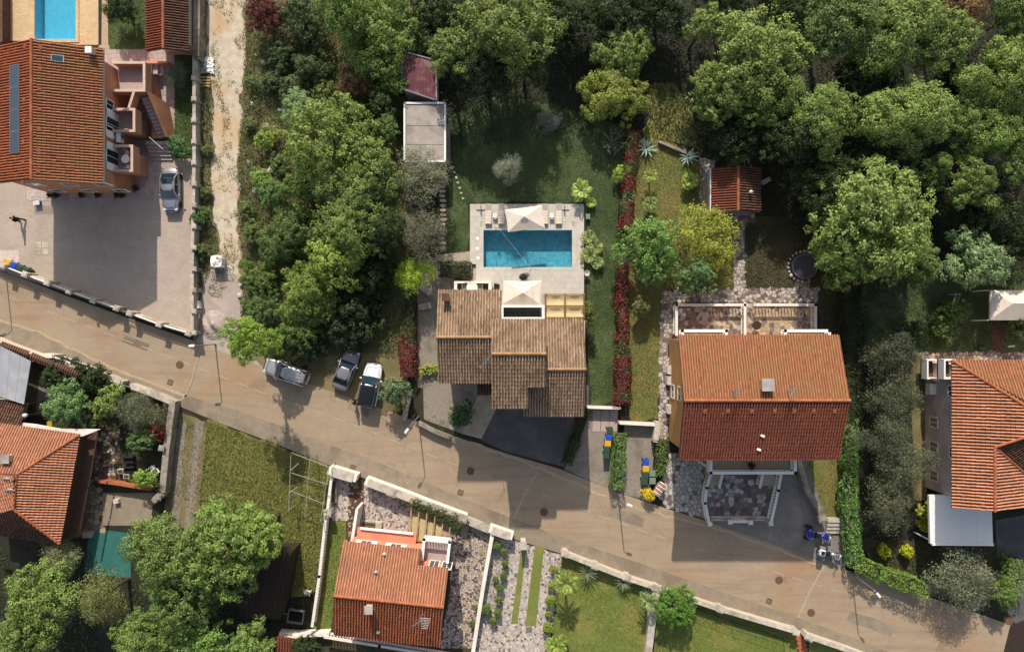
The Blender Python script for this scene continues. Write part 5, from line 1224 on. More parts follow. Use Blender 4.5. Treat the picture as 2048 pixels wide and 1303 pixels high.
wall('low white wall from the dark shed to the balustrade', [(560, 1268), (590, 1270), (655, 1268)], 1.0, .3, 'white', 'white', cl=3)
# long wall on the right side of the pavement
wall('long pinkish coped wall between pavement and palm lawn', [(1126, 1106), (1192, 1132), (1254, 1156), (1308, 1174), (1440, 1218), (1590, 1262)], 1.1, .34, 'creamwall', 'cap', pil=[(1130, 1107), (1191, 1132), (1254, 1155), (1312, 1176), (1441, 1218)], cl=2.0, ph=.1, pw=.5)
wall('pinkish coped wall right of the brick garden gate', [(1614, 1272), (1680, 1294), (1740, 1316)], 1.1, .34, 'creamwall', 'cap', pil=[(1620, 1276)], cl=2.0, ph=.1, pw=.5)
wall('pale dividing wall between palm lawn and round shrub lawn', [(1315, 1180), (1305, 1240), (1296, 1315)], 1.1, .55, 'cap', 'cap', cl=2.4)
bg_ = thing('garden_gate', P(1600, 1270, 0), 'brick red paved gateway between two pinkish walls at bottom right', 'gate')
for i in range(6): x, y = G(1600+i*1.5, 1268+i*9); MB().box((x, y, .08), (1.0, .42, .16), -.35).build('step', M['ridge'], bg_)
for i, (px, py) in enumerate(((1593, 1264), (1616, 1272))): p = P(px, py, 1.3); pillar(bg_, p.x, p.y, 0, .45, 1.3, 'cap', 'cap', -.35)
gp = thing('gate_pillar', P(1046, 1080, 0), 'single stone pillar between two grass stripes at the pavement', 'pillar')
MB().box((0, 0, .8), (.5, .6, 1.6)).build('shaft', M['cap'], gp, local=True); MB().box((0, 0, 1.66), (.66, .8, .12)).build('cap', M['cap'], gp, local=True)
# walls round the centre and right houses
wall('white capped low wall above the gravel drive left of the hedge', [(1176, 814), (1240, 816)], 1.0, .2, 'creamwall', 'white', cl=4)
wall('low white wall between dry lawn and gravel drive', [(1240, 845), (1318, 849)], 1.0, .25, 'creamwall', 'white', cl=3)
wall('short stone wall beside the bins of the orange house', [(1316, 848), (1312, 880)], 1.3, .45, 'cap', 'cap', cl=1)
wall('curved grey low wall right of the grey driveway', [(1600, 920), (1606, 950), (1618, 985), (1636, 1012), (1645, 1034)], .9, .4, 'wallst', 'wallst', pil=[(1645, 1036)], cl=1.0, ph=.1, pw=.6)
wall('low rough stone wall in front of the gravel forecourt', [(838, 846), (868, 862), (898, 874)], .8, .3, 'wallst', 'wallst', cl=1)
wall('pale garden edging wall beside the agaves', [(1320, 283), (1355, 298), (1372, 305)], .5, .2, 'wallst', 'wallst', cl=1)
wall('stone edging wall west of the central house patio', [(808, 838), (818, 790)], .9, .4, 'wallst', 'wallst', cl=1)
wall('grey concrete wall beside the flat roofed outbuilding', [(896, 250), (896, 326)], 1.2, .3, 'wallst', 'wallst', cl=3)
for i in range(2): pass
stp = thing('garden_steps', P(1668, 1046, 0), 'short flight of pale steps above the blue motorcycle', 'steps')
for i in range(4): x, y = G(1668, 1037+i*8); MB().box((x, y, .3-.06*i), (1.75, .38, .6-.12*i)).build('step', M['cap'], stp)
# fruit cage / pole frame on the meadow
pf = thing('pole_frame', P(615, 960, 0), 'tall frame of thin grey poles beside the meadow', 'frame')
z = 2.4
def pole(a, b, za=z, zb=z, r=.035): MB().tube([P(*a, za), P(*b, zb)], r, 5).build('pole', M['net'], pf)
pole((583, 905), (658, 933)); pole((583, 945), (655, 968)); pole((578, 980), (646, 1006))
pole((582, 905), (577, 1020)); pole((620, 917), (610, 1034)); pole((658, 933), (641, 1043))
for a in ((583, 905), (620, 917), (658, 933), (578, 1020), (610, 1034), (641, 1043)): p = P(*a, z); MB().tube([(p.x, p.y, 0), tuple(p)], .04, 6).build('post', M['net'], pf)
pole((581, 940), (597, 926), 2.4, 2.45, .05); pole((577, 987), (595, 973), 2.4, 2.45, .05)
# wire fence beside round shrub
wf = thing('wire_fence', P(1380, 1215, 0), 'dark wire mesh fence right of the round shrub', 'fence')
q = [P(1385, 1218, 1.2), P(1470, 1250, 1.2), P(1575, 1285, 1.2)]
for a, b in zip(q[:-1], q[1:]):
    for zz_ in (.1, .6, 1.2): MB().bar(Vector((a.x, a.y, zz_)), Vector((b.x, b.y, zz_)), .02, .02).build('wire', M['black'], wf)
    m = MB(); n = int((b-a).length/.15)
    for i in range(n): p = a.lerp(b, i/n); m.bar((p.x, p.y, .05), (p.x, p.y, 1.2), .015, .015)
    m.build('mesh_wires', M['black'], wf)['kind'] = 'stuff'
    for p in (a, b): MB().tube([(p.x, p.y, 0), (p.x, p.y, 1.25)], .035, 6).build('post', M['black'], wf)
# ================================================================ HEDGES
RDH = (.088, .016, .014); LFG = (.06, .10, .025)
hedge([(1266, 264), (1260, 330), (1256, 380)], 1.0, 1.7, RDH, 'upper red hedge beside the spiky agave', 'red_hedge', mixc=(.035, .04, .014))
hedge([(1255, 404), (1252, 456)], 1.25, 1.7, RDH, 'short red hedge between leafy shrubs right of the pool', 'red_hedge', mixc=(.035, .04, .014))
hedge([(1247, 530), (1244, 600), (1247, 680)], .95, 1.6, RDH, 'long dark red hedge below the broad green tree', 'red_hedge', mixc=(.035, .04, .014))
hedge([(1247, 712), (1243, 806)], 1.45, 1.6, RDH, 'lowest red hedge beside the dry lawn', 'red_hedge', mixc=(.035, .04, .014))
hedge([(1246, 672), (1246, 690)], 1.3, 1.5, RDH, 'small round red bush in the hedge row', 'red_hedge', mixc=(.035, .04, .014))
hedge([(1257, 382), (1256, 402)], 1.1, 1.3, LG, 'pale green shrub between upper and short red hedges', 'shrub', 'shrub')
hedge([(1246, 692), (1247, 712)], 1.3, 1.3, MG, 'green shrub patch inside the red hedge row', 'shrub', 'shrub')
hedge([(816, 655), (815, 750)], 1.5, 1.6, RDH, 'red hedge on the left side of the central house', 'red_hedge', mixc=(.035, .04, .014))
hedge([(818, 600), (818, 650)], 1.1, 1.6, DG, 'dark green hedge above the red hedge left of central house', 'hedge')
hedge([(1241, 868), (1238, 920), (1234, 976)], 1.15, 1.7, LFG, 'clipped light green hedge between two gravel drives')
hedge([(1704, 838), (1702, 930), (1700, 1010), (1708, 1080), (1713, 1128)], 1.25, 2.0, (.07, .12, .03), 'tall bright green hedge right of the grass strip')
hedge([(1708, 560), (1706, 700), (1706, 836)], 1.5, 2.0, DG, 'long dark shaded hedge right of the orange gabled house')
hedge([(1716, 1128), (1760, 1148), (1806, 1162), (1848, 1182)], 1.3, 2.2, (.08, .12, .022), 'trimmed hedge along the road at lower right')
hedge([(880, 538), (940, 540)], 1.6, 1.2, DG, 'low dark clipped hedge beside the pool deck')
hedge([(1170, 820), (1150, 880), (1134, 925)], .9, 1.2, DG, 'dark hedge along the right edge of the tarmac driveway')
hedge([(1325, 880), (1322, 950)], .9, 1.4, MG, 'narrow hedge behind the bins of the orange house')
hedge([(2040, 1120), (2030, 1185)], 1.8, 1.9, (.075, .12, .03), 'bright hedge at the right edge below the pink house')
hedge([(842, 742), (876, 738)], .8, .7, (.15, .17, .015), 'yellow green low hedge at the left wall of central house')
# ================================================================ TREES
T = [
 # northern wood, left to right
 (745, 55, 100, 6, 'big', GG, 'bright broad tree at the top left of the wood beside the maroon shed'),
 (812, 58, 62, 4.5, 'mid', MG, 'mid green tree directly above the maroon shed roof'),
 (690, 25, 60, 8, 'mid', MG, 'tree at the top edge above the bright tree left of the maroon shed'),
 (1000, 55, 108, 9.5, 'big', GG, 'large bright rounded tree at top centre of the wood'),
 (880, 35, 70, 5, 'mid', DG, 'dark tree between the two bright trees at top centre'),
 (902, 118, 48, 7, 'mid', GG, 'bright tree just right of the maroon shed roof'),
 (975, 148, 66, 7, 'big', DG, 'dark lower tree in front of the large bright tree'),
 (1050, 140, 45, 6.5, 'mid', DG, 'dark tree at the right foot of the large bright tree'),
 (1246, 112, 58, 4.5, 'mid', (.07, .095, .024), 'green tree above the light green spreading tree'),
 (1230, 188, 80, 4.5, 'big', (.10, .115, .024), 'light green spreading tree above the red hedge'),
 (1400, 62, 36, 7, 'mid', GG, 'small bright tree standing apart at upper right of centre'),
 (1135, 35, 75, 5.5, 'big', DG, 'dark tree at the top edge right of the large bright tree'),
 (1230, 25, 70, 5, 'big', DG, 'dark tree at the top edge above the light green spreading tree'),
 (1320, 15, 60, 5, 'mid', DG, 'dark tree at top edge over the bare clearing'),
 (1505, 118, 112, 9.5, 'big', (.092, .114, .03), 'large pale yellow green tree in the upper right wood'),
 (1440, 185, 72, 8, 'big', GG, 'bright tree at the lower left of the large pale tree'),
 (1508, 210, 58, 7.5, 'mid', MG, 'mid green tree below the large pale tree'),
 (1628, 232, 84, 8.5, 'big', GG, 'bright tree above the dark gap right of the garden shed'),
 (1672, 62, 92, 9.5, 'big', (.062, .085, .024), 'deep green broad tree at the top of the right wood'),
 (1785, 70, 100, 9.5, 'big', GG, 'bright broad tree at the top edge of the right wood'),
 (1870, 85, 62, 9, 'mid', GG, 'bright tree right of the broad tree at the top edge'),
 (1905, 22, 50, 8, 'mid', BR, 'brownish leaved tree at the top edge of the right wood'),
 (2000, 42, 56, 8, 'mid', MG, 'mid green tree in the top right corner'),
 (1995, 160, 92, 9.5, 'big', GG, 'bright tree at the right edge below the corner tree'),
 (1800, 235, 92, 9.5, 'big', GG, 'bright rounded tree in the middle of the right wood'),
 (1900, 255, 48, 8, 'mid', MG, 'mid green tree between two bright trees of the right wood'),
 (1975, 270, 78, 8.5, 'big', (.08, .11, .024), 'bright green tree at right above the dark gap'),
 (1925, 372, 60, 8, 'mid', GG, 'bright tree left of the dark gap at the right edge'),
 (1845, 350, 45, 7, 'mid', MG, 'mid green tree between rounded and spreading trees'),
 (1640, 365, 76, 6.5, 'big', DG, 'dark tree between the garden shed and spreading bright tree'),
 (1745, 440, 128, 9.5, 'big', (.076, .096, .026), 'huge spreading bright tree behind the round covered pool'),
 (1690, 505, 72, 8, 'big', MG, 'lower green limb of trees beside the round covered pool'),
 (1815, 520, 60, 7, 'mid', MG, 'mid green tree right below the spreading bright tree'),
 (1944, 522, 66, 6.5, 'mid', LG, 'pale green airy tree left above the white pavilion'),
 (2038, 345, 46, 8, 'mid', MG, 'tree cut by the right edge in the middle of the wood'),
 (1562, 285, 60, 7, 'mid', DG, 'dark tree just above the garden shed'),
 (1465, 262, 62, 6, 'mid', DG, 'dark tree left above the garden shed'),
 (1560, 25, 60, 8, 'big', DG, 'dark tree at the top edge left of the deep green tree'),
 (1450, 20, 60, 6, 'big', DG, 'dark tree at the top edge above the small bright tree'),
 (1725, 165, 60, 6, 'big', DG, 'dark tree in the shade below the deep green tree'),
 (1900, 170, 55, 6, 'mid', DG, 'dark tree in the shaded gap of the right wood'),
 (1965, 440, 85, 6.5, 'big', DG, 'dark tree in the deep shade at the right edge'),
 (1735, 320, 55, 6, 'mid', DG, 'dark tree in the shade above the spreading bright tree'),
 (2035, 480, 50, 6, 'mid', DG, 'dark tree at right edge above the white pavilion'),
 # middle grove
 (606, 228, 42, 5, 'mid', LG, 'pale bluish green shrub tree at the head of the middle grove'),
 (668, 292, 100, 7.5, 'big', (.088, .112, .026), 'large bright tree in the middle grove'),
 (757, 350, 58, 7, 'mid', GG, 'bright tree left of the flat grey roof'),
 (775, 262, 32, 4.5, 'bush', MG, 'bush beside the left edge of the flat grey roof'),
 (768, 218, 30, 4, 'bush', DG, 'dark bush at the upper left corner of the flat grey roof'),
 (795, 175, 25, 4, 'bush', MG, 'bush at the left side of the maroon shed'),
 (718, 405, 78, 7, 'big', GG, 'bright tree below the large bright tree of the grove'),
 (608, 375, 48, 4.5, 'mid', MG, 'mid green tree on the left flank of the middle grove'),
 (548, 388, 36, 3, 'mid', (.06, .085, .025), 'small leafy shrub beside the track at the grove'),
 (765, 468, 50, 6.5, 'mid', DG, 'dark tree left of the upper grey olive tree'),
 (695, 450, 78, 7, 'big', GG, 'bright tree in the lower part of the grove'),
 (575, 465, 62, 3.8, 'big', (.055, .074, .022), 'dark green tree in the left part of the grove'),
 (672, 522, 60, 6.5, 'mid', (.095, .12, .025), 'yellow green tree in the lower grove'),
 (620, 592, 68, 5, 'big', (.082, .11, .024), 'bright tree above the dark undergrowth near the sand heap'),
 (598, 655, 52, 3.6, 'mid', MG, 'mid green tree behind the bright roadside tree'),
 (725, 565, 80, 3.8, 'big', DG, 'dark tree left of the yellow bright shrub tree'),
 (712, 640, 66, 3.5, 'mid', (.018, .026, .009), 'dark tree behind the parked cars'),  # here and next: shade of the taller trees put into the leaf colour
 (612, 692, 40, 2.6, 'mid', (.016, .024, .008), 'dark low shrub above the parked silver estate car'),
 (508, 672, 50, 10, 'mid', (.085, .12, .018), 'vivid green tree at the roadside by the sand lot'),
 (546, 686, 30, 5, 'mid', (.08, .115, .018), 'smaller vivid green tree joining the roadside tree'),
 (515, 560, 42, 3.0, 'mid', MG, 'leafy shrub beside the white rubble bag'),
 (530, 622, 40, 3.5, 'mid', (.05, .075, .022), 'small tree right of the sand heap'),
 (790, 780, 32, 3.2, 'bush', (.06, .085, .04), 'grey green bush beside the white car'),
 (840, 355, 58, 5.5, 'olive', OL, 'grey olive tree below the flat grey roof'),
 (846, 472, 52, 5.5, 'olive', OL, 'grey olive tree beside the stepping stones'),
 (830, 548, 40, 4, 'feather', (.15, .19, .02), 'yellow bright feathery shrub tree at the patio'),
 (1018, 342, 33, 4.2, 'olive', (.125, .13, .09), 'lone pale round olive tree on the pool lawn'),
 (705, 165, 42, 3.5, 'mid', BR, 'brownish bush in the scrub left of the maroon shed'),
 (560, 108, 36, 2, 'mid', (.04, .055, .02), 'dark thicket shrub at the top of the scrub'),
 (622, 128, 46, 2.4, 'mid', (.045, .06, .022), 'dark scrub bush left of the brownish bush'),
 (606, 36, 54, 3.6, 'mid', (.03, .04, .015), 'dark tree at the top edge above the scrub'),
 (530, 25, 44, 3.5, 'mid', (.06, .018, .015), 'dark red leaved tree at the top edge beside the track'),
 (505, 165, 18, 1.3, 'bush', (.06, .075, .028), 'low bush at the scrub edge above the large trackside rock'),
 (540, 165, 26, 1.6, 'bush', (.045, .06, .024), 'dark low bush in the scrub right of the trackside rocks'),
 (585, 172, 30, 1.8, 'bush', (.05, .065, .025), 'low bush in the middle of the scrub below the thicket'),
 (650, 180, 30, 1.8, 'bush', (.09, .11, .03), 'yellow green low bush left of the brownish bush'),
 (498, 250, 16, 1.1, 'bush', (.07, .085, .03), 'tiny bush on the scrub edge below the rounded pale rock'),
 (560, 330, 26, 1.8, 'bush', (.06, .08, .025), 'low bush beside the biggest pale rock of the grove flank'),
 (490, 420, 20, 1.3, 'bush', (.06, .075, .025), 'low bush at the lower track edge in front of the grove'),
 (505, 465, 26, 1.8, 'bush', (.055, .075, .022), 'low bush below the grove edge near the white bulk bag'),
 (505, 600, 24, 1.6, 'bush', (.055, .075, .022), 'low bush at the right edge of the sand lot'),
 (655, 215, 26, 1.6, 'bush', (.07, .085, .03), 'small bush right of the pale bluish green shrub tree'),
 (725, 230, 40, 2.6, 'mid', (.028, .038, .014), 'dark shrub left of the flat grey roof outbuilding'),
 (412, 300, 14, .9, 'bush', (.06, .07, .025), 'weedy bush between boundary wall and track'),
 (410, 385, 14, .9, 'bush', (.055, .065, .022), 'weedy bush by the boundary wall below the first'),
 (403, 505, 20, 1.2, 'bush', (.045, .06, .02), 'dark weedy bush at the boundary wall near the white bag'),
 # garden of the orange gabled house
 (1298, 488, 64, 5, 'mid', (.075, .12, .03), 'broad green tree over the red hedge row'),
 (1415, 472, 60, 4.5, 'feather', (.13, .14, .025), 'yellow green feathery tree left of the stone garden path'),
 (1395, 558, 46, 4, 'mid', (.055, .085, .03), 'green tree over the upper left corner of the stone terrace'),
 (1310, 540, 44, 4, 'mid', (.06, .09, .026), 'lower green limb tree beside the long red hedge'),
 (1282, 612, 24, 2.5, 'bush', (.07, .08, .025), 'small yellow green bush below the broad tree'),
 # olive and cypress row by the pink house
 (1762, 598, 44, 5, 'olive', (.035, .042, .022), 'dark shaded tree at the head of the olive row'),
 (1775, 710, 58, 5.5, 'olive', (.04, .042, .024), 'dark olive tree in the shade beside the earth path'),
 (1785, 800, 58, 5.5, 'olive', (.06, .064, .036), 'grey olive tree opposite the stair corner of the pink house'),
 (1768, 870, 52, 5.5, 'olive', (.052, .056, .032), 'grey olive tree third in the row by the bright hedge'),
 (1795, 925, 54, 5.5, 'olive', (.06, .064, .036), 'grey olive tree opposite the lower windows of the pink house'),
 (1772, 1000, 52, 5, 'olive', (.06, .063, .036), 'lowest grey olive tree of the row above yellow shrubs'),
 (1925, 1160, 66, 4.5, 'olive', (.085, .088, .055), 'broad pale olive tree in the corner below the carport'),
 (1868, 1150, 0, 0, None, None, None),
 (1852, 1020, 22, 2.5, 'bush', (.13, .13, .02), 'yellow shrub left of the carport'),
 (2005, 1185, 34, 3, 'mid', MG, 'green bush right of the broad pale olive tree'),
 # lower left
 (452, 1092, 100, 9, 'big', (.074, .10, .024), 'huge green tree between the teal court and the meadow'),
 (345, 1098, 86, 8.5, 'big', (.068, .09, .024), 'large green tree hanging over the teal court'),
 (522, 1058, 58, 8, 'mid', (.085, .115, .024), 'bright tree at the meadow side of the huge tree'),
 (380, 1180, 80, 8, 'big', (.065, .09, .024), 'green tree below the huge tree at lower left'),
 (85, 1208, 86, 7.5, 'big', (.072, .098, .024), 'bright green tree in the lower left corner'),
 (40, 1285, 70, 7, 'mid', (.06, .085, .022), 'green tree cut by the lower left corner'),
 (215, 1185, 56, 6, 'olive', (.085, .09, .03), 'olive brown tree below the teal court'),
 (305, 1275, 72, 7, 'big', (.072, .1, .024), 'green tree at the bottom edge below the olive brown tree'),
 (415, 1285, 66, 7, 'mid', (.07, .105, .024), 'green tree at the bottom edge under the huge tree'),
 (505, 1280, 52, 6.5, 'mid', (.07, .10, .025), 'green tree at the bottom edge left of the small red roof'),
 (125, 1112, 44, 3.5, 'olive', (.10, .105, .05), 'pale bush below the corner of the hipped roof'),
 (140, 812, 50, 4, 'mid', (.065, .105, .035), 'leafy green tree in the shady garden by the pavement'),
 (222, 805, 34, 3.5, 'bush', (.09, .11, .03), 'yellow green vine covered bush in the shady garden'),
 (282, 822, 44, 3.5, 'olive', (.08, .085, .05), 'grey shrub tree beside the weathered garden wall'),
 (314, 862, 17, 2.2, 'bush', (.10, .02, .016), 'small dark red bush by the weathered garden wall'),
 (285, 880, 34, 2.5, 'bush', (.05, .075, .025), 'green bush above the orange topped low wall'),
 (292, 955, 26, 2.4, 'bush', (.10, .14, .03), 'bright round bush by the orange topped low wall'),
 (185, 752, 40, 3, 'bush', DG, 'dark bush under the tile topped wall'),
 (115, 752, 36, 3, 'bush', DG, 'dark bush beside the grey sheet roof'),
 (620, 1290, 36, 4, 'mid', DG, 'dark bush at the bottom edge beside small red roof'),
 (355, 150, 26, 2.2, 'olive', (.07, .08, .05), 'grey green shrub in the bed by the pink tiled path'),
 (355, 292, 24, 2.0, 'bush', (.05, .085, .03), 'green shrub above the silver car'),
 (245, 20, 34, 3, 'mid', DG, 'dark shrub on the small lawn by the shelter'),
 (1350, 1213, 42, 3.0, 'bigball', (.055, .10, .017), 'large round clipped bright green shrub by the pavement wall'),
 (922, 830, 30, 2.6, 'bush', (.03, .05, .018), 'dark bush beside the pale concrete ramp'),
 (400, 435, 22, 1.6, 'bush', (.04, .07, .02), 'dark low bush against the left boundary wall'),
 (1245, 345, 20, 1.6, 'bush', (.13, .17, .03), 'bright yellow green shrub left of the upper red hedge'),
 (535, 278, 26, 2.0, 'bush', (.11, .14, .03), 'yellow green bush at the track side of the grove'),
 (520, 355, 24, 1.8, 'bush', (.09, .12, .03), 'small bright bush beside the pale track'),
 (2040, 640, 40, 3, 'mid', DG, 'dark bush under the pavilion edge'),
 (1915, 620, 30, 2, 'bush', (.06, .085, .02), 'green bush left of the white pavilion'),
 (1890, 660, 28, 1.8, 'bush', (.06, .08, .025), 'low bush on the dark lawn above the pink house'),
 (1830, 660, 30, 2, 'bush', DG, 'dark low bush in the shaded lawn'),
]
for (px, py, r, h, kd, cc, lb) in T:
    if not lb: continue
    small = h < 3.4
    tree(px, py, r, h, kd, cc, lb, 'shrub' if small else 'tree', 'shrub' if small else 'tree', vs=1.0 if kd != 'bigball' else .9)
def ball(px, py, r, colr, label, group, h=None): tree(px, py, r, h or r/10*1.05, 'ball', colr, label, 'clipped_shrub', 'shrub', group, .95, trunk=False)
gl = 'round clipped shrubs beside the striped driveway'
for i, (px, py, r) in enumerate([(992, 1090, 8), (1009, 1101, 6), (1010, 1126, 7), (1007, 1150, 7), (992, 1158, 6), (1000, 1174, 7), (998, 1198, 7), (973, 1215, 9), (995, 1224, 7), (987, 1240, 7), (948, 1246, 7), (956, 1215, 6)]):
    ball(px, py, r*1.25, (.06, .085, .02), ['top', 'second', 'third', 'fourth', 'small inner', 'fifth', 'sixth', 'largest', 'eighth', 'lowest', 'far left', 'left wall side'][i]+' clipped ball shrub in the left bed of the striped driveway', gl)
for i, (px, py, r) in enumerate([(1109, 1138, 7), (1103, 1171, 7), (1102, 1199, 9), (1098, 1226, 6), (1096, 1254, 9), (1125, 1278, 9)]):
    ball(px, py, r*1.25, (.10, .12, .02), ['top', 'second', 'third larger', 'small fourth', 'fifth larger', 'lowest'][i]+' clipped ball shrub between pebbled driveway and palm lawn', gl)
ball(1768, 1100, 15, (.17, .17, .01), 'left yellow clipped ball shrub behind the road hedge', 'yellow clipped shrubs', 1.3); ball(1813, 1102, 13, (.19, .19, .01), 'right yellow clipped ball shrub behind the road hedge', 'yellow clipped shrubs', 1.2)
ball(1850, 1048, 16, (.15, .16, .015), 'yellow ball shrub against the left side of the carport', 'yellow clipped shrubs', 1.5)
def twigs(px, py, r, h, label, colr='wallst'):
    t = thing('bare_shrub', (*G(px, py), 0), label, 'shrub', None, random.uniform(0, 6)); mb = MB()
    for i in range(18):
        a = i*2.4+random.uniform(-.3, .3); e = Vector((r*math.cos(a), r*math.sin(a), h*random.uniform(.6, 1))); k = e*.45+Vector((0, 0, h*.2)); mb.tube([(0, 0, 0), tuple(k), tuple(e)], [.03, .02, .008], 5)
        for j in range(4): q = k.lerp(e, .2+.2*j); d = Vector((random.gauss(0, .35), random.gauss(0, .35), random.uniform(.1, .4)))*r*.6; mb.tube([tuple(q), tuple(q+d)], [.012, .006], 4)
    mb.build('branches', M[colr], t, local=True)
tree(1100, 243, 24, 1.4, 'olive', (.10, .10, .085), 'pale grey shrub in the shade above the pool lawn', 'shrub', 'shrub', trunk=False); twigs(1222, 288, 1.3, 2.0, 'bare branched shrub left of the upper red hedge')
# palms, agaves
def blade(name, L, w, droop, n=6, fold=.25, cut=False):
    mb = MB(); V = []
    for i in range(n+1):
        t = i/n; x = L*t*(1-.15*droop*t); z = L*(.55*t-droop*t*t); ww = w*(math.sin(PI*min(1, t*.9+.1))**.7 if not cut else 1)*(1-.75*t*t)
        V += [(x, -ww/2, z+fold*ww), (x, 0, z), (x, ww/2, z+fold*ww)]
    F = [(3*i+a, 3*i+3+a, 3*i+4+a, 3*i+1+a) for i in range(n) for a in (0, 1)]
    me = bpy.data.meshes.new(name); me.from_pydata(V, [], F); me.materials.append(M['leaf']); me.update(); return me
def frond(name, L, w, droop, n=13):
    Q = []
    for i in range(n):
        t = (i+1)/n; x = L*t*.92; z = L*(.5*t-droop*t*t); lw = w*math.sin(PI*min(.95, .15+.8*t))
        for s in (-1, 1):
            a = np.array((x, 0, z)); tip = np.array((x+lw*.7, s*lw, z-lw*.25)); side = np.array((.045*L, 0, .0))
            Q.append(np.stack([a-side*.6, (a+tip)/2-side, tip, (a+tip)/2+side]))
    return quads_mesh(name, np.array(Q), M['leaf'])
AGL = [blade('agave_leaf', 1.15, .2, .25), blade('agave_leaf', .85, .18, .12)]
YUL = [blade('yucca_leaf', .8, .07, .3), blade('yucca_leaf', .7, .06, .1)]
PAF = [frond('palm_frond', 1.5, .42, .62), frond('palm_frond', 1.3, .4, .35)]
FAN = [frond('fan_frond', 1.0, .5, .5), frond('fan_frond', .85, .5, .3)]
def rosette(px, py, z, meshes, n, scale, colr, label, name, cat, part, trunk=.0, tr=.12, group=None):
    p = P(px, py, z+trunk); t = thing(name, (p.x, p.y, 0), label, cat, group)
    for i in range(n):
        k = i/n; tilt = -R(5+60*(1-k))*(1 if len(meshes) else 1)
        link(part, meshes[0 if k < .6 else 1], t, (0, 0, trunk+.1), (0, R(12)-k*R(48), i*2.39996+random.uniform(-.2, .2)), (scale*random.uniform(.85, 1.1),)*3, jit(colr, .15))
    if trunk > .2: MB().tube([(0, 0, 0), (.04, .03, trunk*.5), (0, 0, trunk+.15)], [tr*1.3, tr, tr*.9], 8).build('trunk', M['bark'], t, local=True)
    else: MB().lathe([(.1*scale, 0), (.14*scale, .1), (.04*scale, .3)], n=7).build('stem', M['bark'], t, local=True)
    return t
AGC = (.13, .17, .14)
rosette(1292, 297, 0, AGL, 26, 1.05, AGC, 'spiky blue green agave beside the upper red hedge', 'agave', 'agave', 'leaf')
rosette(1375, 315, 0, AGL, 26, 1.0, AGC, 'spiky blue green agave at the top of the shed path', 'agave', 'agave', 'leaf')
rosette(1293, 1178, 0, AGL, 20, .9, (.15, .18, .16), 'silvery agave beside the dividing wall of the palm lawn', 'agave', 'agave', 'leaf')
rosette(1175, 1142, 0, YUL, 44, 1.5, (.08, .09, .05), 'large grey green yucca below the long wall, left one', 'yucca', 'yucca', 'leaf', .5)
rosette(1246, 1162, 0, YUL, 40, 1.35, (.08, .09, .05), 'smaller grey green yucca below the long wall, right one', 'yucca', 'yucca', 'leaf', .5)
rosette(1130, 1165, 0, PAF, 20, .95, (.10, .12, .025), 'tall palm tree at the top left of the palm lawn', 'palm_tree', 'palm tree', 'frond', 3.0)
rosette(1295, 1200, 0, PAF, 18, .75, (.09, .11, .04), 'slim palm tree beside the dividing wall', 'palm_tree', 'palm tree', 'frond', 2.2)
rosette(1112, 1290, 0, PAF, 18, .9, (.12, .15, .03), 'palm tree at the bottom edge of the pebbled driveway', 'palm_tree', 'palm tree', 'frond', .9)
rosette(1162, 382, 0, PAF, 16, .85, (.13, .16, .04), 'light green palm at the upper right corner of pool deck', 'palm_tree', 'palm tree', 'frond', .8)
rosette(1182, 405, 0, FAN, 12, .6, (.12, .15, .03), 'small bright palm right of the pool deck corner', 'palm_tree', 'palm tree', 'frond', .3)
for i, (px, py, s) in enumerate(((1176, 475, .8), (1190, 495, .95), (1178, 512, .9), (1195, 525, .7))):
    rosette(px, py, 0, FAN, 14, s, (.10, .115, .04), ['top', 'second', 'third', 'lowest'][i]+' fan palm in the clump right of the pool', 'palm_tree', 'palm tree', 'frond', .5, group='fan palms right of the pool')
rosette(1301, 352, 0, PAF, 12, .6, (.11, .13, .03), 'thin young palm on the dry lawn near upper red hedge', 'palm_tree', 'palm tree', 'frond', 1.3, .07)
rosette(1300, 408, 0, FAN, 14, .8, (.085, .10, .03), 'shaggy palm on the dry lawn beside the short red hedge', 'palm_tree', 'palm tree', 'frond', .9, .1)
rosette(1380, 362, 0, FAN, 16, .95, (.11, .14, .03), 'leafy low palm on the dry lawn left of the shed', 'palm_tree', 'palm tree', 'frond', .8, .12)
# ================================================================ GROUND COVER
grass('meadow_grass', [[(415, 838), (560, 892), (655, 930), (648, 1060), (640, 1180), (560, 1200), (420, 1080), (398, 1005)]], 240, .3, (.085, .092, .026), 'rough sunlit meadow grass below the road', .13, .1, seed=3)
grass('track_grass', [[(352, 820), (360, 830), (345, 1000), (340, 1060), (328, 1060), (332, 1010), (338, 900)], [(372, 845), (390, 848), (378, 1000), (362, 1000)], [(408, 845), (420, 845), (405, 1010), (392, 1010)], [(352, 838), (370, 842), (360, 1060), (338, 1060)], [(390, 842), (408, 846), (386, 1060), (368, 1060)]], 70, .16, (.085, .085, .03), 'grass growing between the wheel ruts of the farm track', .12, .15, seed=4)
LAWNC = (.085, .10, .022)
grass('lawn_grass', [[(1124, 1112), (1310, 1172), (1290, 1320), (1098, 1320), (1106, 1250)], [(1318, 1176), (1450, 1218), (1590, 1266), (1600, 1330), (1306, 1330)], [(1044, 1100), (1051, 1100), (1034, 1246), (1024, 1246)], [(1071, 1092), (1087, 1094), (1071, 1250), (1052, 1250)]], 230, .09, LAWNC, 'short lawn grass of the palm gardens at the bottom', .09, .0, seed=5)
grass('dry_grass', [[(1258, 285), (1330, 285), (1408, 332), (1402, 435), (1466, 440), (1470, 578), (1326, 582), (1318, 700), (1316, 838), (1258, 842)], [(1612, 920), (1680, 920), (1680, 1032), (1648, 1032)]], 190, .12, (.085, .086, .024), 'dry yellowing grass round the stone garden path', .1, .05, seed=6)
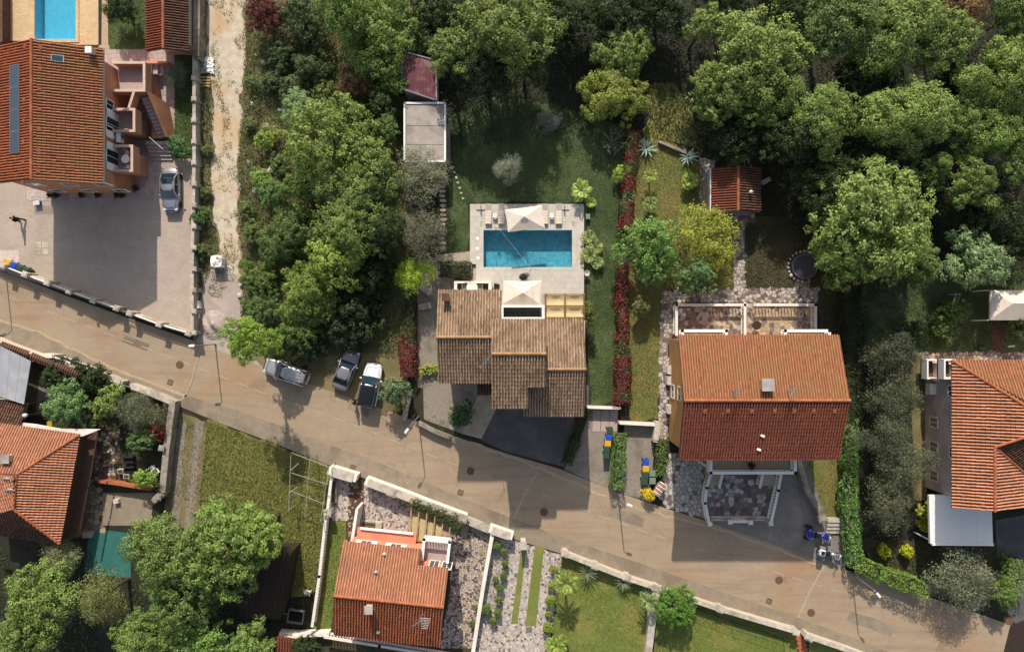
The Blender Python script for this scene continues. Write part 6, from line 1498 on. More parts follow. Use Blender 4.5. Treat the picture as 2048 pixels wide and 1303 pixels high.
grass('garden_grass', [[(884, 325), (898, 235), (1000, 195), (1160, 235), (1250, 265), (1250, 500), (1238, 800), (1182, 812), (1174, 600), (1170, 404), (936, 404), (936, 505), (884, 505)]], 150, .1, (.052, .074, .026), 'dark lawn grass round the central pool', .1, .05, seed=7)
grass('side_grass', [[(664, 1040), (690, 1040), (688, 1100), (668, 1200), (660, 1280), (628, 1270)], [(217, -20), (295, -20), (292, 97), (219, 97)], [(348, 110), (386, 110), (386, 316), (346, 318)]], 170, .14, (.06, .095, .02), 'lush grass strips beside the houses', .11, .0, seed=8)
scrub = [[(398, 0), (418, 0), (412, 90), (416, 130), (428, 200), (422, 330), (425, 420), (440, 500), (410, 560), (398, 620), (396, 300)], [(490, 0), (815, 0), (812, 540), (800, 700), (560, 720), (480, 640), (490, 560), (478, 470), (476, 330), (484, 240), (490, 120)]]
grass('scrub', scrub, 150, .7, (.062, .074, .026), 'low scrub and weeds over the waste ground', .17, .26, up=.8, seed=9, ns=.5, cat='scrub')
grass('weeds', [[(414, 0), (490, 0), (486, 150), (476, 330), (476, 420), (484, 560), (470, 600), (412, 590), (440, 500), (422, 330), (428, 200)]], 110, .3, (.07, .078, .03), 'scattered weeds on the pale track', .13, .57, up=.8, seed=11, ns=.75, cat='weeds')
grass('clearing_grass', [[(1290, 170), (1345, 165), (1385, 230), (1400, 300), (1340, 282), (1285, 280), (1300, 230)]], 150, .35, (.075, .085, .025), 'rough grass in the sunny clearing above the agaves', .15, .1, seed=23)
grass('dry_tufts', [[(1124, 1112), (1310, 1172), (1290, 1320), (1098, 1320)], [(1318, 1176), (1590, 1266), (1600, 1330), (1306, 1330)], [(415, 838), (655, 930), (640, 1180), (560, 1200), (398, 1005)], [(938, 330), (1240, 290), (1238, 790), (1184, 800), (1176, 404), (936, 404)]], 70, .12, (.10, .085, .04), 'dry yellow tufts and worn spots in the lawns', .11, .62, seed=31, ns=.8)
grass('dry_weeds', scrub, 40, .4, (.15, .11, .05), 'dry brown weeds in the scrub', .14, .62, seed=13, ns=.6, cat='weeds')
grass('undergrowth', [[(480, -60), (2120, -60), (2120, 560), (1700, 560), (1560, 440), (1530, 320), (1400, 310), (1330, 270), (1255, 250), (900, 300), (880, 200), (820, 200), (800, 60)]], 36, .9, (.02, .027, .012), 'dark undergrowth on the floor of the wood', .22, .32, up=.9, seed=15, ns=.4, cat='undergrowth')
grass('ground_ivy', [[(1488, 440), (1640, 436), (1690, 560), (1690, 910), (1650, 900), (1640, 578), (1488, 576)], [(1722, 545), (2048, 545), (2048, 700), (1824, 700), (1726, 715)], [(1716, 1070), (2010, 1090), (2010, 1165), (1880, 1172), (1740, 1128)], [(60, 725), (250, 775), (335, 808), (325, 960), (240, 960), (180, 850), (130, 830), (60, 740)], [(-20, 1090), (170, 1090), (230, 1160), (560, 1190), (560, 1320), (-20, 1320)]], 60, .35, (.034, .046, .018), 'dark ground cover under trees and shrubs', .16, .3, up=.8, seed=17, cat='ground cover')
grass('shrub_beds', [[(962, 1080), (1012, 1085), (1005, 1230), (975, 1260), (945, 1260)], [(1096, 1115), (1124, 1125), (1112, 1240), (1096, 1290)], [(822, 560), (834, 560), (834, 790), (822, 800)], [(846, 838), (900, 866), (895, 840), (870, 830)]], 80, .3, (.05, .065, .025), 'low planting in the garden beds', .12, .4, up=.8, seed=19, ns=1.2, cat='planting')
# ================================================================ VEHICLES
TYRE = MB().lathe([(.17, -.09), (.30, -.1), (.32, -.06), (.32, .06), (.30, .1), (.17, .09)], n=18).mesh('tyre', M['black'], True)
RIM = MB().lathe([(.0, -.05), (.2, -.07), (.22, -.085), (.22, .085), (.2, .07), (.0, .05)], n=14).mesh('rim', M['steel'], True)
def car(px, py, ang, L, W, Ht, paint, roofm, kind, label, rails=False, sunroof=False, cname='car'):
    t = thing('parked_car', (*G(px, py), .034), label, cname, None, R(ang)); w = W/2; hb = {'suv': 1.05, 'wagon': .95}.get(kind, .92)
    st = [(-.5, .58, .6), (-.49, .74, .78), (-.465, .86, .9), (-.41, .95, .97), (-.3, 1, .99), (0, 1, 1), (.15, .995, .99), (.22, .98, .96), (.32, .95, .91), (.4, .88, .85), (.445, .79, .78), (.475, .67, .7), (.492, .52, .61), (.5, .36, .5)]
    V = []; n = 13
    for f, wf, zf in st:
        a, z = w*wf, hb*zf
        half = [(a*.86, .2), (a*.98, .34), (a, z*.62), (a*.985, z*.82), (a*.93, z*.95), (a*.6, z*1.0)]
        ring = [(-y, zz) for y, zz in half]+[(0, z*1.02)]+[(y, zz) for y, zz in reversed(half)]
        V += [(f*L, y, zz) for y, zz in ring]
    F = [(i*n+k, i*n+k+1, (i+1)*n+k+1, (i+1)*n+k) for i in range(len(st)-1) for k in range(n-1)]
    F += [(i*n+n-1, i*n, (i+1)*n, (i+1)*n+n-1) for i in range(len(st)-1)]+[tuple(range(n)), tuple(reversed(range((len(st)-1)*n, len(st)*n)))]
    b = MB(); b.v = V; b.f = F; body = b.build('body', paint, t, local=True, smooth=True)
    hd = MB(); hd.bar((.24*L, -w*.72, hb*.955), (.41*L, -w*.6, hb*.87), .02, .02); hd.bar((.24*L, w*.72, hb*.955), (.41*L, w*.6, hb*.87), .02, .02); hd.bar((.41*L, -w*.6, hb*.87), (.41*L, w*.6, hb*.87), .02, .02); hd.build('bonnet_seam', M['black'], t, local=True)
    # cabin
    xb, xf, rb, rf = {'suv': (-.475, .20, -.44, .045), 'wagon': (-.48, .2, -.44, .06), 'sedan': (-.36, .2, -.22, .06), 'hatch': (-.46, .2, -.36, .06)}[kind]
    xb, xf, rb, rf = xb*L, xf*L, rb*L, rf*L; wb, wt = w*.95, w*(.84 if kind in ('suv', 'wagon') else .78); zb, zt = hb*.96, Ht-.05
    Bq = [(xb, -wb*.95), (xf, -wb), (xf, wb), (xb, wb*.95)]; Tq = [(rb, -wt), (rf, -wt), (rf, wt), (rb, wt)]
    b3 = [Vector((x, y, zb)) for x, y in Bq]; t3 = [Vector((x, y, zt)) for x, y in Tq]; xfm = (xf+.12*L/4.4)
    cab = MB(); e = .03
    cab.v = [tuple(p) for p in b3+t3]; cab.f = [(0, 1, 5, 4), (1, 2, 6, 5), (2, 3, 7, 6), (3, 0, 4, 7), (4, 5, 6, 7)]; cab.build('cabin_lining', M['dark'], t, local=True)
    def glass(nm, p, q, r, s, m=M['glass'], ins=.1, off=.012, bow=0.0):
        c = (p+q+r+s)/4; nn = ((q-p).cross(s-p)).normalized()
        if nn.dot(c-Vector((0, 0, .6))) < 0: nn = -nn
        g = [a+(c-a)*ins+nn*off for a in (p, q, r, s)]; mid = [(g[0]+g[1])/2+nn*bow, (g[3]+g[2])/2+nn*bow]
        k = MB(); k.v = [tuple(v) for v in (g[0], mid[0], g[1], g[2], mid[1], g[3])]; k.f = [(0, 1, 4, 5), (1, 2, 3, 4)]; return k.build(nm, m, t, local=True)
    glass('windscreen', b3[1], b3[2], t3[2], t3[1], M['glassb'] if paint != M['silver'] else M['glass'], .04, .015, .05); glass('rear_window', b3[3], b3[0], t3[0], t3[3], M['glass'], .08, .015, .03)
    for i, j in ((0, 1), (3, 2)):
        k = .46
        bm_, tm_ = b3[i].lerp(b3[j], k), t3[i].lerp(t3[j], k)
        glass('side_window', b3[i], bm_, tm_, t3[i], ins=.08); glass('side_window', bm_, b3[j], t3[j], tm_, ins=.08)
    pil = MB()
    for i in range(4): pil.bar(b3[i], t3[i], .08, .07)
    for i, j in ((0, 1), (3, 2)): pil.bar(b3[i].lerp(b3[j], .46), t3[i].lerp(t3[j], .46), .08, .04); pil.bar(t3[i], t3[j], .07, .06)
    pil.build('pillar_frame', roofm, t, local=True)
    nx, ny = 7, 5; rv = []; rfc = []
    for i in range(nx):
        for j in range(ny):
            u, v = i/(nx-1)*2-1, j/(ny-1)*2-1; x = (rb+rf)/2+u*((rf-rb)/2+.06)*(1-.03*v*v); y = v*(wt+.05)*(1-.05*max(0, u)**2); rv.append((x, y, Ht-.075*u*u*.5-.06*v*v))
    rfc = [(i*ny+j, (i+1)*ny+j, (i+1)*ny+j+1, i*ny+j+1) for i in range(nx-1) for j in range(ny-1)]
    m_ = MB(); m_.v = rv; m_.f = rfc; ro = m_.build('roof', roofm, t, local=True, smooth=True); so = ro.modifiers.new('s', 'SOLIDIFY'); so.thickness = .05
    if sunroof:
        MB().box((rb+.45*0+ (rf-rb)*.12+.1, 0, Ht+.008), (.55, wt*1.5, .02)).build('sunroof', M['glass'], t, local=True)
    if rails:
        for s in (-1, 1): MB().tube([(rb+.1, s*wt*.93, Ht-.02), (rb+.25, s*wt*.93, Ht+.05), (rf-.2, s*wt*.93, Ht+.05), (rf-.05, s*wt*.93, Ht-.02)], .025, 6).build('roof_rail', M['chrome'], t, local=True)
    if rails == 2:
        for k in range(4): MB().bar((rb+.3, (k-1.5)*wt*.42, Ht+.02), (rf-.2, (k-1.5)*wt*.42, Ht+.02), .035, .03).build('roof_strip', M['chrome'], t, local=True)
    for f in (-.31, .32):
        for s in (-1, 1):
            wh = link('tyre', TYRE, t, (f*L, s*(w-.1), .32), (PI/2, 0, 0)); ORG[wh.name] = Vector(); link('rim', RIM, wh)
    for s in (-1, 1):
        MB().box((L*.445, s*w*.64, hb*.74), (.26, .3, .1), rz=-s*.5).build('headlight', M['lamp_clear'], t, local=True, bevel=.03)
        MB().box((-L*.472, s*w*.72, hb*.78), (.1, .28, .16), rz=s*.4).build('tail_light', M['lamp_red'], t, local=True, bevel=.02)
        MB().box((xf-.28, s*(w+.09), hb*1.0), (.14, .22, .14)).build('mirror', paint, t, local=True, bevel=.04)
    MB().box((L*.497, 0, .45), (.03, .5, .11)).build('number_plate', M['whitep'], t, local=True); MB().box((-L*.499, 0, .55), (.03, .5, .11)).build('number_plate', M['whitep'], t, local=True)
    MB().box((L*.482, 0, .6), (.08, W*.45, .16)).build('grille', M['black'], t, local=True)
    dk = MB()
    dk.box((L*.475, 0, .36), (.16, W*.6, .1)); dk.build('bumper', M['black'], t, local=True)
    for s in (-1, 1): MB().bar((xf+.03, s*.35, hb*.985), (xf+.02-.1, s*.05-.2*s, hb*1.06), .03, .03).build('wiper', M['black'], t, local=True)
    return t
car(348, 382, -90, 4.35, 1.74, 1.45, M['silver'], M['silver'], 'sedan', 'silver car parked in the paver yard of the terracotta house', sunroof=True)
car(577, 742, 162, 4.65, 1.8, 1.5, M['wagon'], M['wagon'], 'wagon', 'pale silver estate car with roof rails parked along the road edge', rails=2)
car(696, 738, 69, 4.2, 1.75, 1.45, M['greycar'], M['greycar'], 'sedan', 'dusty dark grey car parked nose in between two lighter cars')
car(744, 769, 79, 4.45, 1.86, 1.62, M['whitecar'], M['blackcar'], 'suv', 'white car with black roof and silver roof rails', rails=1)
# motorcycles
BT = MB(); 
def torus(mb, c, r, rr, n=18, m=6):
    b = len(mb.v); c = Vector(c)
    for i in range(n):
        for j in range(m):
            a, d = 2*PI*i/n, 2*PI*j/m; mb.v.append((c.x+(r+rr*math.cos(d))*math.cos(a), c.y+rr*math.sin(d), c.z+(r+rr*math.cos(d))*math.sin(a)))
    mb.f += [(b+i*m+j, b+((i+1) % n)*m+j, b+((i+1) % n)*m+(j+1) % m, b+i*m+(j+1) % m) for i in range(n) for j in range(m)]; return mb
def ell(mb, c, s, n=10, m=7):
    b = len(mb.v)
    for i in range(m+1):
        p = PI*i/m
        for k in range(n): q = 2*PI*k/n; mb.v.append((c[0]+s[0]*math.sin(p)*math.cos(q), c[1]+s[1]*math.sin(p)*math.sin(q), c[2]+s[2]*math.cos(p)))
    mb.f += [(b+i*n+k, b+(i+1)*n+k, b+(i+1)*n+(k+1) % n, b+i*n+(k+1) % n) for i in range(m) for k in range(n)]; return mb
def motorcycle(px, py, ang, paint, label, big):
    t = thing('motorcycle', (*G(px, py), .036), label, 'motorcycle', None, R(ang)); t.scale = (1.18,)*3
    for x, nm in ((.78, 'front_wheel'), (-.72, 'rear_wheel')):
        w = torus(MB(), (x, 0, .32), .26, .065).build(nm, M['black'], t, local=True); r = MB()
        for k in range(6): a = k*PI/6; r.bar((x-.24*math.cos(a), 0, .32-.24*math.sin(a)), (x+.24*math.cos(a), 0, .32+.24*math.sin(a)), .02, .02)
        r.build('spokes', M['chrome'], w)
    f = MB(); f.tube([(.78, .1, .32), (.55, .09, .95)], .03, 6); f.tube([(.78, -.1, .32), (.55, -.09, .95)], .03, 6); f.build('fork', M['chrome'], t, local=True)
    e = MB(); e.box((.05, 0, .42), (.6, .36, .36)); e.bar((-.7, .08, .35), (-.1, .08, .45), .06, .06); e.bar((-.7, -.08, .35), (-.1, -.08, .45), .06, .06); e.build('engine', M['steel'], t, local=True, bevel=.05)
    MB().tube([(.1, -.2, .3), (-.4, -.22, .28), (-.9, -.22, .34)], [.04, .05, .06], 7).build('exhaust', M['chrome'], t, local=True)
    ell(MB(), (.2, 0, .82), (.34, .19, .18)).build('fuel_tank', paint, t, local=True, smooth=True)
    s = MB(); ell(s, (-.28, 0, .76), (.34, .18, .09)); s.build('seat', M['black'], t, local=True, smooth=True)
    MB().tube([(.38, .45, 1.02), (.5, .22, 1.08), (.52, 0, 1.0), (.5, -.22, 1.08), (.38, -.45, 1.02)], .025, 6).build('handlebar', M['chrome'], t, local=True)
    ell(MB(), (.68, 0, .88), (.13, .13, .14)).build('headlight', M['lamp_clear'], t, local=True, smooth=True)
    ell(MB(), (.8, 0, .58), (.3, .08, .1)).build('front_mudguard', paint, t, local=True, smooth=True); ell(MB(), (-.78, 0, .6), (.32, .12, .12)).build('rear_mudguard', paint, t, local=True, smooth=True)
    if big:
        ell(MB(), (-.95, 0, .66), (.36, .5, .3), 14, 8).build('rear_body', paint, t, local=True, smooth=True)
        for s in (-1, 1):
            torus(MB(), (-.95, s*.5, .32), .23, .1).build('rear_tyre', M['black'], t, local=True)
            MB().box((-1.34, s*.42, .68), (.06, .16, .1)).build('tail_light', M['lamp_red'], t, local=True)
        ell(MB(), (-.55, 0, .86), (.22, .22, .1)).build('rear_seat', M['black'], t, local=True, smooth=True); MB().box((.5, 0, .82), (.3, .62, .3)).build('fairing', paint, t, local=True, bevel=.1); MB().box((-1.0, 0, .98), (.4, .56, .22)).build('top_case', paint, t, local=True, bevel=.08); MB().box((-.64, 0, 1.12), (.1, .42, .3)).build('backrest', M['black'], t, local=True, bevel=.04)
        MB().tube([(-1.1, -.3, 1.16), (-.8, -.3, 1.18), (-.8, .3, 1.18), (-1.1, .3, 1.16)], .02, 5).build('case_rail', M['chrome'], t, local=True)
    else:
        MB().box((-.86, 0, .95), (.46, .5, .32)).build('top_case', M['whitemetal'], t, local=True, bevel=.07)
        for s in (-1, 1): MB().box((-.72, s*.33, .58), (.5, .2, .36)).build('pannier', M['silver'], t, local=True, bevel=.06)
        MB().box((-.86, 0, 1.13), (.3, .3, .04)).build('case_plate', M['black'], t, local=True)
    a, b, c, d = Vector((.6, -.25, 1.0)), Vector((.6, .25, 1.0)), Vector((.46, .2, 1.38)), Vector((.46, -.2, 1.38)); m = MB(); m.v = [tuple(x) for x in (a, b, c, d)]; m.f = [(0, 1, 2, 3)]; g = m.build('windshield', M['lamp_clear'], t, local=True); q = g.modifiers.new('s', 'SOLIDIFY'); q.thickness = .02
    for s in (-1, 1): MB().box((.45, s*.4, 1.18), (.04, .14, .09)).build('mirror', M['chrome'], t, local=True)
    return t
motorcycle(1634, 1065, -10, M['bluebike'], 'blue three wheeled touring motorcycle beside the pale steps', True)
motorcycle(1654, 1101, -12, M['silver'], 'silver and black motorcycle with white top case near the hedge', False)
# ================================================================ PEOPLE
def person(px, py, ang, label, walk, top, low):
    t = thing('person', (*G(px, py), .02), label, 'person', None, R(ang))
    a = .28 if walk else .06
    def skin(nm, verts, edges, rad, m):
        me = bpy.data.meshes.new(nm); me.from_pydata(verts, edges, []); me.materials.append(m); o = link(nm, me, t)
        sk = o.modifiers.new('skin', 'SKIN')
        for i, r in enumerate(rad): me.skin_vertices[0].data[i].radius = (r, r)
        me.skin_vertices[0].data[0].use_root = True
        ss = o.modifiers.new('sub', 'SUBSURF'); ss.levels = 1; ss.render_levels = 2; return o
    v = [(0, 0, .92), (.01, 0, 1.15), (.02, 0, 1.38), (.03, 0, 1.48), (.05, 0, 1.58), (.06, 0, 1.70),
         (0, .09, .88), (a*.6, .1, .5), (a*.9-.06, .1, .08), (a*.9+.1, .11, .04),
         (0, -.09, .88), (-a*.5+.05, -.1, .5), (-a*1.1, -.1, .1), (-a*1.1+.15, -.11, .05),
         (.02, .18, 1.38), (-a*.4, .24, 1.12), (-a*.2+.08, .25, .88), (.02, -.18, 1.38), (a*.5, -.24, 1.13), (a*.9+.08, -.24, .92)]
    e = [(0, 1), (1, 2), (2, 3), (3, 4), (4, 5), (0, 6), (6, 7), (7, 8), (8, 9), (0, 10), (10, 11), (11, 12), (12, 13), (2, 14), (14, 15), (15, 16), (2, 17), (17, 18), (18, 19)]
    r = [.13, .13, .14, .055, .09, .08, .09, .06, .045, .04, .09, .06, .045, .04, .06, .045, .035, .06, .045, .035]
    skin('body', v, e, r, M['skin'])
    # clothing follows the same joints, a little wider
    jv = [v[i] for i in (0, 1, 2, 14, 15, 16, 17, 18, 19)]; skin('jacket', jv, [(0, 1), (1, 2), (2, 3), (3, 4), (4, 5), (2, 6), (6, 7), (7, 8)], [.17, .17, .185, .1, .08, .062, .1, .08, .062], top)
    tv = [v[i] for i in (0, 6, 7, 8, 10, 11, 12)]; skin('trousers', tv, [(0, 1), (1, 2), (2, 3), (0, 4), (4, 5), (5, 6)], [.165, .125, .098, .08, .125, .098, .08], low)
    for i in (9, 13): MB().box((v[i][0]-.05, v[i][1], .04), (.27, .1, .08)).build('shoe', M['black'], t, local=True, bevel=.03)
    ell(MB(), (.045, 0, 1.68), (.105, .095, .1)).build('hair', M['hair'], t, local=True, smooth=True)
    for i in (16, 19):
        for k in range(4): MB().tube([(v[i][0]+.01+k*.018, v[i][1], v[i][2]-.02), (v[i][0]+.03+k*.018, v[i][1], v[i][2]-.09), (v[i][0]+.05+k*.014, v[i][1]*.95, v[i][2]-.12)], .009, 5).build('finger', M['skin'], t, local=True)
        MB().tube([(v[i][0]+.02, v[i][1]*.96, v[i][2]-.01), (v[i][0]+.06, v[i][1]*.9, v[i][2]-.06)], .011, 5).build('thumb', M['skin'], t, local=True)
    return t
person(46, 441, 172, 'person in dark clothes walking across the left paver yard', True, M['clothdark'], M['clothdark'])
person(712, 801, 20, 'person in dark clothes standing at the rear of the white car', False, M['clothdark'], M['clothdark'])
# ================================================================ STREET FURNITURE, BINS
def lamp(px, py, h, ang, label, z=0, arm=.7):
    t = thing('street_lamp', (*G(px, py), z), label, 'street lamp', 'street lamps along the road', R(ang))
    MB().lathe([(.11, 0), (.11, .25), (.065, .3), (.05, h)], n=10).build('pole', M['steel'], t, local=True)
    MB().tube([(0, 0, h-.05), (arm*.4, 0, h+.1), (arm, 0, h+.12)], .03, 6).build('arm', M['steel'], t, local=True)
    hd = MB().box((arm+.22, 0, h+.12), (.55, .24, .1)).build('lamp_head', M['whitemetal'], t, local=True, bevel=.04)
    MB().box((arm+.22, 0, h+.06), (.4, .18, .02)).build('lens', M['lamp_clear'], hd, local=True)
lamp(431, 688, 4.2, 185, 'street lamp with long shadow across the road near the sand heap', arm=.2)
lamp(837, 833, 4.3, 235, 'street lamp at the low stone wall of the central house')
lamp(1235, 984, 4.2, -20, 'street lamp at the lower end of the clipped hedge', arm=.3)
lamp(1703, 1146, 4.3, -50, 'street lamp beside the tall hedge at lower right', arm=.4)
lamp(12, 545, 4.2, 200, 'street lamp at the left edge behind the white rail wall')
def bin_(px, py, m, label, group, rz):
    t = thing('wheelie_bin', (*G(px, py), .02), label, 'bin', group, rz)
    b = MB(); V = []
    for z, x, y in ((.06, .22, .2), (.95, .29, .27)): V += [(-x, -y, z), (x, -y, z), (x, y, z), (-x, y, z)]
    b.v = V; b.f = [(3, 2, 1, 0), (0, 1, 5, 4), (1, 2, 6, 5), (2, 3, 7, 6), (3, 0, 4, 7), (4, 5, 6, 7)]; b.build('body', m, t, local=True, bevel=.03)
    l = MB(); l.box((0, 0, 1.0), (.66, .62, .07)); l.box((.02, 0, 1.05), (.5, .46, .05)); l.build('lid', m, t, local=True, bevel=.025)
    MB().tube([(-.36, -.24, .98), (-.36, .24, .98)], .022, 6).build('handle', M['black'], t, local=True)
    for s in (-1, 1): MB().lathe([(.0, -.03), (.1, -.03), (.1, .03), (.0, .03)], (-.24, s*.24, .1), 10, Matrix.Rotation(PI/2, 3, 'X')).build('wheel', M['black'], t, local=True)
bg1 = 'wheelie bins in the left yard'; bg2 = 'wheelie bins by the clipped hedge'; bg3 = 'wheelie bins of the orange house'
for px, py, m, lb, g, rz in [
  (29, 527, 'yellow', 'yellow wheelie bin behind the left front wall', bg1, -.4), (41, 532, 'blue', 'blue wheelie bin behind the left front wall', bg1, -.4),
  (53, 537, 'green', 'dark green wheelie bin next to the blue bin at left', bg1, -.4), (65, 542, 'green', 'dark green wheelie bin at the right end of left row', bg1, -.4),
  (1217, 858, 'green', 'green bin at the top of the row by the clipped hedge', bg2, -1.6), (1215, 871, 'blue', 'blue bin in the row by the clipped hedge', bg2, -1.6), (1213, 883, 'yellow', 'yellow bin in the row by the clipped hedge', bg2, -1.6),
  (1211, 895, 'green', 'green bin below the yellow bin by the clipped hedge', bg2, -1.6), (1210, 907, 'green', 'green bin at the lower end of the row by clipped hedge', bg2, -1.6),
  (1288, 920, 'blue', 'blue bin in the row of the orange house', bg3, -1.6), (1288, 933, 'yellow', 'yellow bin in the row of the orange house', bg3, -1.6),
  (1287, 946, 'green', 'upper green bin below the yellow one at the orange house', bg3, -1.6), (1285, 959, 'green', 'lowest green bin with its shadow at the orange house', bg3, -1.6),
  (1301, 942, 'lightgreen', 'upper grey green bin at the narrow hedge', bg3, -1.6), (1301, 957, 'lightgreen', 'lower grey green bin at the narrow hedge', bg3, -1.6)]:
    bin_(px, py, M[m], lb, g, rz)
# ================================================================ POOLSIDE
def lounger(px, py, label):
    t = thing('sun_lounger', (*G(px, py), .076), label, 'sun lounger', 'sun loungers north of the pool')
    f = MB(); f.box((0, -.3, .28), (.66, 1.3, .05)); f.build('frame', M['cap'], t, local=True)
    Mx = Matrix.Rotation(-.6+PI, 3, 'X')
    for i in range(5): MB().box((0, -.85+i*.26, .33), (.62, .24, .05)).build('seat_slat', M['cloth'], t, local=True, bevel=.01)
    for i in range(3): MB().box((0, .42+i*.22, .36+i*.08), (.62, .24, .05), M=Matrix.Rotation(.35, 3, 'X')).build('back_slat', M['cloth'], t, local=True, bevel=.01)
    for sx in (-1, 1):
        for y in (-.85, .3): MB().box((sx*.29, y, .14), (.05, .05, .28)).build('leg', M['steel'], t, local=True)
for px, lb in ((977, 'sun lounger at the left end of the poolside row'), (1003, 'second sun lounger from the left beside the cream parasol'), (1089, 'sun lounger directly right of the cream poolside parasol'), (1117, 'sun lounger at the right end of the poolside row')): lounger(px, 429, lb)
def side_table(px, py, label):
    t = thing('side_table', (*G(px, py), .076), label, 'side table', 'side tables between loungers')
    MB().box((0, 0, .4), (.45, .45, .05)).build('table_top', M['white'], t, local=True, bevel=.01)
    for sx in (-1, 1):
        for sy in (-1, 1): MB().box((sx*.18, sy*.18, .19), (.04, .04, .38)).build('leg', M['steel'], t, local=True)
side_table(990, 432, 'small white table between the two left loungers'); side_table(1103, 432, 'small white table between the two right loungers')
for px, lb in ((962, 'cross shaped parasol foot left of the loungers'), (1129, 'cross shaped parasol foot right of the loungers')):
    t = thing('parasol_stand', (*G(px, 420), .076), lb, 'parasol stand', None)
    MB().box((0, 0, .03), (.9, .09, .06)).build('foot', M['greypl'], t, local=True); MB().box((0, 0, .034), (.09, .9, .06)).build('foot', M['greypl'], t, local=True); MB().lathe([(.05, 0), (.04, .5)], n=8).build('tube', M['steel'], t, local=True)
def parasol(corners, apex, h, hp, label, m1='cloth'):
    q = [P(a, b, h) for a, b in corners]; ap = P(*apex, hp); t = thing('parasol', (ap.x, ap.y, .076), label, 'parasol', 'cream parasols round the pool')
    dn = Vector((0, 0, -.16))
    for i in range(4):
        a, b = q[i], q[(i+1) % 4]; m = MB(); g = .015; mid = (a+b)/2+(ap-(a+b)/2)*.04
        m.v = [tuple(ap), tuple(a), tuple(mid), tuple(b), tuple(a+dn*.6), tuple(mid+dn*.6), tuple(b+dn*.6)]; m.f = [(0, 1, 2), (0, 2, 3), (1, 4, 5, 2), (2, 5, 6, 3)]; m.build('canopy_panel', M[m1], t)
        MB().tube([tuple(ap-Vector((0, 0, .06))), tuple(a-Vector((0, 0, .05)))], .02, 5).build('rib', M['steel'], t)
    c = MB(); s = .28; u = (q[0]-ap)*s; 
    vv = [ap+(k-ap)*.2+Vector((0, 0, .08)) for k in q]; c.v = [tuple(ap+Vector((0, 0, .12)))]+[tuple(k) for k in vv]; c.f = [(0, i+1, (i+1) % 4+1) for i in range(4)]; c.build('vent_cap', M[m1], t)
    MB().tube([(ap.x, ap.y, .08), (ap.x, ap.y, hp)], .035, 8).build('pole', M['whitemetal'], t)
    MB().box((ap.x, ap.y, .12), (.8, .8, .08)).build('foot', M['greypl'], t)
    return t
parasol([(1009, 419), (1084, 410), (1090, 456), (1016, 464)], (1048, 433), 2.5, 3.1, 'large cream parasol on the far side of the pool')
parasol([(1007, 561), (1084, 561), (1079, 607), (1004, 608)], (1046, 585), 2.9, 3.5, 'cream parasol between pool and central house')
tt = thing('planter', (*G(1047, 554), .076), 'dark round planter with dry plant at the house parasol', 'planter')
MB().lathe([(.2, 0), (.3, .35), (.27, .36), (.25, .3)], n=12).build('pot', M['greypl'], tt, local=True)
link('plant', CROWN['bush1'][0], tt, (0, 0, .55), scale=(.55, .45, .4), color=(.05, .045, .03))
# outdoor kitchen
ok = thing('outdoor_counter', P(947, 572, 0), 'U shaped white counter with brown inner floor at the house terrace', 'counter')
def rect(x0, y0, x1, y1, h): a = P(x0, y1, h); b = P(x1, y0, h); return a.x, a.y, b.x, b.y
for r_, nm in (((908, 562, 983, 566), 'counter_top'), ((908, 566.4, 914, 582), 'counter_side'), ((977, 566.4, 983, 582), 'counter_side')): x0, y0, x1, y1 = rect(*r_, .9); MB().bb(x0, y0, .046, x1, y1, .9).build(nm, M['white'], ok)
x0, y0, x1, y1 = rect(914, 566.4, 977, 584, .1); MB().bb(x0, y0, .05, x1, y1, .1).build('inner_floor', M['brown'], ok)
tb = thing('dining_table', (*G(945, 575), .1), 'round white table between two grey seats in the white counter', 'table')
MB().lathe([(.55, .72), (.55, .76)], n=20).build('table_top', M['white'], tb, local=True); MB().lathe([(.3, 0), (.06, .06), (.05, .72)], n=10).build('pedestal', M['steel'], tb, local=True)
for px, lb in ((931, 'grey armchair left of the round white table'), (960, 'grey armchair right of the round white table')):
    t = thing('armchair', (*G(px, 575), .1), lb, 'chair', 'armchairs at the white counter'); MB().box((0, 0, .3), (.55, .6, .3)).build('seat', M['lightgreen'], t, local=True, bevel=.04); s = -1 if px < 945 else 1; MB().box((s*.28, 0, .5), (.12, .6, .5)).build('backrest', M['greypl'], t, local=True, bevel=.04)
t = thing('side_cabinet', (*G(993, 574), .076), 'small dark tilted chair beside the white counter', 'chair', None, -.2)
MB().box((0, 0, .35), (.55, .55, .08)).build('seat', M['wood'], t, local=True); MB().box((0, .28, .6), (.55, .06, .5)).build('backrest', M['wood'], t, local=True)
for sx in (-1, 1):
    for sy in (-1, 1): MB().box((sx*.24, sy*.24, .16), (.05, .05, .32)).build('leg', M['wood'], t, local=True)
t.name = 'garden_chair'
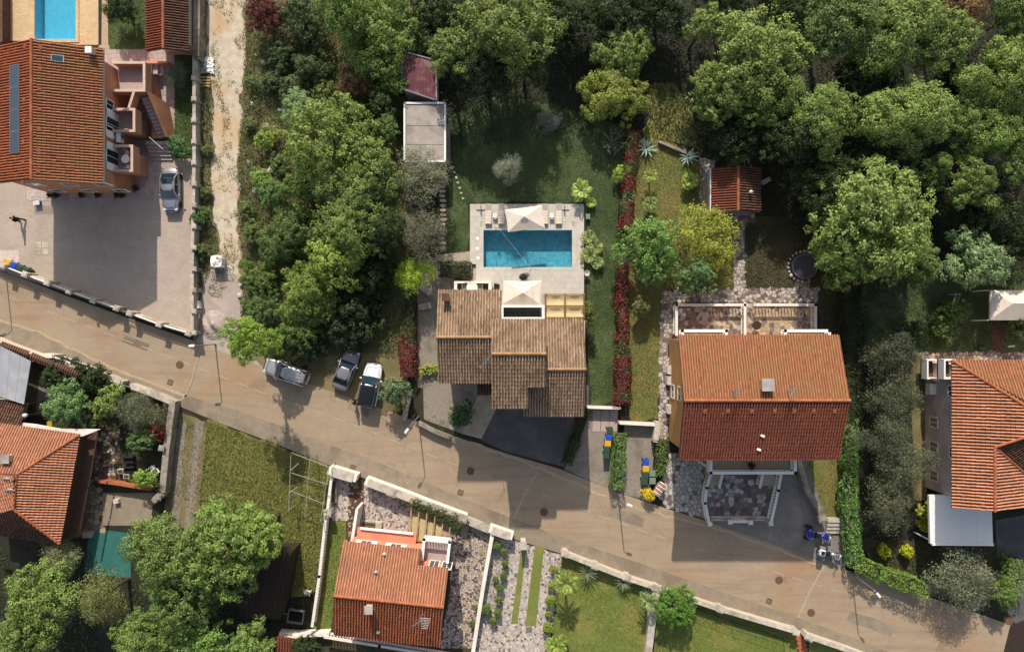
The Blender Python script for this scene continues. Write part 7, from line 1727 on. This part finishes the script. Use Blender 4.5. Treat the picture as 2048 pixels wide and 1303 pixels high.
# centre pergola with shade cloths
pg = thing('pergola', P(1130, 612, 0), 'timber pergola with four beige shade cloths behind the central house', 'pergola')
z = 2.8
for py in (588, 611, 612.5, 634): a, b = P(1090, py, z), P(1170, py, z); MB().bar(a, b, .12, .16).build('beam', M['palewood'], pg)
for px in (1091, 1130, 1168): a, b = P(px, 587, z+.15), P(px, 636, z+.15); MB().bar(a, b, .12, .14).build('rafter', M['wood'], pg)
for px in (1093, 1167):
    for py in (590, 632): p = P(px, py, z); MB().box((p.x, p.y, z/2), (.14, .14, z)).build('post', M['palewood'], pg)
for cx0, cx1 in ((1093, 1128), (1132, 1167)):
    for cy0, cy1 in ((590, 610), (614, 633)):
        m = MB(); V = []; nx, ny = 9, 4
        for i in range(nx):
            for j in range(ny):
                u, w = i/(nx-1), j/(ny-1); gap = .32*max(0, 1-abs(u-.5)*5)*(w if True else 0); p = P(cx0+(cx1-cx0)*u, cy0+(cy1-cy0)*(w*(1-.0)-gap*w*0), z+.12-.22*math.sin(PI*w)-.12*math.sin(PI*u)); V.append((p.x, p.y, p.z))
        m.v = V; m.f = [(i*ny+j, i*ny+j+1, (i+1)*ny+j+1, (i+1)*ny+j) for i in range(nx-1) for j in range(ny-1)]; m.build('shade_cloth', M['beige'], pg, smooth=True)
hb_ = thing('climbing_plant', P(1168, 628, 0), 'yellow green climbing plant on the right corner of the beige pergola', 'climber')
link('foliage', CROWN['bush0'][0], hb_, (0, 0, 2.3), scale=(.9, 1.2, .9), color=(.14, .15, .03)); MB().tube([(0, 0, 0), (.05, 0, 2.2)], .04, 5).build('stem', M['bark'], hb_, local=True)
# lower pergola with slats and vine
pg = thing('pergola', P(860, 1050, 0), 'yellowish timber pergola with vine beside the salmon house', 'pergola')
z = 2.5; xs_ = [822, 837, 853, 869, 885, 900]
for i, px in enumerate(xs_): a, b = P(px+2, 1001+i*7.5, z), P(px-4, 1078+i*2, z); MB().bar(a, b, .12, .16).build('rafter', M['palewood'], pg)
for (xa, ya), (xb, yb) in (((818, 1000), (906, 1038)), ((812, 1077), (900, 1088))): MB().bar(P(xa, ya, z-.16), P(xb, yb, z-.16), .14, .16).build('beam', M['palewood'], pg)
for px, py in ((820, 1001), (904, 1038), (815, 1077), (898, 1087)): p = P(px, py, z); MB().box((p.x, p.y, z/2-.1), (.14, .14, z-.2)).build('post', M['palewood'], pg)
for i in range(4):
    px, w = xs_[i], 13; q = [P(px+3, 1030+i*6, z-.25), P(px+w+1, 1034+i*6, z-.25), P(px+w-3, 1080+i*2, z-.25), P(px-2, 1078+i*2, z-.25)]
    m = MB(); m.prism(ccw([tuple(k[:2]) for k in q]), z-.3, z-.27); m.build('shade_panel', M['beige'], pg)
vn = thing('vine', P(865, 1024, 0), 'green vine growing along the wall side of the yellowish pergola', 'climber')
for k, (px, py, s) in enumerate(((830, 1010, .9), (846, 1016, .8), (862, 1023, .9), (880, 1030, .9), (897, 1038, 1.0), (912, 1052, 1.1))): p = P(px, py, 2.4)-vn.location; link('foliage', CROWN['bush%d' % (k % 3)][0], vn, (p.x, p.y, 2.4), scale=(s, s*.7, .5), color=(.075, .09, .03))
MB().tube([(.2, -.2, 0), (.3, -.1, 2.3)], .05, 5).build('stem', M['bark'], vn, local=True)
# ================================================================ YARD THINGS
def box_thing(name, cat, px, py, dims, m, label, rz=0, part='body', z=.02, lid=None, lidm=None):
    t = thing(name, (*G(px, py), z), label, cat, None, rz); b = MB().box((0, 0, dims[2]/2), dims).build(part, M[m], t, local=True, bevel=.02)
    if lid: MB().box((0, 0, dims[2]+.03), (dims[0]*1.05, dims[1]*1.05, .05)).build(lid, M[lidm or m], t, local=True)
    return t
def sack(px, py, s, label, rz=0, n=1, m='rock'):
    t = thing('rubble_bag', (*G(px, py), .02), label, 'bulk bag', None, rz); mb = MB(); k = 6; V = []
    for j, (z, w) in enumerate(((0, .95), (.3, 1.06), (.65, 1.05), (.9, .96))):
        for i in range(16):
            a = 2*PI*i/16; r = (abs(math.cos(a))**6+abs(math.sin(a))**6)**(-1/6); V.append((s*.5*w*r*math.cos(a)*(1+random.uniform(-.04, .04)), s*.5*w*r*math.sin(a)*(1+random.uniform(-.04, .04)), z*s))
    mb.v = V; mb.f = [(j*16+i, j*16+(i+1) % 16, (j+1)*16+(i+1) % 16, (j+1)*16+i) for j in range(3) for i in range(16)]+[tuple(range(48, 64))]; mb.build('bag', M['whitep'], t, local=True)
    for i in range(9): p = (random.uniform(-.35, .35)*s, random.uniform(-.35, .35)*s); rock_mesh(p[0], p[1], .85*s, random.uniform(.12, .22)*s, t)
    for sx in (-1, 1): MB().tube([(sx*.4*s, -.4*s, .9*s), (sx*.62*s, -.5*s, .7*s), (sx*.55*s, -.65*s, .4*s)], .025, 5).build('strap', M['whitep'], t, local=True)
def rock_mesh(x, y, z, s, parent, nm='rock', m='rock'):
    bm = bmesh.new(); bmesh.ops.create_icosphere(bm, subdivisions=1, radius=s)
    for v in bm.verts: v.co *= random.uniform(.7, 1.15); v.co.z *= .65
    me = bpy.data.meshes.new(nm); bm.to_mesh(me); bm.free(); me.materials.append(M[m]); return link(nm, me, parent, (x, y, z), (0, 0, random.uniform(0, 6)))
sack(441, 524, 1.15, 'white bulk bag of rubble standing at the end of the track'); sack(396, 610, .8, 'small grey white sack against the boundary wall by the sand lot', .2)
box_thing('box', 'box', 396, 631, (.5, .6, .45), 'whitep', 'small white box with dark rim beside the boundary wall', 0, lid='lid', lidm='cap')
hp = thing('hose', (*G(458, 540), .03), 'coiled pale hose lying beside the white bulk bag', 'hose')
for i in range(3): torus(MB(), (0, 0, 0), .28+i*.06, .03, 16, 5).build('coil', M['whitemetal'], hp, local=True).rotation_euler = (PI/2, 0, i*.6)
def heap(px, py, r, h, m, label, name='sand_heap'):
    bm = bmesh.new(); bmesh.ops.create_grid(bm, x_segments=22, y_segments=22, size=r)
    for v in bm.verts:
        d = math.hypot(v.co.x, v.co.y)/r; v.co.z = h*max(0, 1-d)**1.1*(1+.35*math.sin(v.co.x*5+v.co.y*3))+random.uniform(0, .05)*(d < .95)-.02*(d > .98)
    me = bpy.data.meshes.new(name); bm.to_mesh(me); bm.free(); me.materials.append(M[m]); o = link(name, me, None, (*G(px, py), .018)); return tag(o, label, 'heap')
heap(428, 650, 1.5, .6, 'sand', 'small grey sand heap on the lot by the road')
t = thing('tarpaulin', (*G(415, 132), .02), 'crumpled white sheet of plastic beside the boundary wall', 'tarpaulin')
bm = bmesh.new(); bmesh.ops.create_grid(bm, x_segments=12, y_segments=14, size=.5)
for v in bm.verts: v.co.x *= 1.35*(1+random.uniform(-.1, .1)); v.co.y *= 1.6*(1+random.uniform(-.1, .1)); v.co.z = .12+.3*random.random()*(1-abs(v.co.x))
me = bpy.data.meshes.new('sheet'); bm.to_mesh(me); bm.free(); me.materials.append(M['whitep']); link('sheet', me, t)
t = thing('plank_stack', (*G(412, 165), .02), 'stack of yellow planks on bearers beside the boundary wall', 'planks')
for i in range(4): MB().box((0, -.42+i*.28, .2), (1.1, .16, .06)).build('plank', M['palewood'], t, local=True)
for s in (-1, 1): MB().box((s*.4, 0, .1), (.12, 1.1, .14)).build('bearer', M['wood'], t, local=True)
RG = 'limestone rocks in the scrub'
RL = ['pale rock highest in the cluster below the dark red tree', 'large pale rock beside the track above the scrub bend', 'small pale rock close to the track edge opposite the white sheet', 'lone pale rock below the large trackside rock', 'rounded pale rock at the track edge above the pale bluish shrub', 'biggest pale rock on the left flank of the middle grove', 'second biggest pale rock left of the grove trees', 'tiny pale rock right of the large trackside rock', 'flat pale rock beside the pale track left of small bright bush', 'pale rock below the second biggest rock', 'pale rock at the grove edge opposite the sand heap', 'pale rock just right of the white bulk bag', 'small pale rock left of the pale bluish shrub', 'small pale rock above the yellow green trackside bush', 'small pale rock under the dark tree at the top edge', 'small pale rock deep in the scrub left of the brownish bush', 'small pale rock left of the highest rock']
for px, py, s in [(567, 93, .32), (528, 127, .4), (513, 112, .2), (527, 172, .22), (505, 209, .3), (543, 341, .5), (512, 382, .45), (548, 135, .2), (497, 325, .3), (519, 395, .25), (480, 590, .3), (483, 570, .25), (560, 220, .2), (535, 250, .2), (600, 80, .2), (612, 150, .2), (542, 100, .22)]:
    r_ = rock_mesh(*G(px, py), .1+s*.2, s, None, 'rock'); tag(r_, RL.pop(0), 'rock', RG)
sp = patch('stepping_path', [(876, 330), (899, 330), (899, 500), (876, 500)], .01, M['soil'], 'earth strip with pale stepping stones beside the olive trees', 'path')
for i in range(17): x, y = G(886+random.uniform(-2, 2), 345+i*9.4); o = cells([(x-.5, y-.28), (x+.5, y-.28), (x+.5, y+.28), (x-.5, y+.28)], 2, 0, jitter=0) ; a = [(x+random.uniform(.28, .42)*math.cos(k*PI/3+.3), y+random.uniform(.14, .2)*math.sin(k*PI/3+.3)) for k in range(6)]; MB().prism(a, 0, .1).build('stone', M['cap'], sp)
sp = patch('stepping_path', [(899, 318), (910, 318), (931, 400), (921, 404)], .011, M['lawnd'], 'loose row of small stones across the lawn to the pool', 'path')
for i in range(8): x, y = G(902+i*3.4, 324+i*10.4); a = [(x+random.uniform(.1, .2)*math.cos(k*PI/3), y+random.uniform(.08, .15)*math.sin(k*PI/3)) for k in range(6)]; MB().prism(a, 0, .08).build('stone', M['cap'], sp)
dp = patch('side_path', [(868, 510), (942, 502), (944, 520), (880, 524)], .03, M['concrete'], 'pale concrete strip from olive trees to pool deck', 'path', thick=.03)
# terrace furniture on the terracotta house
t = thing('balcony_table', (-36.6, 15.8, 3.0), 'round white table on the lower terracotta balcony', 'table'); MB().lathe([(.4, .7), (.4, .74)], n=16).build('table_top', M['whitep'], t, local=True); MB().lathe([(.25, 0), (.04, .05), (.04, .7)], n=8).build('pedestal', M['whitep'], t, local=True)
for dx, dy, lb in ((0, .65, 'white chair above the round balcony table'), (.1, -.65, 'white chair below the round balcony table'), (.5, .3, 'white chair right of the round balcony table')):
    t = thing('balcony_chair', (-36.6+dx, 15.8+dy, 3.0), lb, 'chair', 'white chairs on the balcony', math.atan2(dy, dx)); MB().lathe([(.22, .42), (.22, .46)], n=12).build('seat', M['whitep'], t, local=True)
    MB().tube([(.1, -.22, .8), (.24, -.1, .82), (.24, .1, .82), (.1, .22, .8)], .025, 5).build('backrest', M['whitep'], t, local=True)
    for k in range(4): MB().tube([(.15*math.cos(k*PI/2+.8), .15*math.sin(k*PI/2+.8), .42), (.2*math.cos(k*PI/2+.8), .2*math.sin(k*PI/2+.8), 0)], .015, 4).build('leg', M['whitep'], t, local=True)
t = thing('air_conditioner', (-37.2, 17.8, 3.2), 'white air conditioner unit on the terracotta facade', 'air conditioner'); MB().box((0, 0, .35), (.4, .95, .7)).build('casing', M['whitemetal'], t, local=True, bevel=.03); MB().lathe([(.26, 0), (.26, .03), (.05, .04)], (.21, .15, .35), 14, Matrix.Rotation(PI/2, 3, 'Y')).build('fan_grille', M['greypl'], t, local=True)
MB().box((-.1, -.4, -.05), (.3, .05, .08)).build('bracket', M['steel'], t, local=True); MB().box((-.1, .4, -.05), (.3, .05, .08)).build('bracket', M['steel'], t, local=True)
def pot(px, py, r, label, group=None, z=.03, colr=(.05, .07, .02)):
    t = thing('potted_plant', (*G(px, py), z), label, 'potted plant', group); MB().lathe([(r*.6, 0), (r*.85, r*1.3), (r*.75, r*1.3), (r*.7, r*1.1)], n=12).build('pot', M['tile_red'], t, local=True)
    link('plant', CROWN['bush2'][0], t, (0, 0, r*2.1), scale=(r*1.3,)*3, color=colr)
for i, px in enumerate((105, 118, 168, 200, 238, 249)): pot(px, 392, .24, ['first', 'second', 'third', 'fourth', 'fifth', 'last'][i]+' pot from the left along the south wall of the terracotta house', 'pots along the south wall')
for i, (px, py) in enumerate(((281, 318), (278, 345), (277, 378))): pot(px, py, .26, ['top', 'middle', 'large lower'][i]+' pot along the east wall of the terracotta house', 'pots along the east wall')
p = P(1502, 930, 5.7); t = pot(1500, 930, .3, 'potted plant on the white balustrade balcony of the orange house'); o = [x for x in col.objects if x.get('label', '').startswith('potted plant on the white')][0]; o.location = (p.x, p.y, 5.3)
dr = thing('drying_rack', (*G(86, 394), .03), 'white folding laundry rack at the south wall of the terracotta house', 'drying rack')
for i in range(9): MB().tube([(-.9, -.4+i*.1, .9), (.9, -.4+i*.1, .9)], .012, 4).build('bar', M['whitep'], dr, local=True)
for s in (-1, 1):
    MB().tube([(s*.9, -.42, .9), (s*.9, .42, .9)], .018, 5).build('side_bar', M['whitep'], dr, local=True)
    for q in (-1, 1): MB().tube([(s*.9, q*.35, 0), (s*.9, -q*.3, .9)], .018, 5).build('leg', M['whitep'], dr, local=True)
box_thing('cool_box', 'box', 78, 407, (.6, .4, .35), 'blue', 'small blue box below the white laundry rack', .1, lid='lid', lidm='whitep')
# patio chairs west of the central house
for px, py, rz, lb in ((850, 578, -.7, 'upper tilted deck chair on the grey patio'), (848, 613, .15, 'lower deck chair on the grey patio')):
    t = thing('deck_chair', (*G(px, py), .02), lb, 'deck chair', 'deck chairs on the patio', rz)
    for i in range(5): MB().box((-.4+i*.2, 0, .3+.0*i), (.18, .6, .04)).build('slat', M['cap'], t, local=True)
    MB().box((.62, 0, .5), (.1, .6, .45), M=Matrix.Rotation(-.5, 3, 'Y')).build('backrest', M['cap'], t, local=True)
    for sx in (-1, 1):
        for sy in (-1, 1): MB().box((sx*.38, sy*.26, .14), (.05, .05, .28)).build('leg', M['steel'], t, local=True)
pot(1157, 736+0, .01, 'x') if False else None
fn = thing('fountain_bowl', (*G(1173, 547), .03), 'round pale bowl at the right edge of the pool deck', 'bowl'); MB().lathe([(.2, 0), (.08, .15), (.1, .4), (.3, .55), (.28, .57), (.05, .45)], n=16).build('bowl', M['cap'], fn, local=True)
box_thing('pump_box', 'box', 1175, 434, (.4, .5, .4), 'lightgreen', 'small pale turquoise box right of the pool deck', lid='lid')
for i, (px, py) in enumerate(((955, 477), (955, 497), (956, 516))): t = thing('skimmer_lid', (*G(px, py), .078), ['upper', 'middle', 'lower'][i]+' square white cover in the deck left of the pool', 'cover'); MB().box((0, 0, .01), (.3, .3, .02)).build('lid', M['whitep'], t, local=True); MB().box((0, 0, .022), (.16, .03, .012)).build('handle', M['steel'], t, local=True)
# overhead cable
cb = MB(); a, b = P(893, 322, 3.0), P(1062, 537, 5.5); e = P(1062, 640, 9.5); pts = [a.lerp(b, i/14)-Vector((0, 0, .5*math.sin(PI*i/14))) for i in range(15)]; cb.tube(pts, .006, 5); o = cb.build('overhead_cable', M['steel']); tag(o, 'thin overhead cable crossing the pool from the flat grey roof', 'cable')
pt = thing('cable_pole', (b.x, b.y, 0), 'thin metal mast carrying the overhead cable beside the pool', 'mast'); MB().tube([(0, 0, .05), (0, 0, b.z)], .025, 6).build('mast', M['steel'], pt, local=True)
# orange house extras
ub = thing('meter_box', (*G(1315, 973), .03), 'small tilted box with orange and white striped tile top by yellow flowers', 'meter box', None, .95)
MB().box((0, 0, .45), (1.3, .55, .9)).build('body', M['creamwall'], ub, local=True)
for i in range(8): MB().tube([(-.65+i*.185, -.38, .95), (-.65+i*.185, 0, 1.05), (-.65+i*.185, .38, .95)], [.06, .065, .06], 6).build('tile', M['tile_coral'] if i % 2 == 0 else M['white'], ub, local=True)
tree(1297, 988, 16, 1.3, 'bush', (.30, .24, .01), 'yellow flowering bush beside the striped tile box', 'flowering_shrub', 'shrub', trunk=False)
rp = thing('round_pool', (*G(1606, 533), .02), 'round dark covered pool ringed with stones in the shaded lawn', 'round pool')
MB().lathe([(1.25, 0), (1.25, .5), (1.15, .5), (1.15, .42)], n=28).build('rim', M['greypl'], rp, local=True); MB().lathe([(1.16, .43), (.6, .45), (.01, .47)], n=28).build('cover', M['poolcover'], rp, local=True)
for i in range(13): a = 1.2+2*PI*i/22; rock_mesh(1.5*math.cos(a), 1.5*math.sin(a), .1, random.uniform(.14, .25), rp, 'stone', 'stone')
t = thing('round_table', (*G(1508, 650), .1), 'small dark round table on the right walled terrace', 'table'); MB().lathe([(.45, .7), (.45, .74)], n=16).build('table_top', M['darkwood'], t, local=True); MB().lathe([(.25, 0), (.05, .05), (.05, .7)], n=8).build('pedestal', M['black'], t, local=True)
box_thing('bench', 'bench', 1530, 363, (.9, .45, .4), 'fibre', 'pale bench in the shade right of the garden shed', .5, 'seat', .02)
for i, (px, py) in enumerate(((1335, 738), (1335, 759), (1335, 816))):
    t = thing('planter_box', (*G(px, py), .05), ['upper', 'middle', 'lower'][i]+' white box standing at the left wall of the orange house', 'box'); MB().box((0, 0, .45), (.42, .8, .9)).build('casing', M['whitep'], t, local=True, bevel=.02); MB().box((0, 0, .92), (.46, .86, .05)).build('lid', M['cap'], t, local=True)
# far right lawn
wl_ = thing('washing_line', P(1913, 605, 0), 'thin washing line between two short posts on the dark lawn', 'washing line')
a, b = P(1916, 588, 1.7), P(1907, 621, 1.7)
for p in (a, b): MB().tube([(p.x, p.y, 0), tuple(p)], .03, 6).build('post', M['whitemetal'], wl_); MB().bar(p-Vector((.3, 0, 0)), p+Vector((.3, 0, 0)), .04, .04).build('cross_bar', M['whitemetal'], wl_)
for s in (-.2, .2): MB().tube([tuple(a+Vector((s, 0, 0))), tuple(b+Vector((s, 0, 0)))], .012, 4).build('line', M['whitemetal'], wl_)
box_thing('crate', 'crate', 1960, 696, (.6, .3, .3), 'green', 'green plastic crate at the edge of the brown stone path', lid='rim', lidm='green'); box_thing('slab', 'slab', 2022, 692, (.7, .2, .08), 'cap', 'pale stone slab lying on the lawn behind the pink house', .1)
# lower left extras
gl_ = thing('garden_lamp', (*G(90, 823), 0), 'garden lamp on a slim pole beside the leafy garden tree', 'lamp'); MB().tube([(0, 0, 0), (0, 0, 2.7)], .035, 6).build('pole', M['steel'], gl_, local=True); MB().lathe([(.08, 2.65), (.2, 2.75), (.2, 3.0), (.06, 3.12)], n=12).build('lamp_head', M['whitemetal'], gl_, local=True)
box_thing('crate', 'crate', 104, 846, (.55, .5, .35), 'yellow', 'orange yellow crate by the white terrace roof', .1, lid='rim', lidm='yellow')
def chair(px, py, rz, label, m='whitep'):
    t = thing('plastic_chair', (*G(px, py), .02), label, 'chair', None, rz); MB().box((0, 0, .43), (.48, .48, .05)).build('seat', M[m], t, local=True, bevel=.015); MB().box((.25, 0, .68), (.06, .48, .5), M=Matrix.Rotation(.2, 3, 'Y')).build('backrest', M[m], t, local=True, bevel=.015)
    for sx in (-1, 1):
        MB().box((0, sx*.26, .64), (.45, .05, .04)).build('armrest', M[m], t, local=True)
        for sy in (-1, 1): MB().box((sx*.2, sy*.2, .21), (.05, .05, .42)).build('leg', M[m], t, local=True)
chair(311, 934, .7, 'white plastic chair beside the weathered garden wall'); chair(318, 940, 2.2, 'second white plastic chair tucked against the garden wall'); chair(619, 1180, 1.2, 'white plastic chair in the yard beside the dark shed')
for px, py, lb in ((262, 918, 'upper black outdoor sofa block on the shady terrace'), (264, 938, 'lower black outdoor sofa block on the shady terrace')):
    t = thing('outdoor_sofa', (*G(px, py), .02), lb, 'sofa'); MB().box((0, 0, .2), (1.1, .7, .36)).build('base', M['black'], t, local=True, bevel=.04); MB().box((0, .3, .5), (1.1, .16, .4)).build('backrest', M['black'], t, local=True, bevel=.04); MB().box((0, -.05, .42), (1.0, .55, .1)).build('cushion', M['clothdark'], t, local=True, bevel=.03)
for px, py, lb in ((246, 940, 'left pale stone planter beside the outdoor sofas'), (258, 950, 'right pale stone planter beside the outdoor sofas')):
    t = thing('planter', (*G(px, py), .02), lb, 'planter'); MB().box((0, 0, .25), (.6, .45, .5)).build('trough', M['cap'], t, local=True); MB().box((0, 0, .51), (.48, .33, .03)).build('soil', M['soil'], t, local=True)
box_thing('vent_box', 'box', 236, 1000, (.5, .4, .35), 'whitep', 'small white box on the brown brick yard', .1, lid='lid', lidm='cap')
trl = thing('box_trailer', (*G(596, 1226), .02), 'open grey box trailer behind the dark shed', 'trailer', None, -.15)
tb_ = MB()
for s in (-1, 1): tb_.box((0, s*.62, .62), (1.5, .05, .5)); tb_.box((s*.74, 0, .62), (.05, 1.2, .5))
tb_.build('side_board', M['steel'], trl, local=True); MB().box((0, 0, .4), (1.48, 1.24, .06)).build('bed', M['dark'], trl, local=True)
MB().bar((-.75, 0, .4), (-1.6, 0, .4), .08, .08).build('drawbar', M['steel'], trl, local=True)
for s in (-1, 1): torus(MB(), (0, s*.74, .28), .2, .08).build('wheel', M['black'], trl, local=True)
gs = thing('garden_sofa', (*G(742, 1050), .06), 'pale wooden garden sofa with brown cushions behind the salmon house', 'sofa', None, -.08)
MB().box((0, 0, .2), (2.3, 1.1, .3)).build('frame', M['cap'], gs, local=True); MB().box((0, -.5, .5), (2.3, .12, .4)).build('backrest', M['cap'], gs, local=True)
for i in range(3): MB().box((-.15, -.28+i*.3, .42), (1.3, .22, .16)).build('cushion', M['wood'], gs, local=True, bevel=.05)
for i in range(5): MB().box((.85, -.4+i*.2, .38), (.55, .16, .05)).build('slat', M['cap'], gs, local=True)
t = thing('planter_trough', (*G(670, 980), .03), 'long narrow planter trough inside the white balustrade', 'planter'); MB().box((0, 0, .25), (.5, 2.2, .5)).build('trough', M['cap'], t, local=True); MB().box((0, 0, .51), (.4, 2.1, .03)).build('soil', M['soil'], t, local=True)
